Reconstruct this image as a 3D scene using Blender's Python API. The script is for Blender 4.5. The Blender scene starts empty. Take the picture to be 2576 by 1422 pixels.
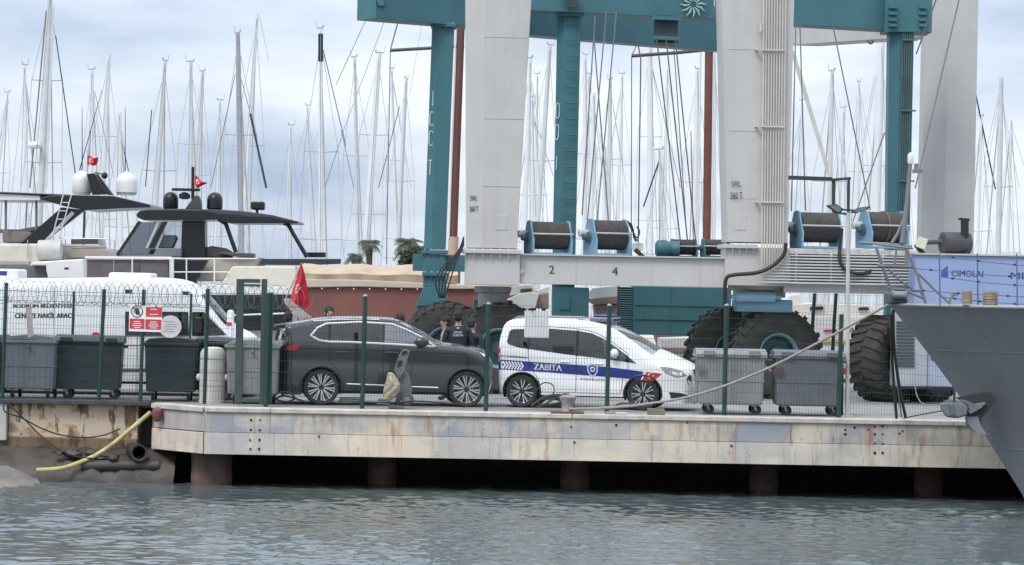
import bpy, bmesh, math, random
import numpy as np
from mathutils import Vector, Matrix
from mathutils.geometry import delaunay_2d_cdt

R = math.radians
sc = bpy.context.scene
col = sc.collection
rnd = random.Random(7)

# ------------------------------------------------------------------ camera
F_PX, D0, ZC, ROLL = 7500.0, 58.0, 2.545, 0.0185
cam_d = bpy.data.cameras.new('camera')
cam = bpy.data.objects.new('camera', cam_d)
col.objects.link(cam)
cam.location = (0, -D0, ZC)
cam.rotation_euler = (R(90), -ROLL, 0)
cam_d.sensor_width = 36.0
cam_d.lens = 36.0 * F_PX / 2576.0
cam_d.clip_start = 0.5
cam_d.clip_end = 6000
sc.camera = cam

# ------------------------------------------------------------------ world, sun, exposure
SUN_EL, SUN_AZ = R(52), R(212)
world = bpy.data.worlds.new('World')
sc.world = world
world.use_nodes = True
wn, wl = world.node_tree.nodes, world.node_tree.links
bg = wn['Background']
sky = wn.new('ShaderNodeTexSky')
sky.sky_type = 'NISHITA'
sky.sun_disc = False
sky.sun_elevation = SUN_EL
sky.sun_rotation = SUN_AZ
sky.air_density = 1.0
sky.dust_density = 2.0
tc = wn.new('ShaderNodeTexCoord')
mp = wn.new('ShaderNodeMapping')
mp.inputs['Scale'].default_value = (3.0, 3.0, 11.0)
mp.inputs['Location'].default_value = (0.37, 0.2, 0.35)
nz = wn.new('ShaderNodeTexNoise')
nz.inputs['Scale'].default_value = 2.6
nz.inputs['Detail'].default_value = 5.0
nz.inputs['Roughness'].default_value = 0.5
rp = wn.new('ShaderNodeValToRGB')
rp.color_ramp.elements[0].position = 0.30
rp.color_ramp.elements[0].color = (3.45, 4.3, 5.8, 1)
rp.color_ramp.elements[1].position = 0.60
rp.color_ramp.elements[1].color = (7.1, 7.6, 8.3, 1)
mx = wn.new('ShaderNodeMix')
mx.data_type = 'RGBA'
mx.inputs['Factor'].default_value = 0.86
wl.new(tc.outputs['Generated'], mp.inputs['Vector'])
wl.new(mp.outputs['Vector'], nz.inputs['Vector'])
wl.new(nz.outputs['Fac'], rp.inputs['Fac'])
wl.new(sky.outputs['Color'], mx.inputs['A'])
wl.new(rp.outputs['Color'], mx.inputs['B'])
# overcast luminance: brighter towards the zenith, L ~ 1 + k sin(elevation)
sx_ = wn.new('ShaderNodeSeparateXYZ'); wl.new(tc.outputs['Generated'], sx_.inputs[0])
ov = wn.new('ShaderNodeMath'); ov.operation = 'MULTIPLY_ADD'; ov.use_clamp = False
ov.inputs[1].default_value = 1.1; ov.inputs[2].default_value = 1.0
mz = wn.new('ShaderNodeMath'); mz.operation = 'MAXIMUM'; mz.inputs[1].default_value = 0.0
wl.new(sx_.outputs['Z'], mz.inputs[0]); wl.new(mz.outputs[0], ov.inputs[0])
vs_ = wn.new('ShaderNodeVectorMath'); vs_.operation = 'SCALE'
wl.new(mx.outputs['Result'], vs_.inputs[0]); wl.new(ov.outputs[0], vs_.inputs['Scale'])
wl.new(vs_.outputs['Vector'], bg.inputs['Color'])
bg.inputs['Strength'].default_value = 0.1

sun_d = bpy.data.lights.new('sun', 'SUN')
sun_d.energy = 1.4
sun_d.angle = R(18)
sun_d.color = (1.0, 0.96, 0.9)
sun = bpy.data.objects.new('sun', sun_d)
col.objects.link(sun)
_sd = Vector((math.sin(SUN_AZ) * math.cos(SUN_EL), math.cos(SUN_AZ) * math.cos(SUN_EL), math.sin(SUN_EL)))
sun.rotation_euler = _sd.to_track_quat('Z', 'Y').to_euler()
sun.location = _sd * 50
sc.view_settings.view_transform = 'Standard'
sc.view_settings.look = 'None'
sc.view_settings.exposure = 0.43
sc.view_settings.gamma = 1.0

# ------------------------------------------------------------------ pixel -> place
# zoom windows used for measuring: key -> (x0, y0, zoom) in the 3000 px photograph
ZK = {'A1': (0, 0, 2.576), 'A2': (1000, 0, 2.576), 'A3': (2000, 0, 2.576),
      'B1': (0, 450, 3.555), 'B2': (500, 450, 3.555), 'B3': (1100, 450, 3.555), 'B4': (1700, 450, 3.555), 'B5': (2200, 450, 3.16),
      'C1': (0, 780, 3.385), 'C2': (550, 780, 3.385), 'C3': (1000, 850, 3.844), 'C4': (1400, 850, 3.5544), 'C5': (1950, 800, 3.16), 'C6': (2400, 800, 3.16),
      'D1': (0, 1150, 2.81), 'D2': (600, 1150, 2.81), 'D3': (1400, 1150, 2.81), 'D4': (2200, 1150, 2.81)}
CR, SR = math.cos(ROLL), math.sin(ROLL)
def px(k, u, v):
    if k == 'F': return u, v
    x0, y0, s = ZK[k]
    return (x0 + u / s) * 0.85867, (y0 + v / s) * 0.85867
def ray(k, u, v):
    x, y = px(k, u, v)
    dx, dy = x - 1288, y - 711
    return (dx * CR + dy * SR) / F_PX, -(-dx * SR + dy * CR) / F_PX     # dX/dY, dZ/dY
def at(k, u, v, Y):
    a, b = ray(k, u, v)
    return Vector((a * (Y + D0), Y, ZC + b * (Y + D0)))
def on_side(k, u, v, o, ang):
    """hit of a pixel ray with the vertical plane through o=(X,Y) running along angle ang: returns (distance along plane, Z)"""
    a, b = ray(k, u, v)
    c, s = math.cos(ang), math.sin(ang)
    # X = a*(Y+D0); (X-ox)*s - (Y-oy)*c = 0
    Y = (a * D0 * s - o[0] * s + o[1] * c) / (c - a * s)
    X = a * (Y + D0)
    return ((X - o[0]) * c + (Y - o[1]) * s, ZC + b * (Y + D0))
def ground_y(k, u, v, z=0.0):
    a, b = ray(k, u, v)
    return (ZC - z) / -b - D0

# ------------------------------------------------------------------ materials
MATS = {}
def mat(name, c, rough=0.5, metal=0.0, var=0.12, scale=2.5, bump=0.0, streak=0.0, streak_col=(0.12, 0.06, 0.03), spec=0.5, coat=0.0, emit=None, alpha=None, bscale=30.0, fine=0.0):
    if name in MATS: return MATS[name]
    m = bpy.data.materials.new(name)
    m.use_nodes = True
    N, L = m.node_tree.nodes, m.node_tree.links
    b = N['Principled BSDF']
    b.inputs['Roughness'].default_value = rough
    b.inputs['Metallic'].default_value = metal
    b.inputs['Specular IOR Level'].default_value = spec
    b.inputs['Coat Weight'].default_value = coat
    b.inputs['Coat Roughness'].default_value = 0.05
    tcn = N.new('ShaderNodeTexCoord')
    n1 = N.new('ShaderNodeTexNoise'); n1.inputs['Scale'].default_value = scale; n1.inputs['Detail'].default_value = 6
    L.new(tcn.outputs['Object'], n1.inputs['Vector'])
    r1 = N.new('ShaderNodeMapRange')
    r1.inputs['From Min'].default_value = 0.25; r1.inputs['From Max'].default_value = 0.75
    r1.inputs['To Min'].default_value = 1 - var; r1.inputs['To Max'].default_value = 1 + var
    L.new(n1.outputs['Fac'], r1.inputs['Value'])
    mulc = N.new('ShaderNodeVectorMath'); mulc.operation = 'SCALE'
    mulc.inputs[0].default_value = c[:3]
    L.new(r1.outputs['Result'], mulc.inputs['Scale'])
    out = mulc.outputs['Vector']
    if fine:
        nf = N.new('ShaderNodeTexNoise'); nf.inputs['Scale'].default_value = scale * 14; nf.inputs['Detail'].default_value = 4
        L.new(tcn.outputs['Object'], nf.inputs['Vector'])
        rf = N.new('ShaderNodeMapRange'); rf.inputs['From Min'].default_value = 0.3; rf.inputs['From Max'].default_value = 0.7
        rf.inputs['To Min'].default_value = 1 - fine; rf.inputs['To Max'].default_value = 1 + fine
        L.new(nf.outputs['Fac'], rf.inputs['Value'])
        sf = N.new('ShaderNodeVectorMath'); sf.operation = 'SCALE'
        L.new(out, sf.inputs[0]); L.new(rf.outputs['Result'], sf.inputs['Scale'])
        out = sf.outputs['Vector']
    if streak:
        mpp = N.new('ShaderNodeMapping'); mpp.inputs['Scale'].default_value = (5, 5, 0.35)
        n2 = N.new('ShaderNodeTexNoise'); n2.inputs['Scale'].default_value = 1.6; n2.inputs['Detail'].default_value = 7; n2.inputs['Roughness'].default_value = 0.65
        L.new(tcn.outputs['Object'], mpp.inputs['Vector']); L.new(mpp.outputs['Vector'], n2.inputs['Vector'])
        r2 = N.new('ShaderNodeMapRange'); r2.inputs['From Min'].default_value = 0.52; r2.inputs['From Max'].default_value = 0.74
        r2.inputs['To Min'].default_value = 0; r2.inputs['To Max'].default_value = streak
        L.new(n2.outputs['Fac'], r2.inputs['Value'])
        mm = N.new('ShaderNodeMix'); mm.data_type = 'RGBA'
        L.new(r2.outputs['Result'], mm.inputs['Factor']); L.new(out, mm.inputs['A'])
        mm.inputs['B'].default_value = (*streak_col, 1)
        out = mm.outputs['Result']
    L.new(out, b.inputs['Base Color'])
    if bump:
        n3 = N.new('ShaderNodeTexNoise'); n3.inputs['Scale'].default_value = bscale; n3.inputs['Detail'].default_value = 5
        L.new(tcn.outputs['Object'], n3.inputs['Vector'])
        bp = N.new('ShaderNodeBump'); bp.inputs['Strength'].default_value = bump; bp.inputs['Distance'].default_value = 0.02
        L.new(n3.outputs['Fac'], bp.inputs['Height']); L.new(bp.outputs['Normal'], b.inputs['Normal'])
    MATS[name] = m
    return m
def glass_mat(name, tint, refl=0.12):
    if name in MATS: return MATS[name]
    m = bpy.data.materials.new(name); m.use_nodes = True
    N, L = m.node_tree.nodes, m.node_tree.links
    N.remove(N['Principled BSDF'])
    t = N.new('ShaderNodeBsdfTransparent'); t.inputs['Color'].default_value = (*tint, 1)
    g = N.new('ShaderNodeBsdfGlossy'); g.inputs['Roughness'].default_value = 0.03
    lw = N.new('ShaderNodeFresnel'); lw.inputs['IOR'].default_value = 1.5
    ad = N.new('ShaderNodeMath'); ad.operation = 'ADD'; ad.inputs[1].default_value = refl; ad.use_clamp = True
    mxs = N.new('ShaderNodeMixShader')
    L.new(lw.outputs['Fac'], ad.inputs[0]); L.new(ad.outputs['Value'], mxs.inputs['Fac'])
    L.new(t.outputs['BSDF'], mxs.inputs[1]); L.new(g.outputs['BSDF'], mxs.inputs[2])
    L.new(mxs.outputs['Shader'], N['Material Output'].inputs['Surface'])
    MATS[name] = m
    return m

# ------------------------------------------------------------------ mesh builder
class MB:
    def __init__(s): s.v = []; s.f = []
    def add(s, vs, fs):
        o = len(s.v); s.v += [tuple(p) for p in vs]; s.f += [tuple(i + o for i in f) for f in fs]; return s
    def box(s, c, d, rot=None):
        x, y, z = d[0] / 2, d[1] / 2, d[2] / 2
        vs = [Vector(p) for p in ((-x, -y, -z), (x, -y, -z), (x, y, -z), (-x, y, -z), (-x, -y, z), (x, -y, z), (x, y, z), (-x, y, z))]
        if rot is not None: vs = [rot @ p for p in vs]
        c = Vector(c)
        return s.add([p + c for p in vs], [(0, 3, 2, 1), (4, 5, 6, 7), (0, 1, 5, 4), (1, 2, 6, 5), (2, 3, 7, 6), (3, 0, 4, 7)])
    def bb(s, a, b):
        a, b = Vector(a), Vector(b)
        return s.box((a + b) / 2, [abs(b[i] - a[i]) for i in range(3)])
    def bar(s, p, q, w, h):          # rectangular bar, w = horizontal width, h = height
        p, q = Vector(p), Vector(q); d = (q - p); l = d.length; d.normalize()
        up = Vector((0, 0, 1))
        if abs(d.z) > 0.95: up = Vector((0, 1, 0))
        sd = d.cross(up).normalized(); up = sd.cross(d).normalized()
        vs = []
        for e in (p, q):
            for a, b in ((-1, -1), (1, -1), (1, 1), (-1, 1)): vs.append(e + sd * a * w / 2 + up * b * h / 2)
        return s.add(vs, [(0, 1, 2, 3), (7, 6, 5, 4), (0, 4, 5, 1), (1, 5, 6, 2), (2, 6, 7, 3), (3, 7, 4, 0)])
    def tube(s, pts, r, seg=8, closed=False):
        pts = [Vector(p) for p in pts]; n = len(pts)
        rs = r if isinstance(r, (list, tuple)) else [r] * n
        vs = []; prev = None
        for i, p in enumerate(pts):
            if closed: d = pts[(i + 1) % n] - pts[i - 1]
            else: d = pts[min(i + 1, n - 1)] - pts[max(i - 1, 0)]
            d = d.normalized() if d.length > 1e-9 else Vector((0, 0, 1))
            if prev is None:
                a = Vector((0, 0, 1)) if abs(d.z) < 0.9 else Vector((1, 0, 0))
                prev = d.cross(a).normalized()
            prev = (prev - d * prev.dot(d)).normalized()
            b = d.cross(prev)
            for k in range(seg):
                t = 2 * math.pi * k / seg
                vs.append(p + (prev * math.cos(t) + b * math.sin(t)) * rs[i])
        fs = []
        for i in range(n if closed else n - 1):
            j = (i + 1) % n
            for k in range(seg):
                k2 = (k + 1) % seg
                fs.append((i * seg + k, i * seg + k2, j * seg + k2, j * seg + k))
        if not closed:
            fs.append(tuple(range(seg - 1, -1, -1))); fs.append(tuple((n - 1) * seg + k for k in range(seg)))
        return s.add(vs, fs)
    def cyl(s, p, q, r, seg=16): return s.tube([p, q], r, seg)
    def prism(s, poly, vec):         # planar polygon (3D points) swept by vec
        n = len(poly); vec = Vector(vec)
        vs = [Vector(p) for p in poly] + [Vector(p) + vec for p in poly]
        return s.add(vs, [tuple(range(n)), tuple(range(2 * n - 1, n - 1, -1))] + [(i, i + n, (i + 1) % n + n, (i + 1) % n) for i in range(n)])
    def lathe(s, prof, c, axis=(0, 0, 1), seg=24, cap=True):    # prof: (radius, along)
        ax = Vector(axis).normalized(); c = Vector(c)
        a = Vector((0, 0, 1)) if abs(ax.z) < 0.9 else Vector((1, 0, 0))
        e1 = ax.cross(a).normalized(); e2 = ax.cross(e1)
        vs = []
        for r, h in prof:
            for k in range(seg):
                t = 2 * math.pi * k / seg
                vs.append(c + ax * h + (e1 * math.cos(t) + e2 * math.sin(t)) * r)
        n = len(prof); fs = []
        for i in range(n - 1):
            for k in range(seg):
                k2 = (k + 1) % seg
                fs.append((i * seg + k, i * seg + k2, (i + 1) * seg + k2, (i + 1) * seg + k))
        if cap and prof[0][0] > 1e-4: fs.append(tuple(range(seg - 1, -1, -1)))
        if cap and prof[-1][0] > 1e-4: fs.append(tuple((n - 1) * seg + k for k in range(seg)))
        return s.add(vs, fs)
    def grid(s, P):                  # P[i][j] points
        n, m = len(P), len(P[0])
        return s.add([p for row in P for p in row], [(i * m + j, i * m + j + 1, (i + 1) * m + j + 1, (i + 1) * m + j) for i in range(n - 1) for j in range(m - 1)])
    def ball(s, c, rx, ry=None, rz=None, seg=16, rings=10, lo=-90, hi=90):
        ry = rx if ry is None else ry; rz = rx if rz is None else rz
        P = []
        for i in range(rings + 1):
            t = R(lo + (hi - lo) * i / rings)
            P.append([(c[0] + rx * math.cos(t) * math.cos(2 * math.pi * k / seg), c[1] + ry * math.cos(t) * math.sin(2 * math.pi * k / seg), c[2] + rz * math.sin(t)) for k in range(seg + 1)])
        return s.grid(P)

ORG = {}
def obj(name, mb, m, parent=None, sharp=35, bevel=0.0, keep=False):
    me = bpy.data.meshes.new(name)
    me.from_pydata([tuple(p) for p in mb.v], [], mb.f)
    if not keep:
        bm = bmesh.new(); bm.from_mesh(me)
        bmesh.ops.remove_doubles(bm, verts=bm.verts, dist=1e-5)
        bmesh.ops.recalc_face_normals(bm, faces=bm.faces)
        bm.to_mesh(me); bm.free()
    me.polygons.foreach_set('use_smooth', [True] * len(me.polygons))
    me.set_sharp_from_angle(angle=R(sharp))
    me.materials.append(m)
    o = bpy.data.objects.new(name, me)
    col.objects.link(o)
    if parent is not None:
        o.parent = parent
        if parent.name in ORG: o.location = -ORG[parent.name]
    if bevel:
        b = o.modifiers.new('bevel', 'BEVEL'); b.width = bevel; b.segments = 2; b.limit_method = 'ANGLE'; b.angle_limit = R(40); b.harden_normals = True
    return o
def tag(o, label=None, cat=None, group=None, kind=None):
    if label: o['label'] = label
    if cat: o['category'] = cat
    if group: o['group'] = group
    if kind: o['kind'] = kind
    return o
def thing(name, label, cat, loc=(0, 0, 0), group=None, local=False, rotz=0.0):
    o = bpy.data.objects.new(name, None); col.objects.link(o)
    o.empty_display_size = 0.3
    o.location = loc; o.rotation_euler = (0, 0, rotz)
    if not local: ORG[o.name] = Vector(loc)
    return tag(o, label, cat, group)
def dup(root, loc, rotz=0.0, label=None, mats=None, scale=None):
    def cp(o, par):
        c = o.copy(); col.objects.link(c); c.parent = par
        for ch in list(o.children): cp(ch, c)
        return c
    r = cp(root, None); r.location = loc; r.rotation_euler = (0, 0, rotz)
    if scale: r.scale = scale
    if label: r['label'] = label
    return r
def struct(name, mb, m, **k):
    return tag(obj(name, mb, m, **k), kind='structure')
def crom(pts, n):                    # open Catmull-Rom through tuples
    P = [np.array(p, float) for p in pts]; out = []
    for i in range(len(P) - 1):
        p0, p1, p2, p3 = P[max(i - 1, 0)], P[i], P[i + 1], P[min(i + 2, len(P) - 1)]
        for k in range(n):
            t = k / n
            out.append(tuple(0.5 * (2 * p1 + (p2 - p0) * t + (2 * p0 - 5 * p1 + 4 * p2 - p3) * t * t + (3 * p1 - p0 - 3 * p2 + p3) * t ** 3)))
    out.append(tuple(P[-1]))
    return out
_txt = {}
def text_geo(s):
    if s in _txt: return _txt[s]
    cu = bpy.data.curves.new('t', 'FONT'); cu.body = s; cu.size = 1; cu.resolution_u = 3
    o = bpy.data.objects.new('t', cu)
    me = bpy.data.meshes.new_from_object(o)
    vs = [(v.co.x, v.co.y) for v in me.vertices]; fs = [tuple(p.vertices) for p in me.polygons]
    bpy.data.objects.remove(o); bpy.data.curves.remove(cu); bpy.data.meshes.remove(me)
    x0 = min(v[0] for v in vs); x1 = max(v[0] for v in vs); y0 = min(v[1] for v in vs); y1 = max(v[1] for v in vs)
    _txt[s] = ([((x - x0) / (x1 - x0), (y - y0) / (y1 - y0)) for x, y in vs], fs, (x1 - x0) / (y1 - y0))
    return _txt[s]
def lettering(s, o, ex, ey, m, parent, bold=0.0, fn=None):
    """word s filling the parallelogram o + ex*[0..1] + ey*[0..1]"""
    vs, fs, _ = text_geo(s)
    mb = MB()
    o, ex, ey = Vector(o), Vector(ex), Vector(ey)
    for b in ((0, 0),) if not bold else ((0, 0), (bold, 0), (-bold, 0)):
        k = 0.0006 * len(mb.v) / max(1, len(vs))
        n = ex.cross(ey).normalized() * k
        mb.add([(o + ex * (x + b[0]) + ey * y + n) for x, y in vs], fs)
    if fn: mb.v = [tuple(fn(p)) for p in mb.v]
    return obj('lettering', mb, m, parent, keep=True)
def pip(poly, X, Z):                 # vectorised point in polygon
    ins = np.zeros(len(X), bool); n = len(poly); j = n - 1
    for i in range(n):
        xi, zi = poly[i]; xj, zj = poly[j]
        c = ((zi > Z) != (zj > Z)) & (X < (xj - xi) * (Z - zi) / (zj - zi + 1e-12) + xi)
        ins ^= c; j = i
    return ins
def segdist(poly, X, Z, closed=True):
    best = np.full(len(X), 1e9); arg = np.zeros(len(X), int); tt = np.zeros(len(X)); n = len(poly)
    for i in range(n if closed else n - 1):
        ax, az = poly[i][:2]; bx, bz = poly[(i + 1) % n][:2]
        dx, dz = bx - ax, bz - az; l2 = dx * dx + dz * dz + 1e-12
        t = np.clip(((X - ax) * dx + (Z - az) * dz) / l2, 0, 1)
        d = np.hypot(X - ax - t * dx, Z - az - t * dz)
        m = d < best; best[m] = d[m]; arg[m] = i; tt[m] = t[m]
    return best, arg, tt
def cdt(polys, h):
    """constrained triangulation of outlines polys[0] (outer) with inner outlines, filled with grid points; returns pts, tris"""
    pts = []; edges = []
    for p in polys:
        o = len(pts); pts += [tuple(q[:2]) for q in p]; n = len(p)
        edges += [(o + i, o + (i + 1) % n) for i in range(n)]
    xs = [p[0] for p in polys[0]]; zs = [p[1] for p in polys[0]]
    gx, gz = np.meshgrid(np.arange(min(xs) + h / 2, max(xs), h), np.arange(min(zs) + h / 2, max(zs), h))
    gx = gx.ravel(); gz = gz.ravel()
    ok = pip(polys[0], gx, gz)
    for p in polys: ok &= segdist(p, gx, gz)[0] > h * 0.4
    pts += list(zip(gx[ok].tolist(), gz[ok].tolist()))
    V, _, Fc, _, _, _ = delaunay_2d_cdt([Vector(p) for p in pts], edges, [], 0, 1e-5)
    V = np.array([(v.x, v.y) for v in V]); T = np.array([tuple(f) for f in Fc])
    C = V[T].mean(axis=1)
    keep = pip(polys[0], C[:, 0], C[:, 1])
    return V, T[keep], C[keep]
# ------------------------------------------------------------------ sea
SEA = -1.55
def sea_material():
    m = bpy.data.materials.new('sea_water'); m.use_nodes = True
    N, L = m.node_tree.nodes, m.node_tree.links
    b = N['Principled BSDF']
    b.inputs['Roughness'].default_value = 0.05
    b.inputs['IOR'].default_value = 1.33
    t = N.new('ShaderNodeTexCoord')
    mpp = N.new('ShaderNodeMapping'); mpp.inputs['Scale'].default_value = (0.16, 0.09, 1)
    n = N.new('ShaderNodeTexNoise'); n.inputs['Scale'].default_value = 1.0; n.inputs['Detail'].default_value = 3
    r = N.new('ShaderNodeValToRGB')
    r.color_ramp.elements[0].position = 0.35; r.color_ramp.elements[0].color = (0.08, 0.103, 0.115, 1)
    r.color_ramp.elements[1].position = 0.7; r.color_ramp.elements[1].color = (0.100, 0.122, 0.112, 1)
    L.new(t.outputs['Object'], mpp.inputs['Vector']); L.new(mpp.outputs['Vector'], n.inputs['Vector'])
    L.new(n.outputs['Fac'], r.inputs['Fac']); L.new(r.outputs['Color'], b.inputs['Base Color'])
    m2 = N.new('ShaderNodeMapping'); m2.inputs['Scale'].default_value = (5.5, 9, 1)
    n2 = N.new('ShaderNodeTexNoise'); n2.inputs['Scale'].default_value = 1.0; n2.inputs['Detail'].default_value = 4
    bp = N.new('ShaderNodeBump'); bp.inputs['Strength'].default_value = 0.12; bp.inputs['Distance'].default_value = 0.04
    L.new(t.outputs['Object'], m2.inputs['Vector']); L.new(m2.outputs['Vector'], n2.inputs['Vector'])
    L.new(n2.outputs['Fac'], bp.inputs['Height']); L.new(bp.outputs['Normal'], b.inputs['Normal'])
    return m
def build_sea():
    xs = np.concatenate([[-2500, -300, -60, -25], np.arange(-14, 15, 0.05), [25, 60, 300, 2500]])
    ys = np.concatenate([[-300, -100, -40, -26], np.arange(-19, 1.2, 0.042), [3, 8, 60, 300, 1500, 4000]])
    X, Y = np.meshgrid(xs, ys)
    g = np.random.RandomState(5)
    Z = np.zeros_like(X)
    for i in range(60):
        lam = 0.17 * (1.1 / 0.17) ** g.rand()
        th = g.normal(R(84), R(46))
        k = 2 * math.pi / lam
        amp = 0.0030 * lam ** 0.8
        ph = k * (X * math.cos(th) + Y * math.sin(th)) + g.rand() * 6.28
        Z += amp * (np.sin(ph) + 0.25 * np.sin(2 * ph + 0.6))
    env = 0.75 + 0.35 * np.sin(X * 0.7 + 1.1 * np.sin(Y * 0.45)) * np.sin(Y * 0.52 + 0.8 * np.sin(X * 0.33))
    inside = (np.abs(X) < 14.9) & (Y > -19.5) & (Y < 1.3)
    Z = np.where(inside, Z * env, 0) + SEA
    n, m = X.shape
    me = bpy.data.meshes.new('sea')
    I = np.arange(n * m).reshape(n, m)
    F = np.stack([I[:-1, :-1], I[:-1, 1:], I[1:, 1:], I[1:, :-1]], -1).reshape(-1, 4)
    me.from_pydata(np.stack([X, Y, Z], -1).reshape(-1, 3).tolist(), [], F.tolist())
    me.polygons.foreach_set('use_smooth', [True] * len(me.polygons))
    me.materials.append(sea_material())
    o = bpy.data.objects.new('sea', me); col.objects.link(o)
    return tag(o, kind='structure')
build_sea()

# ------------------------------------------------------------------ concrete
def concrete_mat(name, base, patch, rust, dirt=0.0, pf=1.0, blot=0.0):
    m = bpy.data.materials.new(name); m.use_nodes = True
    N, L = m.node_tree.nodes, m.node_tree.links
    b = N['Principled BSDF']; b.inputs['Roughness'].default_value = 0.85; b.inputs['Specular IOR Level'].default_value = 0.3
    t = N.new('ShaderNodeTexCoord')
    def noise(sx, sy, sz, scale, det, lo, hi, a, c, rough=0.55, off=0.0):
        p = N.new('ShaderNodeMapping'); p.inputs['Scale'].default_value = (sx, sy, sz); p.inputs['Location'].default_value = (off, off * 1.7, off * 0.6)
        q = N.new('ShaderNodeTexNoise'); q.inputs['Scale'].default_value = scale; q.inputs['Detail'].default_value = det; q.inputs['Roughness'].default_value = rough
        w = N.new('ShaderNodeMapRange'); w.inputs['From Min'].default_value = lo; w.inputs['From Max'].default_value = hi
        w.inputs['To Min'].default_value = a; w.inputs['To Max'].default_value = c
        L.new(t.outputs['Object'], p.inputs['Vector']); L.new(p.outputs['Vector'], q.inputs['Vector']); L.new(q.outputs['Fac'], w.inputs['Value'])
        return w.outputs['Result']
    def mixc(f, A, B):
        x = N.new('ShaderNodeMix'); x.data_type = 'RGBA'
        L.new(f, x.inputs['Factor'])
        for s_, q in (('A', A), ('B', B)):
            if isinstance(q, tuple): x.inputs[s_].default_value = (*q, 1)
            else: L.new(q, x.inputs[s_])
        return x.outputs['Result']
    c1 = mixc(noise(0.75, 1, 1.1, 1.0, 3, 0.47, 0.53, 0, 0.55 * pf), base, patch)
    vm = N.new('ShaderNodeMapping'); vm.inputs['Scale'].default_value = (1.15, 0.01, 0.55)
    dn = N.new('ShaderNodeTexNoise'); dn.inputs['Scale'].default_value = 4; dn.inputs['Detail'].default_value = 6
    ad = N.new('ShaderNodeVectorMath'); ad.operation = 'MULTIPLY_ADD'; ad.inputs[1].default_value = (0.14, 0.0, 0.22)
    L.new(t.outputs['Object'], dn.inputs['Vector']); L.new(dn.outputs['Color'], ad.inputs[0]); L.new(t.outputs['Object'], ad.inputs[2]); L.new(ad.outputs['Vector'], vm.inputs['Vector'])
    vo = N.new('ShaderNodeTexVoronoi'); vo.distance = 'CHEBYCHEV'; vo.inputs['Scale'].default_value = 1.0
    L.new(vm.outputs['Vector'], vo.inputs['Vector'])
    sp = N.new('ShaderNodeSeparateColor'); L.new(vo.outputs['Color'], sp.inputs[0])
    w2 = N.new('ShaderNodeMapRange'); w2.inputs['From Min'].default_value = 0.55; w2.inputs['From Max'].default_value = 0.7; w2.inputs['To Max'].default_value = 0.9 * pf
    L.new(sp.outputs[0], w2.inputs['Value'])
    c1 = mixc(w2.outputs['Result'], c1, patch)
    w3 = N.new('ShaderNodeMapRange'); w3.inputs['From Min'].default_value = 0.6; w3.inputs['From Max'].default_value = 0.95; w3.inputs['To Max'].default_value = 0.45
    L.new(sp.outputs[1], w3.inputs['Value'])
    c1 = mixc(w3.outputs['Result'], c1, tuple(x * y for x, y in zip(base, (1.15, 1.02, 0.92))))
    c1 = mixc(noise(0.5, 0.5, 0.9, 1.4, 6, 0.5, 0.62, 0, 0.5, off=3.3), c1, tuple(x * 1.18 for x in base))
    c1 = mixc(noise(5.0, 4, 0.7, 1.5, 8, 0.53 - dirt, 0.70 - dirt, 0, 0.6, 0.7, 5.0), c1, tuple(x * 0.5 for x in base))
    c1 = mixc(noise(4.2, 3, 0.75, 1.0, 7, 0.58 - dirt, 0.72 - dirt, 0, 0.85, 0.7, 9.1), c1, rust)
    c1 = mixc(noise(9, 9, 9, 1.0, 4, 0.68, 0.74, 0, 0.8, 0.6, 2.0), c1, tuple(x * 0.22 for x in base))
    if blot:
        c1 = mixc(noise(3.4, 3, 1.3, 1.25, 8, 0.53, 0.57, 0, blot, 0.62, 14.0), c1, rust)
        c1 = mixc(noise(1.2, 1, 1.6, 1.5, 7, 0.55, 0.62, 0, blot * 0.8, 0.6, 21.0), c1, tuple(x * 1.9 for x in rust))
        c1 = mixc(noise(7.0, 5, 0.8, 1.2, 6, 0.60, 0.64, 0, 0.7, 0.6, 31.0), c1, tuple(x * 0.5 for x in rust))
    L.new(c1, b.inputs['Base Color'])
    q = N.new('ShaderNodeTexNoise'); q.inputs['Scale'].default_value = 18; q.inputs['Detail'].default_value = 8
    L.new(t.outputs['Object'], q.inputs['Vector'])
    bp = N.new('ShaderNodeBump'); bp.inputs['Strength'].default_value = 0.35; bp.inputs['Distance'].default_value = 0.02
    L.new(q.outputs['Fac'], bp.inputs['Height']); L.new(bp.outputs['Normal'], b.inputs['Normal'])
    MATS[name] = m
    return m
c_up = concrete_mat('concrete_upper', (0.56, 0.50, 0.41), (0.29, 0.31, 0.36), (0.34, 0.18, 0.10), 0.035)
c_low = concrete_mat('concrete_lower', (0.63, 0.56, 0.45), (0.38, 0.385, 0.40), (0.33, 0.19, 0.11), 0.0, 0.6)
c_cap = mat('concrete_cap', (0.50, 0.46, 0.40), 0.85, var=0.25, scale=3, bump=0.4, fine=0.15, streak=0.5, streak_col=(0.28, 0.24, 0.19))
c_deck = mat('deck_concrete', (0.27, 0.26, 0.25), 0.9, var=0.25, scale=1.2, bump=0.2, fine=0.15)
c_wall = concrete_mat('stained_wall', (0.54, 0.44, 0.33), (0.47, 0.39, 0.30), (0.12, 0.065, 0.032), -0.04, 0.6, 0.85)
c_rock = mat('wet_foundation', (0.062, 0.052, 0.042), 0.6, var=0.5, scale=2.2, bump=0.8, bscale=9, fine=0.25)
c_pile = mat('pile_rust', (0.115, 0.066, 0.055), 0.8, var=0.5, scale=3, bump=0.4, fine=0.2, streak=0.7, streak_col=(0.05, 0.05, 0.045))

XL = at('F', 385, 1020, 1.4).x      # far end of the angled corner
XC = at('F', 515, 1025, 0).x        # corner of the straight face
XR = 26.0
Z1, Z2, Z3 = -0.085, -0.475, -0.90
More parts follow.
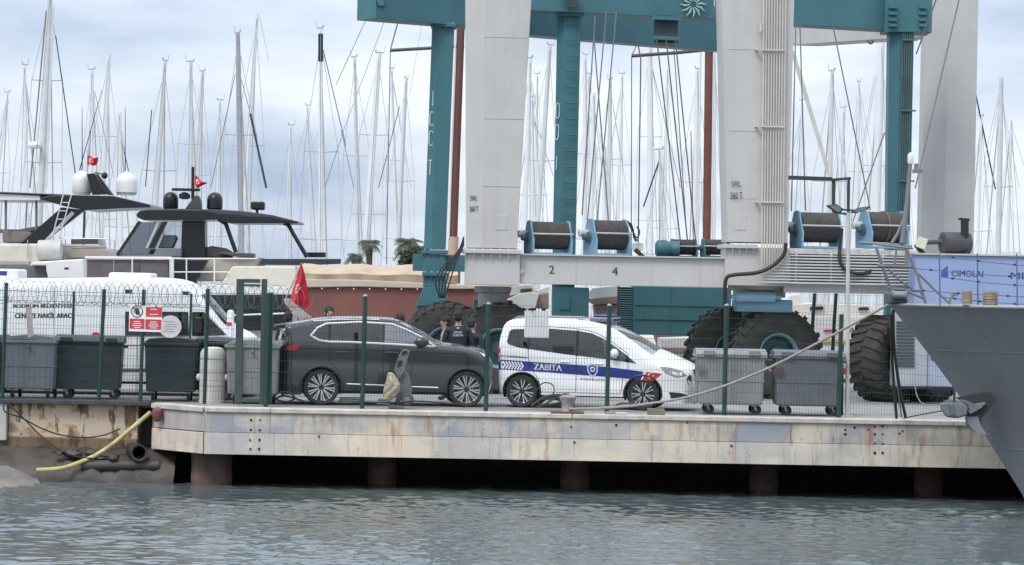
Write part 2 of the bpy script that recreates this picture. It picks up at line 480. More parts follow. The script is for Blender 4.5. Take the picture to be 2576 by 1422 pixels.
# deck slab sheet (one big yard surface)
mb = MB()
mb.prism([(XL - 0.0, 1.45, -0.1), (XC, 0.06, -0.1), (XR, 0.06, -0.1), (XR, 44, -0.1), (-60, 44, -0.1), (-60, 1.9, -0.1), (XL, 1.9, -0.1)], (0, 0, 0.1))
yard = struct('yard_ground', mb, c_deck)
quay = tag(thing('quay', None, None, (XC, 0, -0.9)), kind='structure')
def quay_piece(name, x0, x1, z0, z1, y0, y1, m, bevel=0.005):
    return obj(name, MB().bb((x0, y0, z0), (x1, y1, z1)), m, quay, bevel=bevel)
# cap strip, upper and lower fascia panels with open joints
xs_up = [XC] + [at('F', u, 1060, 0).x for u in (680, 1130, 1585, 1990, 2260)] + [XR]
xs_lo = [XC] + [at('F', u, 1120, 0).x for u in (690, 1010, 1232, 1445, 1640, 1850, 2045, 2240, 2420)] + [XR]
xs_cap = [XC] + [at('F', u, 1035, 0).x for u in (680, 1440, 2400)] + [XR]
for i in range(len(xs_cap) - 1): quay_piece('cap_strip', xs_cap[i] + 0.004, xs_cap[i + 1] - 0.004, Z1, 0.012, -0.05, 0.5, c_cap, 0.02)
for i in range(len(xs_up) - 1): quay_piece('fascia_panel', xs_up[i] + 0.0015, xs_up[i + 1] - 0.0015, Z2 + 0.004, Z1 - 0.002, 0.0, 0.4, c_up)
for i in range(len(xs_lo) - 1): quay_piece('fascia_panel', xs_lo[i] + 0.0012, xs_lo[i + 1] - 0.0012, Z3, Z2 - 0.004, -0.012, 0.4, c_low)
# angled end
def angled(name, za, zb, off, m):
    d = Vector((XL - XC, 1.4, 0)).normalized(); n = Vector((-d.y, d.x, 0)); n = n if n.y < 0 else -n
    a = Vector((XC - 0.004, 0, 0)) + n * off; b = Vector((XL, 1.4, 0)) + n * off
    p = [(a.x, a.y, za), (b.x, b.y, za), (b.x + 0.3, b.y + 0.3, za), (a.x + 0.1, a.y + 0.35, za)]
    return obj(name, MB().prism(p, (0, 0, zb - za)), m, quay, bevel=0.012)
angled('cap_strip', Z1, 0.012, 0.05, c_cap); angled('fascia_panel', Z2 + 0.008, Z1 - 0.002, 0, c_up); angled('fascia_panel', Z3, Z2 - 0.008, 0.025, c_low)
# slab behind the fascia, in the dark foundation material
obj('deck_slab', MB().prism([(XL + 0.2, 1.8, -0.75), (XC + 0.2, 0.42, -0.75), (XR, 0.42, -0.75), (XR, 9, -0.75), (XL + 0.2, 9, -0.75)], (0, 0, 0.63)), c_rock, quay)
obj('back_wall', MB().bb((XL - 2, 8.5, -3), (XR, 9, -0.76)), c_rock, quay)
# bolt holes and anchor plates in the fascia
hm = mat('hole_dark', (0.03, 0.028, 0.025), 0.9)
for k, pts in (('D2', [(380, 155), (455, 155), (380, 230), (455, 228), (378, 310), (452, 312), (372, 392), (450, 390), (375, 466), (446, 466), (940, 362)]),
               ('D4', [(1022, 282), (1085, 280), (1022, 345), (1085, 345), (1022, 422), (1088, 425), (1020, 498), (1084, 498), (778, 308), (778, 345), (968, 305), (855, 290), (1225, 340), (1250, 320)]),
               ('D3', [(770, 285), (795, 410), (1140, 270), (1725, 250), (2088, 440)])):
    for u, v in pts:
        p = at(k, u, v, -0.03)
        y = -0.028 if p.z < Z2 else -0.004
        obj('bolt_hole', MB().cyl((p.x, y, p.z), (p.x, y + 0.02, p.z), 0.02 + 0.01 * rnd.random(), 8), hm, quay)
for u in (532, 955, 1450, 1936, 2360):
    p = at('F', u, 1180, 0.9)
    w = 0.40 if u < 600 else 0.29
    y = 0.55 if u < 600 else 1.9
    mb = MB().lathe([(w * 1.02, -2.0), (w, -0.6), (w * 1.03, -0.45), (w, -0.3), (w * 1.05, 0.25)], (p.x, y + w, -0.95), seg=20)
    obj('pile', mb, c_pile, quay)

# ------------------------------------------------------------------ stained wall on the left, foundation, ramp
w1 = thing('quay_wall', 'rust streaked beige quay wall at the left under the bins', 'wall', (-12, 2, -1.6))
xa = at('F', 27, 1050, 2).x; xb = at('F', 352, 1050, 2).x
obj('wall_face', MB().bb((xa, 1.72, -0.92), (xb, 2.4, -0.045)), c_wall, w1, bevel=0.02)
obj('end_block', MB().bb((-40, 1.55, -0.80), (xa - 0.01, 2.4, -0.045)), mat('pale_block', (0.42, 0.41, 0.38), 0.85, var=0.15, bump=0.3), w1, bevel=0.02)
obj('edge_beam', MB().bb((-40, 1.5, -0.05), (xb + 0.25, 2.4, 0.03)), mat('edge_beam_dark', (0.05, 0.05, 0.05), 0.7, var=0.4, scale=4), w1, bevel=0.01)
obj('wall_toe', MB().bb((xa - 0.3, 1.66, -1.0), (xb, 1.9, -0.72)), concrete_mat('wall_toe', (0.2, 0.14, 0.09), (0.14, 0.10, 0.07), (0.05, 0.03, 0.02), 0.0, 0.6, 0.6), w1, bevel=0.03)
obj('pier_end', MB().bb((xb + 0.28, 1.8, -1.0), (XL + 0.06, 2.4, -0.02)), c_wall, w1)
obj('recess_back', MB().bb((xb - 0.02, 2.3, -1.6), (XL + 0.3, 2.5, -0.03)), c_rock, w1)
# uneven wet foundation
def rough_block(name, x0, x1, ys, zs, m, parent, n=40, amp=0.07, seed=1):
    g = random.Random(seed); P = []
    for i in range(n + 1):
        x = x0 + (x1 - x0) * i / n
        P.append([(x + g.uniform(-amp, amp) * 0.3, y + g.uniform(-amp, amp), z + g.uniform(-amp, amp) * 0.6) for y, z in zip(ys, zs)])
    return obj(name, MB().grid(P), m, parent, sharp=60)
rough_block('foundation', -40, XL + 0.5, [2.4, 1.7, 1.45, 1.2, 0.95, 0.8, 0.75], [-0.9, -0.92, -0.95, -1.12, -1.2, -1.5, -2.2], c_rock, w1, n=160, amp=0.08, seed=3)
fp = at('F', 205, 1172, 0.95); fq = at('F', 402, 1172, 0.95)
obj('low_pipe', MB().tube([fp, (fp + fq) / 2 + Vector((0, 0, 0.01)), fq], 0.11, 14), mat('rusty_pipe', (0.05, 0.04, 0.038), 0.6, var=0.5, scale=4, bump=0.3), w1)
pc = at('F', 345, 1137, 1.0)
g_r = random.Random(4)
for q in range(7):
    u, v = 150 + q * 34 + g_r.uniform(-8, 8), 1150 + g_r.uniform(-14, 26)
    p = at('F', u, v, 0.85); b_ = MB().ball((p.x, 1.0 + g_r.uniform(-.1, .2), p.z), 0.10 + 0.10 * g_r.random(), 0.15, 0.04 + 0.04 * g_r.random(), 9, 6)
    b_.v = [(x + g_r.uniform(-.03, .03), y, z + g_r.uniform(-.025, .025)) for x, y, z in b_.v]
    obj('rubble_stone', b_, c_rock if q % 3 else mat('rusty_pipe', (0.07, 0.045, 0.038), 0.7, var=0.5), w1, sharp=60)
mp_ = mat('black_pipe', (0.035, 0.035, 0.034), 0.55, var=0.3)
op = thing('outfall_pipe', 'black round outfall pipe opening below the stained wall', 'pipe', (pc.x, 1.3, pc.z - 0.17))
ax = Vector((0.28, -1, 0)).normalized()
obj('pipe_wall', MB().lathe([(0.125, 0.26), (0.165, 0.27), (0.168, 0.1), (0.15, 0.09), (0.15, -0.8)], pc, ax, 22, cap=False), mp_, op)
obj('pipe_bore', MB().lathe([(0.128, 0.262), (0.122, -0.4), (0.0, -0.4)], pc, ax, 22, cap=False), mat('bore_black', (0.004, 0.004, 0.004), 0.9), op)
# fittings in the recess
pf = thing('pipe_fitting', 'short pale pipe with flange in the recess beside the quay corner', 'pipe', at('D1', 1080, 230, 1.9))
obj('pipe_run', MB().tube([at('D1', 1000, 215, 1.9), at('D1', 1080, 238, 1.8), at('D1', 1160, 225, 1.7)], 0.028, 8), mat('pale_plastic', (0.55, 0.53, 0.5), 0.5), pf)
obj('bracket', MB().bb(at('D1', 1000, 195, 1.92), at('D1', 1150, 185, 2.28)), mat('pale_plastic', (0.6, 0.6, 0.6)), pf)
# ramp slab
rp0 = thing('ramp_slab', 'low grey concrete slipway slab running into the water at bottom left', 'slab', (-10.8, -0.4, -1.6))
q = [(-40, -1.35, -1.42), (-10.2, -1.45, -1.53), (-8.9, -0.9, -1.64), (-9.3, 0.9, -1.47), (-9.9, 1.15, -1.24), (-40, 1.15, -1.10)]
mb = MB(); n = len(q)
mb.add(q + [(x, y, -2.4) for x, y, z in q], [(0, 1, 5), (1, 4, 5), (1, 2, 3), (1, 3, 4)] + [(i, i + n, (i + 1) % n + n, (i + 1) % n) for i in range(n)])
obj('slab_face', mb, mat('ramp_concrete', (0.19, 0.17, 0.148), 0.7, var=0.4, scale=1.2, bump=0.4, fine=0.2), rp0)
# hose, ropes on the wall
hose = MB().tube([Vector(p) for p in crom([tuple(at(k, u, v, y)) for k, u, v, y in (('D1', 1238, 165, 1.30), ('D1', 1120, 265, 1.15), ('D1', 960, 400, 1.1), ('D1', 800, 510, 1.0), ('D1', 620, 590, 0.75), ('D1', 480, 628, 0.6), ('D1', 300, 640, 0.5))], 5)], 0.043, 10)
tag(obj('hose', hose, mat('yellow_hose', (0.46, 0.40, 0.17), 0.6, var=0.35, scale=5, streak=0.4, streak_col=(0.5, 0.47, 0.38))), 'faded yellow hose sagging from the quay corner to the slipway', 'hose')
rmat = mat('old_rope', (0.045, 0.03, 0.022), 0.9, var=0.4)
tag(obj('rope', MB().tube([Vector(p) for p in crom([tuple(at('D1', u, v, 1.42)) for u, v in ((35, 90), (40, 160), (180, 210), (330, 290), (500, 350), (700, 372), (860, 350), (990, 300))], 4)], 0.016, 6), rmat), 'dark rope sagging in a long curve across the rusty wall', 'rope')
tag(obj('rope', MB().tube([Vector(p) for p in crom([tuple(at('D1', u, v, y)) for u, v, y in ((60, 85, 1.4), (200, 220, 1.36), (350, 370, 1.38), (500, 480, 1.1), (640, 530, 0.9), (780, 545, 0.85))], 4)], 0.015, 6), rmat), 'dark rope running straight down the rusty wall under the yellow hose', 'rope')
p = at('F', 395, 1045, 0.85)
fen = MB().lathe([(0.02, 0), (0.10, -0.06), (0.115, -0.16), (0.07, -0.27), (0.02, -0.30)], (p.x - 0.02, 1.05, p.z + 0.16), seg=12)
tag(obj('corner_fender', fen, mat('rust_red', (0.14, 0.06, 0.05), 0.8, var=0.4)), 'rusty red fender hung at the quay corner by the hose', 'fender')
# ------------------------------------------------------------------ road vehicles
rubber = mat('tyre_rubber', (0.022, 0.022, 0.023), 0.8, var=0.25, scale=6)
black = mat('black_plastic', (0.015, 0.015, 0.016), 0.5)
alloy = mat('alloy', (0.62, 0.62, 0.63), 0.28, metal=0.85, var=0.06)
chrome = mat('chrome', (0.72, 0.72, 0.73), 0.3, metal=0.35, var=0.03)
darkrim = mat('rim_dark', (0.03, 0.03, 0.032), 0.5, metal=0.3)
tint = glass_mat('tinted_glass', (0.30, 0.31, 0.31), 0.05)
clear = glass_mat('clear_glass', (0.55, 0.62, 0.60), 0.22)
screen = glass_mat('windscreen_glass', (0.45, 0.52, 0.5), 0.42)
redlens = mat('red_lens', (0.42, 0.02, 0.025), 0.15, coat=0.5)
lampglass = mat('lamp_lens', (0.62, 0.64, 0.65), 0.12, coat=1.0, var=0.2, scale=12)
seatm = mat('seat_fabric', (0.05, 0.05, 0.052), 0.9)
def clipx(poly, x0, x1):
    def half(P, x, keep):
        out = []
        for i in range(len(P)):
            a, b = P[i], P[(i + 1) % len(P)]
            ia, ib = (a[0] - x) * keep >= 0, (b[0] - x) * keep >= 0
            if ia: out.append(a)
            if ia != ib:
                t = (x - a[0]) / (b[0] - a[0]); out.append((x, a[1] + t * (b[1] - a[1])))
        return out
    return half(half(poly, x0, 1), x1, -1)
def densify(poly, h=0.06):
    out = []
    for i in range(len(poly)):
        a, b = poly[i], poly[(i + 1) % len(poly)]
        n = max(1, int(math.hypot(a[0] - b[0], a[1] - b[1]) / h))
        out += [(a[0] + (b[0] - a[0]) * k / n, a[1] + (b[1] - a[1]) * k / n) for k in range(n)]
    return out
class Car:
    def __init__(s, root, top, wheels, wr, arch, sill, W, belt, tumble=0.24, shoulder=None, n=4):
        s.root, s.W, s.belt, s.tumble, s.wheels, s.wr = root, W, belt, tumble, wheels, wr
        s.top = crom(top, n); s.n = n; s.sh = shoulder
        s.x0 = min(p[0] for p in s.top); s.x1 = max(p[0] for p in s.top)
        xr, xf = wheels; bot = []
        zf, zr = s.top[-1][1], s.top[0][1]
        def arc(xc, a0, a1):
            return [(xc + arch * math.cos(R(a)), wr + arch * math.sin(R(a))) for a in np.linspace(a0, a1, 15)]
        a = math.degrees(math.asin(max(-0.9, min(0.9, (sill - wr) / arch))))
        af = math.degrees(math.asin(max(-0.9, min(0.9, (zf - wr) / arch)))); ar = math.degrees(math.asin(max(-0.9, min(0.9, (zr - wr) / arch))))
        bot += arc(xf, af, 180 - a) + arc(xr, a, 180 - ar)
        s.poly = densify([p[:2] for p in s.top] + bot, 0.07)
        s.arch = arch; s.sill = sill
    def hw(s, X, Z, r_on=True):
        X = np.atleast_1d(np.array(X, float)); Z = np.atleast_1d(np.array(Z, float))
        t = (2 * X - s.x0 - s.x1) / (s.x1 - s.x0)
        w = s.W * (1 - 0.03 * np.abs(t) ** 3)
        zb = s.belt(X)
        w = w - s.tumble * np.maximum(0, Z - zb) - 0.10 * np.maximum(0, (0.42 - Z)) ** 1.0
        if s.sh: w = w + s.sh[1] * np.exp(-((Z - s.sh[0](X)) / 0.045) ** 2) - 0.02 * np.exp(-((Z - (s.sh[0](X) - 0.28)) / 0.12) ** 2)
        d, i, tt = segdist(s.top, X, Z, False)
        ra = np.array([p[3] for p in s.top]); r = ra[i] * (1 - tt) + ra[np.minimum(i + 1, len(ra) - 1)] * tt
        dd = np.clip(d, 0, r)
        return w - (r - np.sqrt(np.maximum(0, r * r - (r - dd) ** 2)))
    def surf(s, pts, off, side):
        P = np.array(pts); w = s.hw(P[:, 0], P[:, 1]) + off
        return [(x, side * y, z) for (x, z), y in zip(pts, w)]
    def body(s, paint, holes, doors, glass_rng=None, wind_mat=None, rear_rng=None, h=0.05, top_mat=None):
        polys = [s.poly] + [densify(p, 0.07) for p in holes] + [densify(p, 0.07) for _, p in doors]
        V, T, C = cdt(polys, h)
        skip = np.zeros(len(T), bool)
        for p in holes: skip |= pip(p, C[:, 0], C[:, 1])
        cls = np.full(len(T), -1)
        for k, (_, p) in enumerate(doors): cls[pip(p, C[:, 0], C[:, 1])] = k
        w = s.hw(V[:, 0], V[:, 1])
        B = MB(); D = {}
        for side in (-1, 1):
            vs = [(V[i, 0], side * w[i], V[i, 1]) for i in range(len(V))]
            B.add(vs, [tuple(t) for t in T[(cls == -1) & ~skip]])
            for k in range(len(doors)):
                sel = T[(cls == k) & ~skip]; u = np.unique(sel); mp = {int(q): j for j, q in enumerate(u)}
                D[(side, k)] = MB().add([vs[int(q)] for q in u], [tuple(mp[int(q)] for q in t) for t in sel])
        # strip over roof, bonnet, ends
        top = s.top; n = len(top); K = 14
        P = []
        for i in range(n):
            x, z, b, r = top[i]
            a, c = top[max(i - 1, 0)], top[min(i + 1, n - 1)]
            dx, dz = c[0] - a[0], c[1] - a[1]; l = math.hypot(dx, dz) + 1e-9
            nx, nz_ = -dz / l, dx / l
            y = float(s.hw(x, z)[0])
            P.append([(x + nx * b * (1 - q * q), q * y, z + nz_ * b * (1 - q * q)) for q in np.linspace(-1, 1, K + 1)])
        G = {'windscreen': MB(), 'rear_window': MB()}
        for i in range(n - 1):
            for j in range(K):
                quad = [P[i][j], P[i][j + 1], P[i + 1][j + 1], P[i + 1][j]]
                tgt = B
                if 1 <= j < K - 1:
                    if glass_rng and glass_rng[0] * s.n <= i < glass_rng[1] * s.n: tgt = G['windscreen']
                    if rear_rng and rear_rng[0] * s.n <= i < rear_rng[1] * s.n: tgt = G['rear_window']
                tgt.add(quad, [(0, 1, 2, 3)])
        s.bodyo = obj('body', B, paint, s.root, sharp=50)
        for nm, g in G.items():
            if g.f: obj(nm, g, wind_mat or clear, s.root, sharp=60)
        s.doors = {}
        for (side, k), m in D.items():
            o = obj('door', m, paint, s.root, sharp=50); s.doors[(side, k)] = o
            loop = densify(doors[k][1], 0.05)
            obj('door_gap', MB().tube(s.surf(loop, 0.0, side), 0.006, 4, closed=True), black, o)
        # underside, arch liners
        xr, xf = s.wheels
        mb = MB().bb((s.x0 + 0.25, -s.W + 0.16, 0.24), (s.x1 - 0.3, s.W - 0.16, 0.42))
        for xc in s.wheels:
            for side in (-1, 1):
                P = [[(xc + (s.arch + 0.01) * math.cos(R(a)), side * (s.W + yy), s.wr + (s.arch + 0.01) * math.sin(R(a))) for yy in (-0.03, -0.36)] for a in np.linspace(-20, 200, 16)]
                mb.grid(P)
                mb.prism([(xc + s.arch * math.cos(R(a)), side * (s.W - 0.36), s.wr + s.arch * math.sin(R(a))) for a in np.linspace(-20, 200, 16)], (0, -side * 0.02, 0))
        obj('underbody', mb, black, s.root)
    def patch(s, name, poly, m, off=0.004, sides=(-1, 1), parent=None, h=0.08, thick=0.0):
        out = []
        for side in sides:
            V, T, C = cdt([densify(poly, 0.05)], h)
            out.append(obj(name, MB().add(s.surf([tuple(v) for v in V], off, side), [tuple(t) for t in T]), m, parent or s.root, sharp=60))
        return out
    def trim(s, name, loop, r, m, off=0.002, closed=True, sides=(-1, 1), parent=None):
        for side in sides:
            L = densify(loop, 0.06) if closed else densify(loop, 0.06)[:-1] if False else crom(loop, 6)
            obj(name, MB().tube(s.surf([q[:2] for q in L], off, side), r, 6, closed=closed), m, parent or s.root)
    def arch_trim(s, m, r=0.03):
        for xc in s.wheels:
            for side in (-1, 1):
                a0 = math.degrees(math.asin((s.sill - s.wr) / s.arch))
                pts = [(xc + s.arch * math.cos(R(a)), s.wr + s.arch * math.sin(R(a))) for a in np.linspace(a0, 180 - a0, 20)]
                obj('wheel_arch', MB().tube(s.surf(pts, 0.0, side), r, 6), m, s.root)
    def add_wheels(s, rim_r, style, inset=0.0):
        for xc in s.wheels:
            for side in (-1, 1):
                c = Vector((xc, side * (s.W - 0.13 - inset), s.wr)); ax = Vector((0, side, 0)); r = s.wr
                w = obj('wheel', MB().lathe([(rim_r * 0.97, -0.08), (rim_r * 0.97, 0.06), (rim_r * 0.3, 0.045), (0, 0.045)], c, ax, 28), darkrim, s.root)
                obj('tyre', MB().lathe([(rim_r * 0.98, 0.105), (rim_r * 1.06, 0.115), (r * 0.93, 0.12), (r * 0.985, 0.095), (r, 0.05), (r, -0.05), (r * 0.985, -0.095), (r * 0.93, -0.12), (rim_r, -0.11)], c, ax, 40, cap=False), rubber, w)
                mb = MB().lathe([(rim_r * 0.94, 0.09), (rim_r * 1.0, 0.116), (rim_r * 1.02, 0.10), (rim_r * 0.96, 0.07)], c, ax, 36, cap=False)
                obj('hub_cap', MB().lathe([(0.06, 0.06), (0.055, 0.1), (0.0, 0.108)], c, ax, 14), darkrim, w)
                e1 = Vector((1, 0, 0)); e2 = Vector((0, 0, 1))
                ns, spread, w0, w1_ = style
                for q in range(ns):
                    for sp in ((0,) if spread == 0 else (-spread, spread)):
                        t0 = 2 * math.pi * (q + 0.5) / ns + R(8); t1 = t0 + R(sp); t00 = t0 + R(sp * 0.55)
                        a = c + ax * 0.092 + (e1 * math.cos(t00) + e2 * math.sin(t00)) * 0.055
                        b = c + ax * 0.098 + (e1 * math.cos(t1) + e2 * math.sin(t1)) * rim_r * 0.97
                        d = (b - a).normalized(); sd = d.cross(ax).normalized()
                        mb.add([a - sd * w0, a + sd * w0, b + sd * w1_, b - sd * w1_, a - sd * w0 - ax * 0.03, a + sd * w0 - ax * 0.03, b + sd * w1_ - ax * 0.03, b - sd * w1_ - ax * 0.03],
                               [(0, 1, 2, 3), (4, 7, 6, 5), (0, 4, 5, 1), (1, 5, 6, 2), (2, 6, 7, 3), (3, 7, 4, 0)])
                obj('rim', mb, alloy, w)
    def seats(s, xs, zf=0.55):
        for x, ys in xs:
            for y in ys:
                mb = MB().box((x + 0.12, y, zf), (0.5, 0.48, 0.14)).box((x - 0.16, y, zf + 0.33), (0.13, 0.46, 0.62), Matrix.Rotation(R(-14), 3, 'Y')).box((x - 0.25, y, zf + 0.74), (0.09, 0.26, 0.18), Matrix.Rotation(R(-10), 3, 'Y'))
                obj('seat', mb, seatm, s.root, bevel=0.04)

# ---- dark grey SUV
ANG = R(6.0)
o_suv = at('C2', 1325, 1381, 2.05); o_suv = (o_suv.x, o_suv.y)
W = 0.93
nl = Vector((-math.sin(ANG), math.cos(ANG), 0))
suv = thing('parked_suv', 'dark grey parked SUV with chrome window line behind the fence', 'SUV', Vector((o_suv[0], o_suv[1], 0)) + nl * W, local=True, rotz=ANG)
def S(k, u, v): return on_side(k, u, v, o_suv, ANG)
T = [('C2', 955, 1275, .06, .2), ('C2', 945, 1100, .10, .2), ('C2', 950, 920, .12, .2), ('C2', 965, 800, .12, .18), ('C2', 975, 705, .12, .14), ('C2', 972, 645, .08, .09), ('C2', 982, 586, .03, .07),
     ('C2', 1130, 556, .02, .07), ('C2', 1350, 525, .03, .07), ('C2', 1700, 517, .03, .07), ('C2', 2030, 530, .03, .07), ('C3', 620, 352, .04, .07), ('C3', 705, 386, .06, .07), ('C3', 900, 505, .10, .07),
     ('C3', 1075, 612, .10, .07), ('C3', 1290, 634, .05, .10), ('C3', 1480, 668, .06, .14), ('C3', 1600, 712, .10, .2), ('C3', 1665, 790, .12, .22), ('C3', 1690, 900, .12, .22), ('C3', 1690, 1050, .10, .2), ('C3', 1660, 1175, .06, .2)]
top = [(*S(k, u, v), b, r) for k, u, v, b, r in T]
xfw = S('C3', 1410, 1120)[0]; xrw = S('C2', 1325, 1205)[0]
bl0, bl1 = S('C2', 1400, 760), S('C3', 840, 630)
belt = lambda X: bl0[1] + (X - bl0[0]) * (bl1[1] - bl0[1]) / (bl1[0] - bl0[0])
car = Car(suv, top, (xrw, xfw), 0.365, 0.425, 0.30, W, belt, 0.26, (lambda X: belt(X) - 0.09, 0.012))
dlo = [S(*q) for q in (('C2', 1222, 690), ('C2', 1290, 612), ('C2', 1380, 572), ('C2', 1700, 556), ('C2', 2030, 576), ('C3', 600, 394), ('C3', 740, 450), ('C3', 900, 530), ('C3', 980, 585), ('C3', 1060, 640), ('C3', 840, 628), ('C3', 480, 606), ('C3', 100, 588), ('C2', 1400, 750), ('C2', 1300, 735))]
xq, xb, xff = S('C2', 1405, 700)[0], S('C2', 1945, 700)[0], S('C3', 905, 600)[0]
dz = 0.045
def band(x0, x1):
    P = clipx(dlo, x0, x1); return P
topz = lambda x: max(p[1] for p in clipx(dlo, x - 0.01, x + 0.01)) + dz
xd = S('C3', 775, 900)[0]
rear_door = [(xb - 0.012, 0.36), (xb - 0.012, topz(xb))] + [(x, topz(x)) for x in np.linspace(xb - 0.1, xq + 0.03, 6)] + [(xq, belt(xq) - 0.05), (xq + 0.02, 0.9), (xq + 0.22, 0.66), (xq + 0.33, 0.36)]
front_door = [(xb + 0.0, 0.36), (xb + 0.0, topz(xb))] + [(x, topz(x)) for x in np.linspace(xb + 0.1, xff, 7)] + [(xd + 0.12, belt(xd) - 0.1), (xd + 0.02, 0.7), (xd - 0.05, 0.36)]
rear_door[0] = (xb - 0.0, 0.36); rear_door[1] = (xb, topz(xb))
suv_paint = mat('suv_paint', (0.030, 0.0275, 0.028), 0.3, metal=0.2, var=0.06, coat=1.0)
car.body(suv_paint, [dlo], [('rear', rear_door), ('front', front_door)], (12, 14), clear, (4, 6))
for a, b in ((-9, xq), (xq + 0.01, xb - 0.02), (xb + 0.02, 9)):
    car.patch('window', clipx(dlo, a, b), tint if b < 9 else clear, -0.012)
car.trim('window_trim', dlo, 0.023, chrome)
for side in (-1, 1):
    for x in (xq, xb):
        z0, z1 = min(p[1] for p in clipx(dlo, x - .01, x + .01)), max(p[1] for p in clipx(dlo, x - .01, x + .01))
        obj('window_pillar', MB().tube(car.surf([(x, z0 + (z1 - z0) * k / 4) for k in range(5)], -0.004, side), 0.022, 6), black, suv)
car.arch_trim(mat('arch_plastic', (0.025, 0.025, 0.026), 0.6), 0.035)
car.add_wheels(0.278, (10, 6.2, 0.007, 0.014))
for side in (-1, 1):
    for k, q in ((0, ('C2', 1525, 855)), (1, ('C3', 575, 705))):
        hx, hz = S(*q)
        obj('handle', MB().tube(car.surf([(hx - 0.13, hz), (hx - 0.06, hz + 0.006), (hx + 0.06, hz + 0.006), (hx + 0.13, hz)], 0.012, side), [0.012, 0.018, 0.018, 0.012], 8), suv_paint, car.doors[(side, k)])
    a, b = S('C2', 1575, 1168), S('C3', 1090, 1100)
    obj('sill_strip', MB().tube(car.surf([(a[0] + (b[0] - a[0]) * k / 8, a[1] + (b[1] - a[1]) * k / 8) for k in range(9)], 0.01, side), 0.016, 6), chrome, suv)
    m0 = S('C3', 900, 585); y = side * (W - 0.02)
    mr = obj('mirror', MB().ball((m0[0], y + side * 0.12, m0[1]), 0.15, 0.09, 0.105, 14, 8).bar((m0[0] + 0.05, y - side * 0.08, m0[1] - 0.09), (m0[0] + 0.02, y + side * 0.1, m0[1] - 0.07), 0.08, 0.05), mat('mirror_black', (0.03, 0.03, 0.032), 0.3, coat=0.5), suv)
    p, q = S('C3', 985, 578), S('C3', 1060, 636)
    obj('mirror_trim', MB().tube(car.surf([p, q], 0.012, side), 0.012, 6), chrome, suv)
car.patch('tail_lamp', [S('C2', 975, 800), S('C2', 1040, 778), S('C2', 1108, 783), S('C2', 1090, 818), S('C2', 1050, 835), S('C2', 985, 828)], redlens, 0.006)
car.patch('headlight', [S('C3', 1560, 700), S('C3', 1640, 730), S('C3', 1665, 790), S('C3', 1640, 780), S('C3', 1590, 730)], lampglass, 0.006)
zsp = S('C2', 990, 592)
obj('spoiler', MB().prism([(zsp[0] + 0.05, -0.66, zsp[1] + 0.045), (zsp[0] - 0.24, -0.6, zsp[1] + 0.0), (zsp[0] - 0.24, -0.6, zsp[1] - 0.06), (zsp[0] + 0.05, -0.66, zsp[1] - 0.02)], (0, 1.26, 0)), black, suv, bevel=0.015)
obj('rear_lamp_bar', MB().bb((top[3][0] - 0.13, -0.55, S('C2', 1000, 815)[1] - 0.02), (top[3][0] - 0.09, 0.55, S('C2', 1000, 815)[1] + 0.02)), redlens, suv)
for side in (-1, 1): obj('roof_rail', MB().tube(car.surf([S('C2', 1250, 545), S('C2', 1500, 530), S('C2', 1900, 532)], -0.01, side), 0.016, 6), chrome, suv)
car.seats([(1.35, (-0.42, 0.42)), (0.35, (-0.45, 0, 0.45))], 0.62)

# ---- white municipal police car with blue stripe
ANG2 = R(-10.0)
o_pc = at('C4', 455, 1236, 2.75); o_pc = (o_pc.x, o_pc.y)
W2 = 0.86
nl = Vector((-math.sin(ANG2), math.cos(ANG2), 0))
pc_ = thing('municipal_car', 'white compact van car with blue ZABITA stripe beside the SUV', 'car', Vector((o_pc[0], o_pc[1], 0)) + nl * W2, local=True, rotz=ANG2)
def S2(k, u, v): return on_side(k, u, v, o_pc, ANG2)
T = [(215, 1085, .03, .12), (208, 960, .04, .12), (205, 830, .05, .12), (200, 700, .06, .12), (212, 560, .06, .10), (232, 450, .05, .10), (275, 345, .03, .10), (390, 306, .03, .08), (740, 296, .03, .08), (1000, 308, .03, .08),
     (1230, 348, .04, .08), (1370, 398, .07, .08), (1560, 535, .16, .08), (1790, 712, .22, .09), (1900, 745, .20, .14), (2080, 785, .12, .18), (2185, 845, .12, .2), (2222, 940, .12, .2), (2228, 1080, .12, .2), (2195, 1185, .08, .2)]
top2 = [(*S2('C4', u, v), b, r) for u, v, b, r in T]
xr2, xf2 = S2('C4', 455, 1070)[0], S2('C4', 1715, 1105)[0]
b0, b1 = S2('C4', 300, 570), S2('C4', 1660, 770)
belt2 = lambda X: b0[1] + (X - b0[0]) * (b1[1] - b0[1]) / (b1[0] - b0[0])
car2 = Car(pc_, top2, (xr2, xf2), 0.335, 0.385, 0.27, W2, belt2, 0.2, (lambda X: belt2(X) - 0.13, 0.008))
dlo2 = [S2('C4', u, v) for u, v in ((298, 540), (325, 425), (360, 408), (740, 402), (1030, 425), (1180, 452), (1300, 505), (1430, 590), (1560, 690), (1655, 768), (1340, 722), (850, 662), (430, 602), (320, 568))]
xa_, xb_, xc_ = S2('C4', 525, 500)[0], S2('C4', 1030, 500)[0], S2('C4', 1365, 600)[0]
white = mat('white_paint', (0.74, 0.75, 0.76), 0.3, var=0.03, coat=0.5)
tz2 = lambda x: max(p[1] for p in clipx(dlo2, x - 0.01, x + 0.01)) + 0.04
xd2 = S2('C4', 1500, 900)[0]
rd2 = [(xb_, 0.33), (xb_, tz2(xb_))] + [(x, tz2(x)) for x in np.linspace(xb_ - .1, xa_, 5)] + [(xa_, belt2(xa_) - .1), (xa_ + .05, 0.8), (xa_ + .22, 0.6), (xa_ + .28, 0.33)]
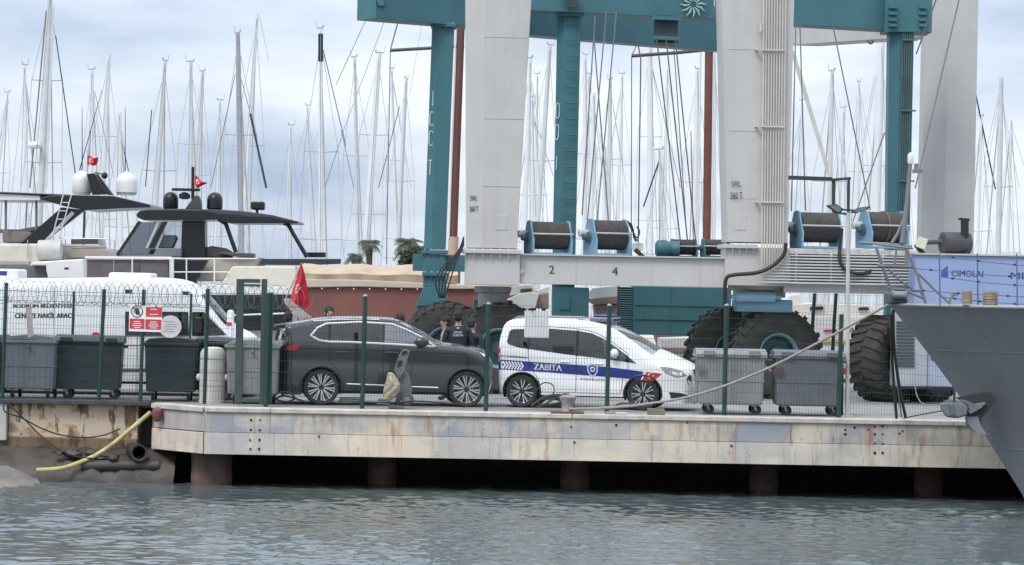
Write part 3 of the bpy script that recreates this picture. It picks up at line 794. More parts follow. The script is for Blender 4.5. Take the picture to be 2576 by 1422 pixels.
fd2 = [(xb_, 0.33), (xb_, tz2(xb_))] + [(x, tz2(x)) for x in np.linspace(xb_ + .1, S2('C4', 1560, 700)[0], 7)] + [(xd2 + .12, belt2(xd2) - .12), (xd2 + .02, 0.7), (xd2 - .02, 0.33)]
car2.body(white, [dlo2], [('rear', rd2), ('front', fd2)], (11, 13), screen, (4, 6))
for a, b in ((-9, xa_), (xa_ + .015, xb_ - .01), (xb_ + .01, xc_ - .03), (xc_ + .03, 9)):
    car2.patch('window', clipx(dlo2, a, b), tint, -0.012)
for side in (-1, 1):
    for x, mm in ((xa_, black), (xb_, black), (xc_, black)):
        zz = [p[1] for p in clipx(dlo2, x - .01, x + .01)]
        obj('window_pillar', MB().tube(car2.surf([(x, min(zz) + (max(zz) - min(zz)) * k / 4) for k in range(5)], -0.006, side), 0.026, 6), mm, pc_)
    mx_, mz_ = S2('C4', 1410, 672); y = side * (W2 + 0.08)
    obj('mirror', MB().ball((mx_ + 0.03, y, mz_ + 0.02), 0.09, 0.11, 0.1, 14, 8).bar((mx_ + 0.06, side * (W2 - 0.1), mz_ - 0.06), (mx_ + 0.04, y, mz_ - 0.05), 0.06, 0.05), white, pc_)
    for k, q in ((0, (900, 748)), (1, (1260, 770))):
        hx, hz = S2('C4', *q)
        obj('handle', MB().tube(car2.surf([(hx - 0.1, hz), (hx, hz + 0.005), (hx + 0.1, hz)], 0.012, side), [0.01, 0.016, 0.01], 8), white, car2.doors[(side, k)])
    obj('side_rail', MB().tube(car2.surf([S2('C4', 235, 684), S2('C4', 400, 694), S2('C4', 515, 704)], 0.002, side), 0.012, 6), black, pc_)
car2.arch_trim(black, 0.02)
car2.add_wheels(0.24, (7, 9.0, 0.009, 0.012))
car2.seats([(1.3, (-0.4, 0.4)), (0.4, (-0.42, 0.0, 0.42))], 0.6)
blue = mat('stripe_blue', (0.022, 0.035, 0.22), 0.3, var=0.04, coat=0.4)
red_f = mat('flag_red', (0.55, 0.018, 0.03), 0.6, var=0.08)
wht = mat('print_white', (0.8, 0.8, 0.8), 0.5, var=0.03)
navy_ink = mat('ink_dark', (0.02, 0.022, 0.03), 0.6)
car2.patch('stripe', [S2('C4', u, v) for u, v in ((207, 722), (520, 745), (1340, 800), (1725, 850), (1690, 935), (1340, 905), (700, 857), (207, 826))], blue, 0.003)
car2.patch('stripe_end', [S2('C4', u, v) for u, v in ((1735, 852), (1750, 853), (1712, 935), (1695, 935))], wht, 0.003)
car2.patch('flag_mark', [S2('C4', u, v) for u, v in ((1757, 853), (1920, 872), (1880, 905), (1830, 945), (1722, 938))], red_f, 0.003)
for i in range(7):
    u = 252 + i * 31
    car2.patch('chevron', [S2('C4', a, b) for a, b in ((u, 738 + i * 2), (u + 17, 740 + i * 2), (u + 38, 780 + i * 2), (u + 13, 818 + i * 2), (u - 4, 817 + i * 2), (u + 20, 779 + i * 2))], wht, 0.006, sides=(-1,))
def on_car(cr_, F, z, off):
    return lambda p: (p[0], -float(cr_.hw(p[0], p[2])[0]) - off, p[2])
def car_text(cr_, Sx, s, k, ul, vb, ur, vb2, vt, m, off=0.006, bold=0.0):
    a, b, c = Sx(k, ul, vb), Sx(k, ur, vb2), Sx(k, ul, vt)
    return lettering(s, (a[0], 0, a[1]), (b[0] - a[0], 0, b[1] - a[1]), (c[0] - a[0], 0, c[1] - a[1]), m, cr_.root, bold, fn=on_car(cr_, None, None, off))
car_text(car2, S2, 'ZABITA', 'C4', 582, 828, 872, 845, 765, wht, bold=0.006)
car_text(car2, S2, 'BODRUM BELEDİYESİ', 'C4', 1066, 936, 1320, 952, 908, navy_ink)
def emblem_crescent(Sx, cr_, k, u0, v0, r, m, off):
    def disc(cx, cy, rr, a0, a1, n=18): return [(cx + rr * math.cos(R(a)), cy + rr * math.sin(R(a))) for a in np.linspace(a0, a1, n)]
    P = disc(u0, v0, r, 40, 320) + disc(u0 + r * 0.28, v0, r * 0.78, 318, 42)
    cr_.patch('crescent', [Sx(k, u, v) for u, v in P], m, off, sides=(-1,))
    P = []
    for i in range(10):
        rr = r * (0.42 if i % 2 == 0 else 0.17); a = R(180 + 36 * i); P.append((u0 + r * 1.25 + rr * math.cos(a), v0 + rr * math.sin(a)))
    cr_.patch('star', [Sx(k, u, v) for u, v in P], m, off, sides=(-1,))
emblem_crescent(S2, car2, 'C4', 1793, 893, 27, wht, 0.006)
sh = [(1135, 790), (1150, 775), (1195, 765), (1240, 780), (1252, 795), (1248, 850), (1225, 890), (1195, 912), (1162, 885), (1140, 845)]
pale_b = mat('crest_pale', (0.5, 0.55, 0.68), 0.5)
car2.patch('crest', [S2('C4', *q) for q in sh], pale_b, 0.006, sides=(-1,))
car2.patch('crest_field', [S2('C4', 1194 + (u - 1194) * 0.72, 830 + (v - 830) * 0.74) for u, v in sh], blue, 0.009, sides=(-1,))
car2.patch('crest_ring', [S2('C4', 1195 + 26 * math.cos(R(a)), 825 + 27 * math.sin(R(a))) for a in range(0, 360, 20)], wht, 0.012, sides=(-1,))
car2.patch('crest_core', [S2('C4', 1195 + 15 * math.cos(R(a)), 825 + 15 * math.sin(R(a))) for a in range(0, 360, 24)], blue, 0.015, sides=(-1,))
car2.patch('tail_lamp', [S2('C4', u, v) for u, v in ((205, 605), (232, 600), (232, 670), (222, 720), (203, 715))], redlens, 0.006)
car2.patch('headlight', [S2('C4', u, v) for u, v in ((1900, 803), (2010, 813), (2130, 850), (2165, 895), (2070, 908), (1960, 868))], mat('lamp_body', (0.26, 0.27, 0.27), 0.15, coat=1.0, var=0.5, scale=14), 0.006)
car2.patch('headlight_bulb', [S2('C4', u, v) for u, v in ((2030, 848), (2075, 860), (2090, 885), (2050, 885), (2020, 868))], lampglass, 0.010)
car2.trim('headlight_edge', [S2('C4', u, v) for u, v in ((1900, 803), (2010, 813), (2130, 850), (2165, 895), (2070, 908), (1960, 868))], 0.006, black)
car2.patch('fog_lamp_recess', [S2('C4', u, v) for u, v in ((1985, 1062), (2110, 1072), (2190, 1100), (2190, 1135), (2010, 1128))], black, 0.005)
car2.patch('grille_side', [S2('C4', u, v) for u, v in ((2172, 935), (2182, 900), (2200, 882), (2215, 900), (2218, 985), (2185, 982))], black, 0.005)
xg = max(p[0] + p[2] for p in top2)
obj('grille', MB().bb((xg - 0.17, -0.5, 0.62), (xg + 0.012, 0.5, 0.86)), black, pc_, bevel=0.05)
obj('front_plate', MB().bb((xg + 0.005, -0.26, 0.42), (xg + 0.02, 0.26, 0.53)), wht, pc_)
z_r = S2('C4', 400, 292)[1]
for y in (-0.56, 0.56):
    obj('roof_rail', MB().tube([(S2('C4', 330, 300)[0], y, z_r - 0.05), (S2('C4', 400, 290)[0], y, z_r + 0.03), (S2('C4', 1000, 295)[0], y, z_r + 0.035), (S2('C4', 1090, 320)[0], y, z_r - 0.02)], 0.018, 6), mat('rail_grey', (0.25, 0.25, 0.26), 0.4), pc_)
xl = S2('C4', 1250, 310)
lb = obj('light_bar', MB().bb((xl[0] - 0.22, -0.55, xl[1] - 0.05), (xl[0] + 0.28, 0.55, xl[1] + 0.05)), mat('bar_violet', (0.16, 0.12, 0.2), 0.2, coat=0.8), pc_, bevel=0.03)
obj('lamp_dome', MB().bb((xl[0] - 0.15, -0.5, xl[1] + 0.055), (xl[0] + 0.2, -0.2, xl[1] + 0.10)).bb((xl[0] - 0.15, 0.2, xl[1] + 0.055), (xl[0] + 0.2, 0.5, xl[1] + 0.10)), blue, lb, bevel=0.02)

# ---- white funeral transport van on the left
o_v = at('F', 250, 1009, 5.2); o_v = (o_v.x, 5.2)
W3 = 1.0
mv = thing('transport_van', 'large white high roof van with black municipal lettering behind the bins', 'van', (o_v[0], o_v[1] + W3, 0), local=True)
def S3(k, u, v): return on_side(k, u, v, o_v, 0.0)
zl = lambda x, z: (x, z)
T = [S3('F', -150, 985) + (.03, .12), S3('F', -156, 850) + (.03, .1), S3('F', -150, 730) + (.03, .1), S3('F', -120, 708) + (.03, .12), S3('F', 60, 703) + (.03, .14), S3('F', 260, 701) + (.03, .14), S3('F', 400, 703) + (.04, .14),
     S3('F', 465, 715) + (.06, .12), S3('F', 500, 745) + (.10, .10), S3('F', 560, 822) + (.16, .09), S3('F', 585, 842) + (.16, .12), S3('F', 622, 868) + (.2, .2), S3('F', 634, 910) + (.2, .25), S3('F', 634, 965) + (.18, .25), S3('F', 622, 990) + (.1, .2)]
xw0, xw1 = S3('F', -30, 970)[0], S3('F', 560, 985)[0]
car3 = Car(mv, T, (xw0, xw1), 0.35, 0.41, 0.3, W3, lambda X: 0 * X + 1.3, 0.07, None)
win_f = [S3('F', u, v) for u, v in ((484, 786), (512, 786), (566, 842), (484, 845))]
win_m = [S3('C1', u, v) for u, v in ((1245, 455), (1860, 458), (1866, 690), (1245, 690))]
fd3 = [S3('F', u, v) for u, v in ((478, 780), (514, 780), (572, 846), (530, 905), (512, 985), (478, 985))]
car3.body(white, [win_f, win_m], [('front', fd3)], (8, 9), tint, None, h=0.09)
dk = glass_mat('dark_glass', (0.06, 0.075, 0.07), 0.05)
car3.patch('window', win_f, dk, -0.012); car3.patch('window', win_m, dk, -0.012)
car3.trim('window_seal', win_m, 0.014, black); car3.trim('window_seal', win_f, 0.012, black)
car3.add_wheels(0.22, (6, 0, 0.03, 0.02)); car3.arch_trim(black, 0.025)
car_text(car3, S3, 'BODRUM BELEDİYESİ', 'C1', 128, 412, 712, 412, 366, navy_ink, bold=0.005)
car_text(car3, S3, 'CENAZE NAKİL ARACI', 'C1', 148, 515, 718, 513, 452, navy_ink, bold=0.005)
car3.patch('side_marker', [S3('C1', u, v) for u, v in ((1235, 232), (1306, 232), (1303, 268), (1240, 270))], black, 0.01)
car3.patch('side_marker', [S3('C1', u, v) for u, v in ((1805, 250), (1876, 252), (1872, 286), (1806, 282))], black, 0.01)
car3.patch('red_badge', [S3('C1', u, v) for u, v in ((905, 690), (915, 665), (945, 655), (985, 660), (992, 700), (985, 722), (910, 722))], red_f, 0.006, sides=(-1,))
car3.patch('badge_mark', [S3('C1', u, v) for u, v in ((930, 705), (950, 690), (970, 705), (965, 718), (935, 718))], wht, 0.009, sides=(-1,))
rb = S3('F', 265, 703), S3('F', 375, 687)
obj('roof_unit', MB().bb((rb[0][0], -0.55, rb[0][1] - 0.05), (rb[1][0], 0.55, rb[1][1])), white, mv, bevel=0.06)
obj('unit_vent', MB().bb((S3('C1', 1235, 0)[0], -0.553, S3('C1', 0, 125)[1]), (S3('C1', 1450, 0)[0], -0.54, S3('C1', 0, 105)[1])), black, mv)
rb = S3('F', -30, 703), S3('F', 38, 677)
bc = obj('roof_beacon', MB().bb((rb[0][0], -0.6, rb[0][1] - 0.06), (rb[1][0], 0.6, rb[1][1])), white, mv, bevel=0.05)
obj('blue_panel', MB().bb((S3('F', 0, 0)[0], -0.606, S3('F', 0, 693)[1]), (S3('F', 22, 0)[0], -0.602, S3('F', 0, 682)[1])), blue, bc)
mm = S3('C2', 110, 585)
for side in (-1, 1):
    obj('mirror', MB().box((mm[0], side * (W3 + 0.14), mm[1]), (0.16, 0.18, 0.34)).bar((mm[0] + .05, side * (W3 - 0.05), mm[1]), (mm[0], side * (W3 + .1), mm[1]), .05, .05), black, mv, bevel=0.03)
for pts_ in ([(362, 760), (362, 990)], [(150, 720), (150, 985)]):
    for side in (-1, 1): obj('panel_seam', MB().tube(car3.surf([S3('F', u, 0)[:1] + S3('F', u, v)[1:] for u, v in [(pts_[0][0], pts_[0][1] + (pts_[1][1] - pts_[0][1]) * q / 6) for q in range(7)]], 0.0, side), 0.007, 4), black, mv)
for side in (-1, 1):
    obj('slide_rail', MB().tube(car3.surf([S3('F', u, 868) for u in (150, 200, 260, 320, 360)], 0.003, side), 0.014, 6), mat('rail_grey', (0.25, 0.25, 0.26)), mv)
    obj('side_moulding', MB().tube(car3.surf([S3('F', u, 930) for u in (40, 120, 200, 300, 400, 478)], 0.004, side), 0.035, 6), mat('moulding_grey', (0.12, 0.12, 0.125), 0.6), mv)
    obj('door_handle', MB().tube(car3.surf([S3('F', 488, 866), S3('F', 500, 866)], 0.015, side), 0.02, 6), black, mv)
# ------------------------------------------------------------------ travel lifts
lgrey = mat('lift_grey', (0.475, 0.465, 0.445), 0.5, var=0.07, scale=1.2, fine=0.025, streak=0.22, streak_col=(0.32, 0.27, 0.22))
teal = mat('lift_teal', (0.042, 0.142, 0.164), 0.5, var=0.12, scale=1.5, streak=0.12, streak_col=(0.10, 0.09, 0.08))
ltblue = mat('winch_blue', (0.17, 0.32, 0.42), 0.5, var=0.12, scale=4)
drumm = mat('drum_cable', (0.055, 0.048, 0.045), 0.75, var=0.3, scale=8, bump=0.4, bscale=60)
cream = mat('pipe_cream', (0.52, 0.49, 0.44), 0.5, var=0.08)
cabm = mat('cable_black', (0.014, 0.014, 0.015), 0.6)
wire = mat('wire_rope', (0.10, 0.10, 0.11), 0.5)
ink = mat('stencil_ink', (0.03, 0.03, 0.035), 0.6)
whi = mat('stencil_white', (0.62, 0.64, 0.64), 0.6)
dirt_red = mat('hub_teal', (0.02, 0.06, 0.07), 0.5, var=0.3)
bigrub = mat('dusty_rubber', (0.048, 0.044, 0.041), 0.9, var=0.35, scale=3, fine=0.15)
def tyre_big(root, c, ax, r=1.02, w=0.66, rimcol=None, ringcol=None):
    """lugged earthmover tyre: wheel (hub disc) > tyre, lug, rim"""
    c = Vector(c); ax = Vector(ax).normalized()
    e1 = Vector((0, 0, 1)).cross(ax).normalized(); e2 = ax.cross(e1)
    wh = obj('wheel', MB().lathe([(r * 0.44, w * 0.20), (r * 0.36, w * 0.20), (r * 0.33, w * 0.05), (r * 0.16, w * 0.05), (r * 0.15, w * 0.2), (0, w * 0.22)], c, ax, 28, cap=False), rimcol or dirt_red, root)
    h = w / 2
    obj('tyre', MB().lathe([(r * 0.42, h * 0.8), (r * 0.50, h * 0.95), (r * 0.72, h * 1.06), (r * 0.9, h), (r * 0.955, h * 0.8), (r * 0.955, -h * 0.8), (r * 0.9, -h), (r * 0.75, -h * 1.06), (r * 0.42, -h * 0.8), (r * 0.42, h * 0.8)], c, ax, 48, cap=False), bigrub, wh)
    mb = MB(); n = 26
    for i in range(n):
        for sd in (-1, 1):
            t = 2 * math.pi * (i + (0.5 if sd > 0 else 0)) / n
            rad = e1 * math.cos(t) + e2 * math.sin(t); tan = ax.cross(rad)
            a = c + rad * r * 0.945
            p0 = a + ax * sd * h * 0.05; p1 = a + ax * sd * h * 0.98 + tan * 0.09
            p2 = c + rad * r * 0.86 + ax * sd * h * 1.04 + tan * 0.10
            q = r * 0.055; tw = tan * 0.052
            vs = [p0 - tw, p0 + tw, p1 + tw, p1 - tw, p2 + tw, p2 - tw]
            vs += [v + rad * q for v in vs[:4]] + [p2 + tw + ax * sd * 0.03, p2 - tw + ax * sd * 0.03]
            mb.add(vs, [(6, 7, 8, 9), (9, 8, 10, 11), (0, 6, 9, 3), (1, 2, 8, 7), (3, 9, 11, 5), (2, 4, 10, 8), (0, 1, 7, 6), (4, 5, 11, 10)])
    tag(obj('tread_lugs', mb, bigrub, wh), kind='stuff')
    obj('rim', MB().lathe([(r * 0.37, h * 0.62), (r * 0.41, h * 0.85), (r * 0.44, h * 0.88), (r * 0.43, h * 0.6)], c, ax, 40, cap=False), ringcol or mat('rim_pale_blue', (0.16, 0.28, 0.31), 0.45, var=0.2), wh)
    return wh
def column(root, name, bot, topc, depth, m, chamfer, back=0.0):
    """tapered leg: bot/topc = (k,u_left,u_crease,u_right,v), front face at Y"""
    def sec(b):
        k, ul, uc, ur, v, Y = b
        a, c, d = at(k, ul, v, Y + chamfer), at(k, uc, v, Y), at(k, ur, v, Y)
        z = d.z
        return [Vector((a.x, Y + chamfer, z)), Vector((c.x, Y, z)), Vector((d.x, Y, z)), Vector((d.x, Y + depth, z)), Vector((a.x, Y + depth, z))]
    A, B = sec(bot), sec(topc)
    mb = MB().add(A + B, [(0, 1, 2, 3, 4), (9, 8, 7, 6, 5)] + [(i, i + 5, (i + 1) % 5 + 5, (i + 1) % 5) for i in range(5)])
    return obj(name, mb, m, root, bevel=0.015)
def flange(root, u0, u1, v, Y, dep, m, n=7, name='flange'):
    a, b = at('F', u0, v, Y), at('F', u1, v, Y)
    z = (a.z + b.z) / 2
    fl = obj(name, MB().bb((a.x, Y - 0.06, z - 0.045), (b.x, Y + dep, z + 0.045)), m, root, bevel=0.01)
    for i in range(n):
        x = a.x + (b.x - a.x) * (i + 0.5) / n
        obj('bolt', MB().cyl((x, Y - 0.02, z + 0.04), (x, Y - 0.02, z + 0.075), 0.016, 6), cream, fl)
        obj('gusset', MB().prism([(x - 0.008, Y - 0.055, z - 0.046), (x - 0.008, Y, z - 0.046), (x - 0.008, Y, z - 0.19)], (0.016, 0, 0)), m, fl)
    return fl
def winch(root, k, ul, ur, vt, vb, Y, m, yaw=25, drum2=False):
    a, b = at(k, ul, vb, Y), at(k, ur, vb, Y); t = at(k, ul, vt, Y)
    H = t.z - a.z; r = H * 0.40; pw = r * 1.12
    L = ((b.x - a.x) - 2 * pw * math.sin(R(yaw))) / math.cos(R(yaw))
    h = L / 2; z0 = a.z; zc = H * 0.56
    C = Vector(((a.x + b.x) / 2, Y + 0.35, z0)); M = Matrix.Rotation(R(yaw), 3, 'Z')
    def put(name, mb, mm, par, **kw):
        mb.v = [tuple(C + M @ Vector(p)) for p in mb.v]
        return obj(name, mb, mm, par, **kw)
    wi = put('winch', MB().bb((-h, -r, 0), (h, r, 0.05)), m, root)
    for x in (-h - 0.05, h):
        P = [(x, dy, dz) for dy, dz in ((-r * 1.05, 0), (-pw, H * 0.42), (-r * 0.85, H * 0.62), (-r * 0.45, H * 0.97), (0, H), (r * 0.45, H * 0.97), (r * 0.85, H * 0.62), (pw, H * 0.42), (r * 1.05, 0))]
        put('end_plate', MB().prism(P, (0.05, 0, 0)), m, wi, bevel=0.008)
    n = 26
    put('drum', MB().lathe([(r * 0.98 + 0.010 * (i % 2), -h + 0.01 + (L - 0.02) * i / n) for i in range(n + 1)], (0, 0, zc), (1, 0, 0), 30), drumm, wi)
    if drum2: put('flange_disc', MB().lathe([(r * 1.07, -0.02), (r * 1.07, 0.02)], (0, 0, zc), (1, 0, 0), 30), mat('disc_brown', (0.14, 0.10, 0.08), 0.7), wi)
    for dy, dz in ((-pw * 1.03, H * 0.60), (pw * 1.03, H * 0.6)):
        put('tie_bar', MB().cyl((-h - 0.05, dy, dz), (h + 0.05, dy, dz), 0.02, 8), mat('tie_bar_pale', (0.42, 0.45, 0.45), 0.4), wi)
    put('bearing', MB().lathe([(r * 0.40, 0.0), (r * 0.38, 0.05), (r * 0.2, 0.06), (r * 0.2, 0.16)], (-h - 0.05, 0, zc - r * 0.2), (-1, 0, 0), 16), mat('bearing_dark', (0.06, 0.09, 0.11), 0.5), wi)
    put('motor', MB().lathe([(r * 0.26, 0.0), (r * 0.26, 0.2), (r * 0.18, 0.22)], (-h - 0.05, r * 0.35, zc + r * 0.1), (-1, 0, 0), 14), mat('bearing_pale', (0.45, 0.48, 0.5), 0.5), wi)
    return wi

# ---- grey lift
YA = 9.2
LA = thing('travel_lift', 'grey boat lift marked SWL 260 T with beam numbered 2 and 4', 'boat lift', (at('F', 1500, 1000, YA).x, YA + 1.2, 0))
column(LA, 'leg', ('F', 1172, 1212, 1300, 626, YA), ('F', 1170, 1220, 1345, -140, YA), 1.5, lgrey, 0.45)
column(LA, 'leg', ('F', 1826, 1832, 1982, 612, YA), ('F', 1808, 1814, 2002, -140, YA), 1.5, lgrey, 0.10)
obj('leg_foot', MB().bb(at('F', 1168, 716, YA + 0.02), at('F', 1308, 641, YA + 1.45)), lgrey, LA, bevel=0.015)
obj('leg_foot', MB().bb(at('F', 1822, 718, YA + 0.02), at('F', 1975, 626, YA + 1.45)), lgrey, LA, bevel=0.015)
flange(LA, 1160, 1312, 633, YA - 0.04, 1.6, lgrey, 7)
flange(LA, 1816, 1905, 620, YA - 0.04, 1.6, lgrey, 5)
b0_, b1_ = at('F', 1309, 644, YA + 0.15), at('F', 1822, 722, YA + 0.15)
zt, zb_ = at('F', 1560, 647, YA + 0.15).z, at('F', 1560, 719, YA + 0.15).z
obj('side_beam', MB().bb((b0_.x, YA + 0.15, zb_), (b1_.x - 0.005, YA + 1.3, zt)), lgrey, LA, bevel=0.012)
obj('beam_flange', MB().bb((b0_.x + 0.01, YA + 0.05, zt + 0.003), (b1_.x - 0.02, YA + 1.4, zt + 0.035)), lgrey, LA)
obj('pad_eye', MB().lathe([(0.03, 0), (0.06, 0), (0.06, 0.03), (0.03, 0.03)], at('F', 1310, 683, YA + 0.13), (0, -1, 0), 14), lgrey, LA)
for s_, k, ul, ur, vb, vt in (('2', 'B3', 1810, 1862, 1252, 1168), ('4', 'B4', 333, 390, 1268, 1185)):
    a, b, c = at(k, ul, vb, YA + 0.145), at(k, ur, vb, YA + 0.145), at(k, ul, vt, YA + 0.145)
    lettering(s_, a, b - a, c - a, ink, LA, 0.03)
for s_, k, ul, ur, vb, vt, Y in (('SWL', 'B4', 1575, 1672, 345, 285, YA - 0.05), ('260 T', 'B4', 1565, 1688, 472, 403, YA - 0.05)):
    a, b, c = at(k, ul, vb, Y), at(k, ur, vb, Y), at(k, ul, vt, Y)
    lettering(s_, a, b - a, c - a, ink, LA, 0.005)
# the left leg's stencil lies on the chamfered face
for s_, ul, ur, vb, vt in (('SWL', 985, 1055, 492, 438), ('260 T', 978, 1068, 605, 548)):
    def yc(u):      # depth of the chamfer at image column u
        x = px('B3', u, 0)[0]; f = (x - 1172) / 40.0
        return YA + 0.45 * (1 - min(1, max(0, f))) - 0.02
    A, B_, C_ = at('B3', ul, vb, yc(ul)), at('B3', ur, vb, yc(ur)), at('B3', ul, vt, yc(ul))
    lettering(s_, A, B_ - A, C_ - A, ink, LA, 0.005)
# weld seams, access covers and grime collars on the legs
seamm = mat('weld_seam', (0.43, 0.43, 0.425), 0.6, var=0.2)
for vv in (95, 300, 470):
    a = at('F', 1213 + (626 - vv) * 0.0127, vv, YA - 0.004); b = at('F', 1300 + (626 - vv) * 0.0585, vv, YA - 0.004)
    obj('weld_seam', MB().bar((a.x, YA - 0.002, b.z), (b.x, YA - 0.002, b.z), 0.012, 0.012), seamm, LA)
    a = at('F', 1834, vv + 30, YA - 0.004); b = at('F', 1905, vv + 30, YA - 0.004)
    obj('weld_seam', MB().bar((a.x, YA - 0.002, b.z), (b.x, YA - 0.002, b.z), 0.012, 0.012), seamm, LA)
for u in (1450, 1640, 1760):
    a = at('F', u, 649, YA + 0.15); obj('weld_seam', MB().bar((a.x, YA + 0.149, zt - 0.02), (a.x, YA + 0.149, zb_ + 0.02), 0.012, 0.012), seamm, LA)
for u in (1262, 1862):
    p = at('F', u, 560, YA - 0.01)
    obj('access_cover', MB().bb((p.x - 0.13, YA - 0.012, p.z - 0.17), (p.x + 0.13, YA + 0.01, p.z + 0.17)), lgrey, LA, bevel=0.006)
# hydraulic pipe bank on the middle leg
zp0, zp1 = at('F', 1935, 690, YA).z, at('F', 1935, -60, YA).z
for i in range(9):
    xb0 = at('F', 1916 + i * 6.6, 690, YA - 0.1); xt0 = at('F', 1922 + i * 6.9, -60, YA - 0.1)
    obj('pipe', MB().cyl(xb0, xt0, 0.020 if i == 0 else 0.0165, 8), cream, LA)
for v in (125, 318, 508):
    a, b = at('F', 1903, v, YA - 0.14), at('F', 1972, v + 1.5, YA - 0.14)
    obj('pipe_clamp', MB().bar(a, b, 0.05, 0.035).bar(a - Vector((0, 0, 0)), a + Vector((0, 0.14, 0)), 0.05, 0.035), cream, LA)
obj('pipe_union', MB().cyl(at('A3', 590, 240, YA - 0.1), at('A3', 590, 178, YA - 0.1), 0.035, 10), cream, LA)
# winches on beam
winch(LA, 'F', 1322, 1436, 553, 640, YA + 0.5, ltblue, 17)
winch(LA, 'F', 1472, 1584, 549, 642, YA + 0.5, ltblue, 22)
winch(LA, 'F', 1996, 2118, 529, 624, YA + 0.5, ltblue, 17)
winch(LA, 'F', 2162, 2286, 528, 624, YA + 0.5, ltblue, 22, True)
# loops of hose beside the second winch, small junction box
for q, pts in enumerate(([(500, 705), (530, 780), (570, 860), (575, 920)], [(590, 760), (615, 810), (600, 870), (570, 870)], [(525, 720), (550, 800), (560, 880), (600, 905)])):
    obj('hose', MB().tube([Vector(p) for p in crom([tuple(at('B4', u, v, YA + 0.5)) for u, v in pts], 4)], 0.022, 6), cabm, LA)
a, b = at('B4', 550, 1010, YA + 0.6), at('B4', 650, 935, YA + 0.9)
obj('control_box', MB().bb(a, b), mat('box_pale', (0.5, 0.5, 0.46), 0.5), LA, bevel=0.02)
obj('box_bracket', MB().bar(at('B4', 570, 1000, YA + 0.6), at('B4', 660, 1082, YA + 0.6), 0.05, 0.1), cabm, LA)
# walkway of slats on the right, with its deck
zw0, zw1 = at('F', 2100, 713, YA).z, at('F', 2100, 634, YA).z
xs0, xs1 = at('F', 1985, 640, YA).x, at('F', 2312, 640, YA).x
obj('walkway_deck', MB().bb((xs0, YA - 0.1, zw1 - 0.06), (xs1, YA + 1.6, zw1 + 0.06)), mat('deck_pale', (0.45, 0.43, 0.42), 0.8, var=0.35, scale=9), LA)
for i in range(10):
    f = i / 9; z = zw1 - 0.10 - f * (zw1 - 0.10 - zw0)
    x0_ = at('F', 1985 - 80 * f, 640, YA).x
    obj('slat', MB().bb((x0_, YA - 0.16, z - 0.016), (xs1 + 0.1 * f, YA - 0.11, z + 0.016)), mat('slat_pale', (0.5, 0.5, 0.49), 0.5, var=0.1), LA)
for u in (2002, 2090, 2220, 2300):
    x = at('F', u, 640, YA).x
    obj('slat_post', MB().bb((x - 0.018, YA - 0.11, zw0 - 0.03), (x + 0.018, YA - 0.07, zw1 - 0.06)), mat('slat_pale', (0.5, 0.5, 0.5)), LA)
zb2 = at('F', 2100, 713, YA + 0.2).z; zb3 = at('F', 2100, 738, YA + 0.2).z
obj('walkway_beam', MB().bb((at('F', 1985, 0, YA + 0.2).x, YA + 0.1, zb3), (xs1 - 0.3, YA + 1.2, zb2 - 0.02)), lgrey, LA)
obj('inner_panel', MB().bb((at('F', 1985, 0, YA + 0.2).x, YA + 0.35, zb2 - 0.01), (xs1, YA + 1.2, zw1 - 0.07)), mat('panel_dim', (0.22, 0.22, 0.225), 0.7, var=0.15), LA)
# cables
def cable(root, pts, r, m=cabm, name='cable'):
    return obj(name, MB().tube([Vector(p) for p in crom([tuple(at(*p)) for p in pts], 5)], r, 7), m, root)
cable(LA, [('F', 1977, 612, YA - 0.25), ('F', 1972, 640, YA - 0.25), ('F', 1945, 668, YA - 0.25), ('F', 1905, 686, YA - 0.25), ('F', 1845, 692, YA - 0.25), ('F', 1827, 702, YA - 0.25), ('F', 1824, 740, YA - 0.25), ('F', 1826, 830, YA - 0.2), ('F', 1826, 900, YA)], 0.045)
cable(LA, [('F', 2118, 575, YA - 0.2), ('F', 2113, 620, YA - 0.2), ('F', 2114, 660, YA - 0.25), ('F', 2135, 684, YA - 0.25), ('F', 2175, 688, YA - 0.2), ('F', 2190, 680, YA - 0.15)], 0.04)
for q in range(5):
    cable(LA, [('F', 1167, 596 + q * 5, YA - 0.1), ('F', 1152 + q * 2, 632, YA - 0.15), ('F', 1116 + q * 7, 668, YA - 0.2), ('F', 1096 + q * 9, 708, YA - 0.2), ('F', 1106 + 3 * q, 750, YA - 0.1)], 0.016)
# wheel sets
obj('swivel', MB().lathe([(0.42, 0), (0.42, -0.12), (0.34, -0.16), (0.34, -0.5)], at('F', 1240, 721, YA + 1.2), seg=26), mat('swivel_grey', (0.3, 0.31, 0.32), 0.6, var=0.25, scale=5), LA)
obj('swivel', MB().lathe([(0.72, 0.05), (0.72, -0.06), (0.6, -0.10), (0.6, -0.24)], at('F', 1910, 722, YA + 1.2), seg=30), lgrey, LA)
sx = at('F', 1905, 748, YA + 0.8)
obj('steering_cylinder', MB().cyl((sx.x - 0.5, sx.y - 0.3, sx.z), (sx.x + 0.38, sx.y - 0.3, sx.z + 0.01), 0.12, 18).cyl((sx.x - 0.62, sx.y - 0.3, sx.z), (sx.x - 0.5, sx.y - 0.3, sx.z), 0.05, 10).cyl((sx.x + 0.37, sx.y - 0.3, sx.z), (sx.x + 0.52, sx.y - 0.3, sx.z), 0.05, 10), mat('cyl_blue', (0.26, 0.46, 0.58), 0.35, var=0.1), LA)
fa, fb = at('F', 1845, 835, YA + 1.5), at('F', 1985, 755, YA + 1.5)
obj('wheel_fork', MB().bb((fa.x + 0.2, YA + 1.40, 0.8), (fb.x - 0.2, YA + 1.66, fb.z)), ltblue, LA, bevel=0.03)
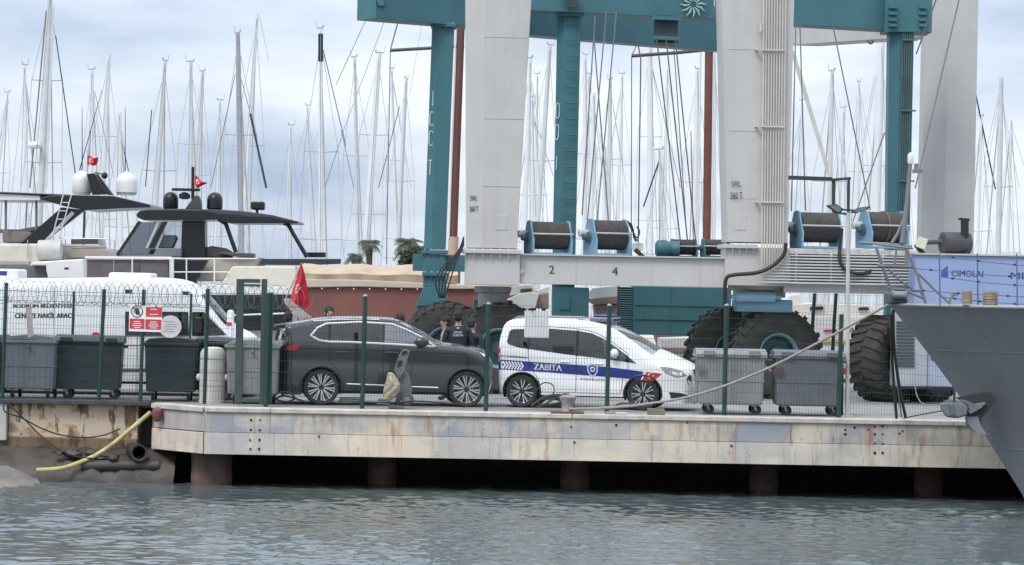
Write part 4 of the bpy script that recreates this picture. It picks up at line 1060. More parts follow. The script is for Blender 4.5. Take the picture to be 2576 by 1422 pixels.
obj('fork_head', MB().bb((fa.x, YA + 0.6, at('F', 1900, 785, YA + 1.0).z), (fb.x, YA + 2.2, fb.z)), ltblue, LA, bevel=0.03)
fa, fb = at('F', 1190, 830, YA + 1.5), at('F', 1290, 756, YA + 1.5)
obj('wheel_fork', MB().bb((fa.x, YA + 1.32, fa.z), (fb.x, YA + 1.62, fb.z)), mat('fork_dull', (0.05, 0.11, 0.12), 0.6, var=0.3), LA, bevel=0.03)
for u, v, Y, rz in ((1950, 890, YA + 1.05, 12), (1838, 893, YA + 2.0, 12), (1258, 880, YA + 0.95, -8), (1125, 878, YA + 2.0, -8)):
    p = at('F', u, v, Y)
    tyre_big(LA, (p.x, Y, 1.045), (math.sin(R(rz)), -math.cos(R(rz)), 0), r=1.045)

# ---- teal lift
YT = 15.0
LT = thing('travel_lift', 'teal boat lift with 100 T stencilled down its legs behind the grey lift', 'boat lift', (at('F', 1400, 960, YT).x, YT + 1, 0))
column(LT, 'leg', ('F', 1066, 1084, 1120, 628, YT), ('F', 1087, 1102, 1142, 62, YT), 0.7, teal, 0.16)
column(LT, 'leg', ('F', 1388, 1406, 1445, 760, YT + 1.0), ('F', 1403, 1420, 1462, 20, YT + 1.0), 0.75, teal, 0.16)
column(LT, 'leg', ('F', 2228, 2252, 2282, 900, YT), ('F', 2239, 2264, 2302, -40, YT), 0.75, teal, 0.18)
obj('leg_foot', MB().bb(at('F', 1064, 722, YT - 0.05), at('F', 1124, 641, YT + 0.8)), teal, LT, bevel=0.015)
obj('leg_base', MB().prism([at('F', 1065, 722, YT - 0.08), at('F', 1122, 722, YT - 0.08), at('F', 1125, 770, YT - 0.08), at('F', 1047, 770, YT - 0.08)], (0, 0.95, 0)), teal, LT, bevel=0.015)
flange(LT, 1060, 1126, 634, YT - 0.05, 0.85, teal, 4)
flange(LT, 1062, 1126, 690, YT - 0.08, 0.9, teal, 4)
flange(LT, 1083, 1147, 63, YT - 0.05, 0.85, teal, 4)
flange(LT, 1398, 1468, 36, YT + 0.95, 0.85, teal, 4)
zl0, zl1 = at('F', 1500, 690, YT + 0.2).z, at('F', 1500, 648, YT + 0.2).z
obj('lower_beam', MB().bb((at('F', 1050, 0, YT).x, YT + 0.15, zl0), (at('F', 2290, 0, YT).x, YT + 0.7, zl1)), teal, LT, bevel=0.012)
# upper beams
def beam_px(name, root, pl, pr, hgt, dep, m):
    A, B = at(*pl), at(*pr)
    d = Vector((B.x - A.x, B.y - A.y, 0)).normalized(); n = Vector((-d.y, d.x, 0))
    vs = [A, B, B + n * dep, A + n * dep]
    vs2 = [p + Vector((0, 0, hgt)) for p in vs]
    return obj(name, MB().add(vs + vs2, [(0, 1, 2, 3), (7, 6, 5, 4), (0, 4, 5, 1), (1, 5, 6, 2), (2, 6, 7, 3), (3, 7, 4, 0)]), m, root, bevel=0.012)
beam_px('top_beam', LT, ('F', 945, 47, YT - 1.4), ('F', 1300, 76, YT + 1.2), 0.95, 0.8, teal)
beam_px('top_beam', LT, ('F', 1300, 85, YT + 1.9), ('F', 1830, 129, YT + 6.5), 0.9, 0.7, teal)
beam_px('top_beam', LT, ('F', 1330, 26, YT + 0.6), ('F', 1830, 50, YT + 1.4), 0.8, 0.8, teal)
beam_px('top_beam', LT, ('F', 1990, 62, YT - 0.1), ('F', 2232, 76, YT + 0.2), 0.95, 0.7, teal)
obj('beam_head', MB().bb(at('F', 2226, 80, YT - 0.12), at('F', 2332, -40, YT + 0.9)), teal, LT, bevel=0.012)
for v in (18, 34, 50, 64):
    obj('stiffener', MB().bb(at('F', 2236, v + 3, YT - 0.22), at('F', 2256, v - 3, YT - 0.121)), teal, LT)
    obj('stiffener', MB().bb(at('F', 2312, v + 3, YT - 0.22), at('F', 2330, v - 3, YT - 0.121)), teal, LT)
obj('end_lip', MB().prism([at('F', 938, -30, YT - 1.45), at('F', 966, -30, YT - 1.45), at('F', 966, 14, YT - 1.45), at('F', 952, 14, YT - 1.45)], (0.1, 0.7, 0)), teal, LT)
obj('pulley_block', MB().bb(at('F', 1648, 108, YT + 1.0), at('F', 1702, 45, YT + 1.8)), mat('block_dark', (0.03, 0.05, 0.055), 0.6), LT, bevel=0.02)
obj('pulley_frame', MB().bar(at('F', 1640, 45, YT + 0.9), at('F', 1715, 48, YT + 0.9), 0.2, 0.09), teal, LT)
obj('pulley_frame', MB().bar(at('F', 1645, 95, YT + 0.9), at('F', 1710, 98, YT + 0.9), 0.2, 0.09), teal, LT)
obj('vent_grille', MB().bb(at('F', 1420, 18, YT + 0.55), at('F', 1455, -20, YT + 0.62)), mat('block_dark', (0.03, 0.05, 0.055)), LT)
# numbers running down the legs: 1 0 0 T in white outline strokes
def stroke_path(root, pts, Y, r=0.012, closed=False):
    obj('stencil_mark', MB().tube([at('A2', u, v, Y) for u, v in pts], r, 4, closed=closed), whi, root)
def zero(root, u, v0, v1, Y, w=15, lean=-3):
    P = [(u - w, v0 + 18), (u - w * 0.4, v0), (u + w * 0.4, v0), (u + w, v0 + 18), (u + w + lean, v1 - 18), (u + w * 0.4 + lean, v1), (u - w * 0.4 + lean, v1), (u - w + lean, v1 - 18)]
    stroke_path(root, P, Y, closed=True)
ych = YT + 0.045
stroke_path(LT, [(693, 690), (690, 800)], ych)
zero(LT, 685, 845, 950, ych); zero(LT, 679, 990, 1100, ych)
stroke_path(LT, [(673, 1210), (669, 1320)], ych); stroke_path(LT, [(660, 1212), (687, 1210)], ych)
yc2 = YT + 1.045
zero(LT, 1634, 780, 895, yc2, 13); zero(LT, 1628, 940, 1055, yc2, 13)
stroke_path(LT, [(1627, 1180), (1622, 1280)], yc2)
# ladder on second leg
lt0, lt1 = (1424, 1421), (1450, 1447)
xt, xb2 = at('F', 1452, 40, YT + 0.9), at('F', 1440, 640, YT + 0.9)
xt2, xb3 = at('F', 1424, 40, YT + 0.9), at('F', 1412, 640, YT + 0.9)
lad = obj('ladder', MB().cyl(xt + Vector((0.06, 0, 0)), xb2 + Vector((0.06, 0, 0)), 0.016, 6), teal, LT)
for i in range(15):
    f = (i + 0.5) / 15
    a = xt2.lerp(xb3, f); b = (xt + Vector((0.06, 0, 0))).lerp(xb2 + Vector((0.06, 0, 0)), f)
    obj('rung', MB().cyl(a, b, 0.014, 6), mat('rung_dark', (0.02, 0.09, 0.10), 0.5), lad)
# pipes on third leg
for i in range(5):
    obj('pipe', MB().cyl(at('F', 2262 + i * 5, 560, YT - 0.06), at('F', 2274 + i * 5.5, -30, YT - 0.06), 0.02, 6), mat('pipe_dull', (0.06, 0.11, 0.11), 0.5, var=0.3), LT)
for v in (100, 278, 455):
    u = 2264 + (560 - v) * 0.02
    obj('pipe_clamp', MB().bar(at('F', u - 4, v, YT - 0.1), at('F', u + 34, v + 1, YT - 0.1), 0.05, 0.04), teal, LT)
# engine house with louvres, second leg's foot, winches on the lower beam
ea, eb = at('F', 1592, 842, YT - 1.2), at('F', 1840, 724, YT - 1.2)
eh = obj('engine_house', MB().bb((ea.x, YT - 1.2, ea.z), (eb.x, YT + 0.6, eb.z)), teal, LT, bevel=0.02)
for f in (0.33, 0.62):
    z = ea.z + (eb.z - ea.z) * f
    obj('panel_ridge', MB().bb((ea.x + 0.02, YT - 1.235, z - 0.015), (eb.x - 0.02, YT - 1.203, z + 0.015)), teal, eh)
for u in (1700,):
    x = at('F', u, 0, YT - 1.2).x
    obj('panel_ridge', MB().bb((x - 0.012, YT - 1.23, ea.z + 0.02), (x + 0.012, YT - 1.203, eb.z - 0.02)), teal, eh)
ga, gb = at('F', 1557, 845, YT - 1.1), at('F', 1590, 722, YT - 1.1)
obj('louvre_back', MB().bb((ga.x, YT - 1.05, ga.z), (ea.x - 0.004, YT + 0.6, gb.z)), mat('louvre_dark', (0.015, 0.035, 0.038), 0.7), LT)
for i in range(22):
    z = ga.z + (gb.z - ga.z) * (i + 0.5) / 22
    obj('louvre', MB().box(((ga.x + ea.x) / 2, YT - 1.08, z), (ea.x - ga.x - 0.01, 0.06, 0.022), Matrix.Rotation(R(-25), 3, 'X')), teal, LT)
fa, fb = at('F', 1388, 835, YT + 0.4), at('F', 1482, 724, YT + 0.4)
ft = obj('leg_foot', MB().bb((fa.x, YT + 0.4, fa.z), (fb.x, YT + 1.5, fb.z)), teal, LT, bevel=0.02)
obj('recess_panel', MB().bb(at('C4', 850, 200, YT + 0.36), at('C4', 960, 75, YT + 0.395)), mat('teal_dull', (0.03, 0.14, 0.16), 0.6), ft)
winch(LT, 'F', 1690, 1752, 600, 648, YT + 0.3, teal, 12)
winch(LT, 'F', 1768, 1836, 600, 648, YT + 0.3, teal, 12)
obj('winch_motor', MB().lathe([(0.13, 0), (0.21, 0.05), (0.23, 0.22), (0.17, 0.40), (0.2, 0.46), (0.2, 0.6)], at('F', 1648, 626, YT + 0.4), (1, 0, 0), 18), teal, LT)
for u, v, Y in ((1080, 905, YT + 0.5), (1432, 905, YT + 0.9), (2262, 905, YT + 0.8)):
    p = at('F', u, v, Y)
    tyre_big(LT, (p.x, Y, 0.85), (0.1, -1, 0), r=0.85, w=0.55)
    obj('wheel_post', MB().bb((p.x - 0.35, Y + 0.32, 0.8), (p.x + 0.35, Y + 0.5, at('F', u, 760, Y).z)), teal, LT)
# emblem and letter on the top beam
pe = at('A3', 80, 35, YT + 1.2)
for i in range(12):
    a = R(30 * i)
    obj('emblem_petal', MB().tube([pe + Vector((math.cos(a) * 0.08, -0.02, math.sin(a) * 0.08)), pe + Vector((math.cos(a + .15) * 0.2, -0.02, math.sin(a + .15) * 0.2)), pe + Vector((math.cos(a) * 0.33, -0.02, math.sin(a) * 0.33))], [0.012, 0.03, 0.01], 5), mat('emblem_pale', (0.3, 0.42, 0.42), 0.6), LT)
a, b, c = at('A3', 222, 48, YT + 1.15), at('A3', 258, 48, YT + 1.15), at('A3', 222, -20, YT + 1.15)
lettering('T', a, b - a, c - a, whi, LT)
# lift ropes running from the top beams to the winches
for pts in ([('A2', 1915, 120, YT), ('B4', 20, 640, YA + 2)], [('A2', 2000, 95, YT), ('B4', 75, 700, YA + 1)], [('A2', 1905, 260, YT), ('B4', 295, 705, YA + 1)], [('A2', 2075, 95, YT), ('B4', 175, 700, YA + 1)],
            [('A3', 855, 160, YT), ('B5', 375, 530, YA + 0.9)], [('A3', 885, 165, YT), ('B5', 505, 525, YA + 0.9)],
            [('A3', 1130, 175, YT), ('B5', 1105, 520, YA + 1)], [('F', 2225, 335, YT), ('B5', 940, 640, YA + 0.8)], [('A2', 2380, 290, YT), ('F', 1712, 610, YT)], [('A2', 2450, 285, YT), ('F', 1730, 610, YT)], [('A2', 2520, 290, YT), ('F', 1750, 610, YT)],
            [('F', 1602, 95, YT), ('F', 1612, 150, YT), ('F', 1605, 640, YT)]):
    obj('wire_rope', MB().tube([at(*p) for p in pts], 0.017, 5), wire, LT)

# ---- pale blue lift on the right
YB = 8.0
blueb = mat('beam_pale_blue', (0.25, 0.33, 0.52), 0.5, var=0.08, scale=1.5, streak=0.12, streak_col=(0.3, 0.28, 0.3))
LB = thing('travel_lift', 'pale blue beamed boat lift with dark blue maker lettering above the ship bow', 'boat lift', (at('F', 2400, 1000, YB).x, YB + 1, 0))
YC = YB + 9.5
column(LB, 'leg', ('F', 2310, 2364, 2443, 955, YC), ('F', 2334, 2392, 2464, -140, YC), 1.5, lgrey, 0.6)
ba, bb_ = at('F', 2300, 775, YB), at('F', 2300, 641, YB)
obj('side_beam', MB().bb((ba.x, YB, ba.z), (15, YB + 1.2, bb_.z)), blueb, LB, bevel=0.015)
obj('beam_flange', MB().bb((ba.x - 0.03, YB - 0.06, bb_.z + 0.003), (15, YB + 1.3, bb_.z + 0.04)), lgrey, LB)
navy = mat('letter_navy', (0.03, 0.045, 0.16), 0.5)
a, b, c = at('B5', 1858, 1136, YB - 0.005), at('B5', 2150, 1143, YB - 0.005), at('B5', 1858, 1080, YB - 0.005)
lettering('CIMOLAI', a, b - a, c - a, navy, LB, 0.004)
a, b, c = at('B5', 2405, 1160, YB - 0.005), at('B5', 2560, 1164, YB - 0.005), at('B5', 2405, 1100, YB - 0.005)
lettering('ME', a, b - a, c - a, navy, LB, 0.006)
obj('maker_logo', MB().prism([at('B5', 1760, 1140, YB - 0.004), at('B5', 1825, 1143, YB - 0.004), at('B5', 1822, 1040, YB - 0.004), at('B5', 1762, 1082, YB - 0.004)], (0, 0.003, 0)), mat('logo_blue', (0.05, 0.08, 0.28), 0.5), LB)
tk = at('F', 2405, 612, YB + 0.6)
obj('tank', MB().lathe([(0.16, -0.36), (0.24, -0.33), (0.25, -0.3), (0.25, 0.27), (0.24, 0.3), (0.16, 0.33)], tk, (1, 0.3, 0), 26), mat('tank_dark', (0.06, 0.06, 0.065), 0.6, var=0.2), LB)
obj('tank_stand', MB().box((tk.x - 0.2, tk.y, tk.z - 0.24), (0.08, 0.4, 0.12)).box((tk.x + 0.2, tk.y, tk.z - 0.24), (0.08, 0.4, 0.12)), cabm, LB)
ex = at('F', 2427, 600, YB + 0.5); ex2 = at('F', 2427, 553, YB + 0.5); ex3 = at('F', 2412, 551, YB + 0.5)
obj('exhaust', MB().tube([ex, ex2], 0.09, 12).bar(ex2 + Vector((0.1, 0, 0)), ex3, 0.16, 0.05), cabm, LB)
obj('feed_pipe', MB().cyl(at('F', 2330, 610, YB + 0.5), at('F', 2376, 608, YB + 0.5), 0.055, 10), mat('tank_dark', (0.06, 0.06, 0.06)), LB)
wb = at('F', 2318, 612, YB + 0.2)
obj('work_light', MB().box(wb, (0.22, 0.16, 0.24), Matrix.Rotation(R(18), 3, 'Y')), mat('light_cream', (0.6, 0.6, 0.48), 0.4), LB, bevel=0.02)
obj('light_bracket', MB().bar(wb + Vector((-0.12, 0.03, -0.03)), wb + Vector((0.1, 0.05, -0.3)), 0.08, 0.1), cabm, LB)
beam_px('cross_beam', LB, ('F', 1985, 114, YB + 20), ('F', 2345, 90, YC + 0.6), 1.2, 0.9, lgrey)
for pts in ([('A3', 2085, 0, YB + 4), ('A3', 1755, 1420, YB + 1.5)], [('A3', 1912, 0, YB + 5), ('A3', 1762, 410, YB + 5)]):
    obj('wire_rope', MB().tube([at(*p) for p in pts], 0.018, 5), wire, LB)
obj('lug', MB().lathe([(0.04, -0.02), (0.09, -0.02), (0.09, 0.02), (0.04, 0.02)], at('F', 2190, 104, YB + 14.6), (0.3, -1, 0), 14, cap=False).bb(at('F', 2184, 100, YB + 14.6), at('F', 2196, 90, YB + 14.66)), lgrey, LB)
a, b, c = at('A3', 1225, 235, YB + 15.2), at('A3', 1480, 222, YB + 13.6), at('A3', 1225, 190, YB + 15.2)
lettering('INDUSTRIE', Vector(a) + Vector((0, -0.6, 0)), b - a, c - a, mat('letter_grey', (0.3, 0.32, 0.36), 0.5), LB)
for u, v, Y, rz in ((2228, 905, YB + 1.75, 48), (2330, 915, YB + 2.3, 48)):
    p = at('F', u, v, Y)
    tyre_big(LB, (p.x, Y, 0.98), (math.sin(R(rz)), -math.cos(R(rz)), 0), r=0.98, w=0.8, rimcol=mat('hub_dark', (0.02, 0.035, 0.035), 0.6), ringcol=mat('hub_dark', (0.02, 0.035, 0.035)))
p = at('F', 2262, 905, YB + 1.4)
obj('wheel_leg', MB().bb((p.x + 0.35, YB + 2.2, 0.9), (p.x + 1.0, YB + 2.6, ba.z)), lgrey, LB)
# power pack with louvres
pa, pb = at('F', 2244, 972, YB + 0.55), at('F', 2335, 778, YB + 0.55)
pk = obj('power_pack', MB().bb((pa.x, YB + 0.5, pa.z), (pb.x, YB + 1.0, pb.z)), mat('pack_grey', (0.36, 0.39, 0.42), 0.55, var=0.1), LB, bevel=0.02)
obj('pack_side', MB().bb((pb.x + 0.003, YB + 0.56, pa.z), (pb.x + 0.95, YB + 1.0, pb.z - 0.02)), mat('pack_blue', (0.36, 0.40, 0.5), 0.55), LB, bevel=0.02)
obj('pack_handle', MB().bb(at('F', 2342, 905, YB + 0.53), at('F', 2354, 877, YB + 0.56)), mat('tank_dark', (0.06, 0.06, 0.06)), LB)
for i in range(14):
    p, q = at('C6', 712, 860 - i * 31 + 6, YB + 0.49), at('C6', 880, 860 - i * 31 - 6, YB + 0.49)
    obj('louvre', MB().bb((p.x, YB + 0.46, p.z), (q.x, YB + 0.52, q.z)), mat('louvre_slot', (0.05, 0.06, 0.075), 0.6), pk)
obj('pack_skid', MB().bb((pa.x - 0.05, YB + 0.45, pa.z - 0.05), (pb.x + 1.0, YB + 1.05, pa.z - 0.003)), cabm, LB)
obj('pack_hanger', MB().bb((pa.x + 0.3, YB + 1.01, pa.z), (pb.x + 0.4, YB + 1.18, ba.z)), lgrey, LB)
# ------------------------------------------------------------------ boats behind the quay
gel = mat('gelcoat_white', (0.70, 0.70, 0.68), 0.35, var=0.05)
gelc = mat('gelcoat_cream', (0.62, 0.58, 0.50), 0.4, var=0.08)
blk = mat('yacht_black', (0.010, 0.011, 0.014), 0.35, coat=0.15, spec=0.35, var=0.1)
dgl = mat('yacht_dark_glass', (0.022, 0.027, 0.033), 0.08, spec=0.7, var=0.15)
dgl2 = glass_mat('screen_glass', (0.35, 0.38, 0.42), 0.10)
taupe = mat('canvas_taupe', (0.12, 0.10, 0.11), 0.8, var=0.2, scale=3)
beige = mat('canvas_beige', (0.47, 0.37, 0.27), 0.85, var=0.18, scale=2.5, bump=0.5, bscale=5)
tan = mat('cushion_tan', (0.40, 0.36, 0.30), 0.8, var=0.1)
steel = mat('stainless', (0.6, 0.6, 0.6), 0.25, metal=0.8)
redhull = mat('gulet_red', (0.205, 0.078, 0.062), 0.6, var=0.15, scale=1.2, streak=0.10, streak_col=(0.15, 0.07, 0.06))
def slab(name, k, pts, Y, dep, m, parent, bevel=0.03):
    return obj(name, MB().prism([at(k, u, v, Y) for u, v in pts], (0, dep, 0)), m, parent, bevel=bevel)
def rod(name, k, pts, Y, r, m, parent, seg=8):
    return obj(name, MB().tube([at(k, u, v, Y) for u, v in pts], r, seg), m, parent)
def dome(root, k, u, vb, vt, w, Y, m):
    b, t = at(k, u, vb, Y), at(k, u, vt, Y); h = t.z - b.z
    r = (at(k, u + w / 2, vb, Y) - b).length
    prof = [(r * 0.86, 0), (r * 0.9, h * 0.06), (r, h * 0.12), (r, h - r)] + [(r * math.cos(R(a)), h - r + r * math.sin(R(a))) for a in range(15, 91, 15)]
    return obj('radome', MB().lathe(prof, (b.x, Y + r, b.z), seg=24), m, root)
def flag_cloth(root, corner, name='flag'):
    pass
# hull of a motor yacht lying along X
def yacht_hull(root, k, ul, ur, vt, Y, dep, m, stripe=None):
    a, b = at(k, ul, vt, Y), at(k, ur, vt, Y)
    P = []
    for f in np.linspace(0, 1, 13):
        x = a.x + (b.x - a.x) * f; w = dep / 2 * min(1, (1.02 - f) * 3.2) ** 0.5
        c = Y + dep / 2
        P.append([(x, c - w * 0.75, SEA - 0.3), (x, c - w, SEA + 0.9), (x + 0.2 * f, c - w * 1.0, a.z - 0.02), (x + 0.2 * f, c + w, a.z - 0.02), (x, c + w, SEA + 0.9), (x, c + w * 0.75, SEA - 0.3)])
    return obj('hull', MB().grid(P), m, root)

# ---- yacht with white domes
Y1 = 47.0
ya = thing('motor_yacht', 'motor yacht with black raked roof wing and two white radar domes', 'yacht', (at('F', 150, 700, Y1).x, Y1 + 2.5, SEA))
yacht_hull(ya, 'F', -260, 470, 715, Y1, 5.5, gel)
slab('main_deck', 'B1', [(-300, 945), (420, 945), (600, 940), (625, 1110), (640, 1320), (-300, 1320)], Y1 + 0.3, 4.6, gelc, ya, 0.06)
slab('side_shade', 'B1', [(-300, 1115), (310, 1115), (310, 1165), (-300, 1165)], Y1 + 0.25, 0.3, tan, ya)
slab('lower_band', 'B1', [(-300, 1168), (480, 1168), (480, 1330), (-300, 1330)], Y1 + 0.1, 4.2, mat('band_grey', (0.13, 0.135, 0.145), 0.5), ya)
slab('roof_front', 'B1', [(-300, 400), (420, 440), (420, 490), (-300, 485)], Y1 + 0.5, 3.4, gel, ya)
slab('roof_edge', 'B1', [(-300, 385), (740, 428), (740, 445), (-300, 403)], Y1 + 0.4, 3.6, mat('edge_dark', (0.05, 0.05, 0.055), 0.5), ya)
slab('roof_wing', 'B1', [(415, 462), (500, 440), (760, 432), (1180, 442), (1560, 532), (1572, 562), (1250, 570), (880, 590), (690, 555), (520, 505)], Y1 + 0.3, 3.8, blk, ya)
slab('arch_leg', 'B1', [(640, 560), (880, 588), (440, 935), (205, 938)], Y1 + 0.35, 0.35, blk, ya)
slab('arch_leg', 'B1', [(640, 560), (880, 588), (440, 935), (205, 938)], Y1 + 3.4, 0.35, blk, ya)
slab('arch_trim', 'B1', [(745, 600), (778, 628), (510, 905), (465, 900)], Y1 + 0.28, 0.06, mat('trim_silver', (0.4, 0.42, 0.43), 0.35), ya)
dome(ya, 'B1', 838, 425, 180, 205, Y1 + 1.2, gel); dome(ya, 'B1', 1305, 430, 190, 225, Y1 + 1.4, gel)
slab('mast_fin', 'B1', [(900, 212), (985, 205), (1110, 425), (960, 430)], Y1 + 1.0, 0.3, blk, ya, 0.01)
slab('mast_fin', 'B1', [(990, 235), (1010, 205), (1180, 435), (1110, 428)], Y1 + 1.4, 0.3, mat('fin_grey', (0.05, 0.052, 0.056), 0.4), ya, 0.01)
obj('horn', MB().lathe([(0.02, 0.1), (0.11, 0.05), (0.12, 0.0), (0.05, -0.06)], at('B1', 1088, 230, Y1 + 1.0), (0.4, -1, 0.2), 18), blk, ya)
rod('horn_arm', 'B1', [(985, 195), (1065, 215)], Y1 + 1.1, 0.02, blk, ya)
lad = rod('ladder', 'B1', [(660, 425), (535, 905)], Y1 + 0.1, 0.022, mat('ladder_pale', (0.55, 0.57, 0.55), 0.4), ya)
rod('rail', 'B1', [(745, 425), (610, 905)], Y1 + 0.1, 0.022, mat('ladder_pale', (0.55, 0.57, 0.55)), lad)
for f in (0.18, 0.36, 0.54, 0.72, 0.9):
    rod('rung', 'B1', [(660 - 125 * f, 425 + 480 * f), (745 - 135 * f, 425 + 480 * f)], Y1 + 0.1, 0.016, mat('ladder_pale', (0.55, 0.57, 0.55)), lad)
slab('helm_seat', 'B1', [(20, 800), (330, 815), (330, 930), (20, 930)], Y1 + 1.0, 1.2, mat('seat_brown', (0.19, 0.16, 0.14), 0.8), ya, 0.08)
slab('seat_cover', 'B1', [(-300, 775), (20, 790), (200, 790), (395, 755), (395, 800), (200, 835), (-300, 815)], Y1 + 1.2, 1.0, mat('cover_grey', (0.14, 0.15, 0.17), 0.7), ya)
for u in (60, 378): rod('roof_post', 'B1', [(u, 488), (u, 800)], Y1 + 0.8, 0.045, mat('post_grey', (0.15, 0.16, 0.18), 0.4), ya)
rod('roof_post', 'B1', [(280, 488), (265, 790)], Y1 + 3.0, 0.03, steel, ya)
rod('roof_post', 'B1', [(880, 580), (870, 950)], Y1 + 1.5, 0.04, mat('post_grey', (0.15, 0.16, 0.18), 0.4), ya)
slab('side_screen', 'B1', [(740, 892), (1025, 892), (1025, 945), (740, 945)], Y1 + 0.5, 0.1, mat('screen_brown', (0.07, 0.06, 0.055), 0.3), ya, 0.0)
rod('deck_rail', 'B1', [(610, 880), (1110, 890)], Y1 + 0.2, 0.02, steel, ya)
rod('deck_rail', 'B1', [(640, 958), (1110, 975)], Y1 + 0.2, 0.05, mat('rail_taupe', (0.3, 0.27, 0.24), 0.5), ya)
for u in (290, 640, 680, 1080, 1190): rod('stanchion', 'B1', [(u, 900), (u, 1105)], Y1 + 0.18, 0.02, steel, ya)
slab('sun_lounge', 'B1', [(680, 980), (1110, 990), (1220, 1010), (1230, 1100), (680, 1100)], Y1 + 0.6, 1.6, tan, ya, 0.08)
obj('life_raft', MB().lathe([(0.2, -0.45), (0.36, -0.4), (0.38, 0), (0.36, 0.4), (0.2, 0.45)], at('B1', 520, 1010, Y1 + 0.1), (1, 0, 0), 22), mat('raft_cream', (0.5, 0.49, 0.46), 0.6), ya)
slab('tender_box', 'B1', [(305, 1168), (345, 1130), (870, 1098), (880, 1300), (500, 1300), (480, 1220), (480, 1170)], Y1 - 0.6, 1.0, gel, ya, 0.05)
slab('box_vent', 'B1', [(670, 1188), (715, 1186), (715, 1206), (670, 1208)], Y1 - 0.61, 0.05, blk, ya, 0)
for u in (1040,): slab('far_seat', 'B1', [(1030, 890), (1060, 880), (1080, 960), (1030, 960)], Y1 + 1.5, 0.8, gel, ya)
rod('flag_staff', 'B1', [(912, -40), (905, 210)], Y1 + 0.9, 0.016, steel, ya)
# whip aerials on the arch
for a_, b_ in (((620, 810), (620, 1285)), ((945, 805), (945, 1290)), ((915, 1060), (970, 1290)), ((770, 680), (600, 1285)), ((685, 990), (670, 1250))):
    obj('whip_aerial', MB().tube([at('A1', *a_, Y1 + 1.5), at('A1', *b_, Y1 + 1.5)], [0.010, 0.02], 6), mat('aerial_dark', (0.03, 0.035, 0.045), 0.5), ya)

# ---- yacht with black hardtop and black domes
Y2 = 41.5
yb = thing('motor_yacht', 'motor yacht with black hardtop, two black radar domes and cream cabin', 'yacht', (at('F', 560, 700, Y2).x, Y2 + 2.5, SEA))
yacht_hull(yb, 'F', 200, 900, 742, Y2, 5.0, gel)
slab('hardtop', 'B2', [(-360, 640), (-330, 600), (-250, 585), (360, 595), (560, 640), (770, 655), (1020, 655), (1330, 712), (1320, 728), (600, 725), (480, 690), (-280, 695), (-345, 668)], Y2 + 0.4, 3.2, blk, yb, 0.02)
slab('hardtop_upper', 'B2', [(-250, 584), (100, 575), (520, 585), (760, 600), (1060, 640), (1320, 706), (760, 652), (520, 634)], Y2 + 0.45, 3.0, mat('hardtop_grey', (0.05, 0.053, 0.06), 0.4), yb, 0.02)
slab('centre_pillar', 'B2', [(118, 700), (352, 700), (362, 1085), (105, 1085)], Y2 + 0.9, 0.9, blk, yb, 0.03)
slab('helm_glass', 'B1', [(1440, 715), (1740, 715), (1600, 1050), (1215, 1055)], Y2 + 0.5, 0.06, dgl2, yb, 0)
slab('helm_glass', 'B1', [(1740, 715), (1895, 712), (1885, 985), (1630, 995)], Y2 + 1.6, 0.06, glass_mat('pale_screen', (0.75, 0.78, 0.8), 0.05), yb, 0)
slab('glass_frame', 'B1', [(1440, 700), (1470, 715), (1235, 1055), (1205, 1055)], Y2 + 0.45, 0.1, blk, yb, 0)
slab('glass_frame', 'B1', [(1690, 712), (1745, 712), (1600, 985), (1545, 985)], Y2 + 0.45, 0.1, blk, yb, 0)
slab('glass_frame', 'B1', [(1635, 712), (1665, 712), (1540, 985), (1515, 985)], Y2 + 0.46, 0.1, mat('trim_silver', (0.4, 0.42, 0.43)), yb, 0)
slab('helm_base', 'B1', [(1560, 995), (1890, 985), (1890, 1075), (1215, 1075), (1215, 1055), (1540, 1050)], Y2 + 0.5, 1.8, mat('cover_grey', (0.14, 0.15, 0.17)), yb)
slab('helm_chair', 'B1', [(1700, 850), (1820, 850), (1835, 885), (1790, 985), (1640, 985)], Y2 + 1.2, 0.6, mat('chair_grey', (0.25, 0.26, 0.28), 0.7), yb, 0.04)
for P in ([(500, 685), (575, 735), (680, 1030)], [(1180, 728), (1225, 745), (1420, 1080)]):
    rod('hardtop_strut', 'B2', P, Y2 + 0.7, 0.07, blk, yb)
    rod('hardtop_strut', 'B2', P, Y2 + 3.0, 0.06, blk, yb)
dome(yb, 'B2', -10, 585, 395, 160, Y2 + 1.2, blk); dome(yb, 'B2', 450, 590, 400, 165, Y2 + 1.2, blk)
slab('mast_fin', 'B2', [(150, 575), (215, 490), (245, 440), (290, 440), (315, 500), (320, 580)], Y2 + 1.1, 0.4, mat('fin_grey', (0.05, 0.052, 0.056)), yb, 0.02)
rod('mast_pole', 'B2', [(232, 140), (230, 480)], Y2 + 1.2, 0.055, blk, yb)
obj('radar_bar', MB().bb(at('B2', 10, 388, Y2 + 1.1), at('B2', 310, 366, Y2 + 1.3)), blk, yb, bevel=0.02)
obj('radar_drive', MB().lathe([(0.1, -0.12), (0.19, -0.08), (0.19, 0.05), (0.06, 0.12)], at('B2', 145, 440, Y2 + 1.2), seg=18), blk, yb)
obj('searchlight', MB().bb(at('B2', 832, 585, Y2 + 0.8), at('B2', 990, 505, Y2 + 1.3)), blk, yb, bevel=0.06)
obj('searchlight_foot', MB().cyl(at('B2', 900, 625, Y2 + 1.0), at('B2', 900, 585, Y2 + 1.0), 0.05, 10), blk, yb)
slab('wind_deflector', 'B2', [(915, 1160), (950, 1098), (1775, 1098), (1770, 1150), (1400, 1165)], Y2 + 0.4, 0.3, dgl, yb, 0)
slab('aft_screen', 'B2', [(1415, 1030), (1615, 1030), (1612, 1082), (1430, 1082)], Y2 + 2.6, 0.2, blk, yb, 0)
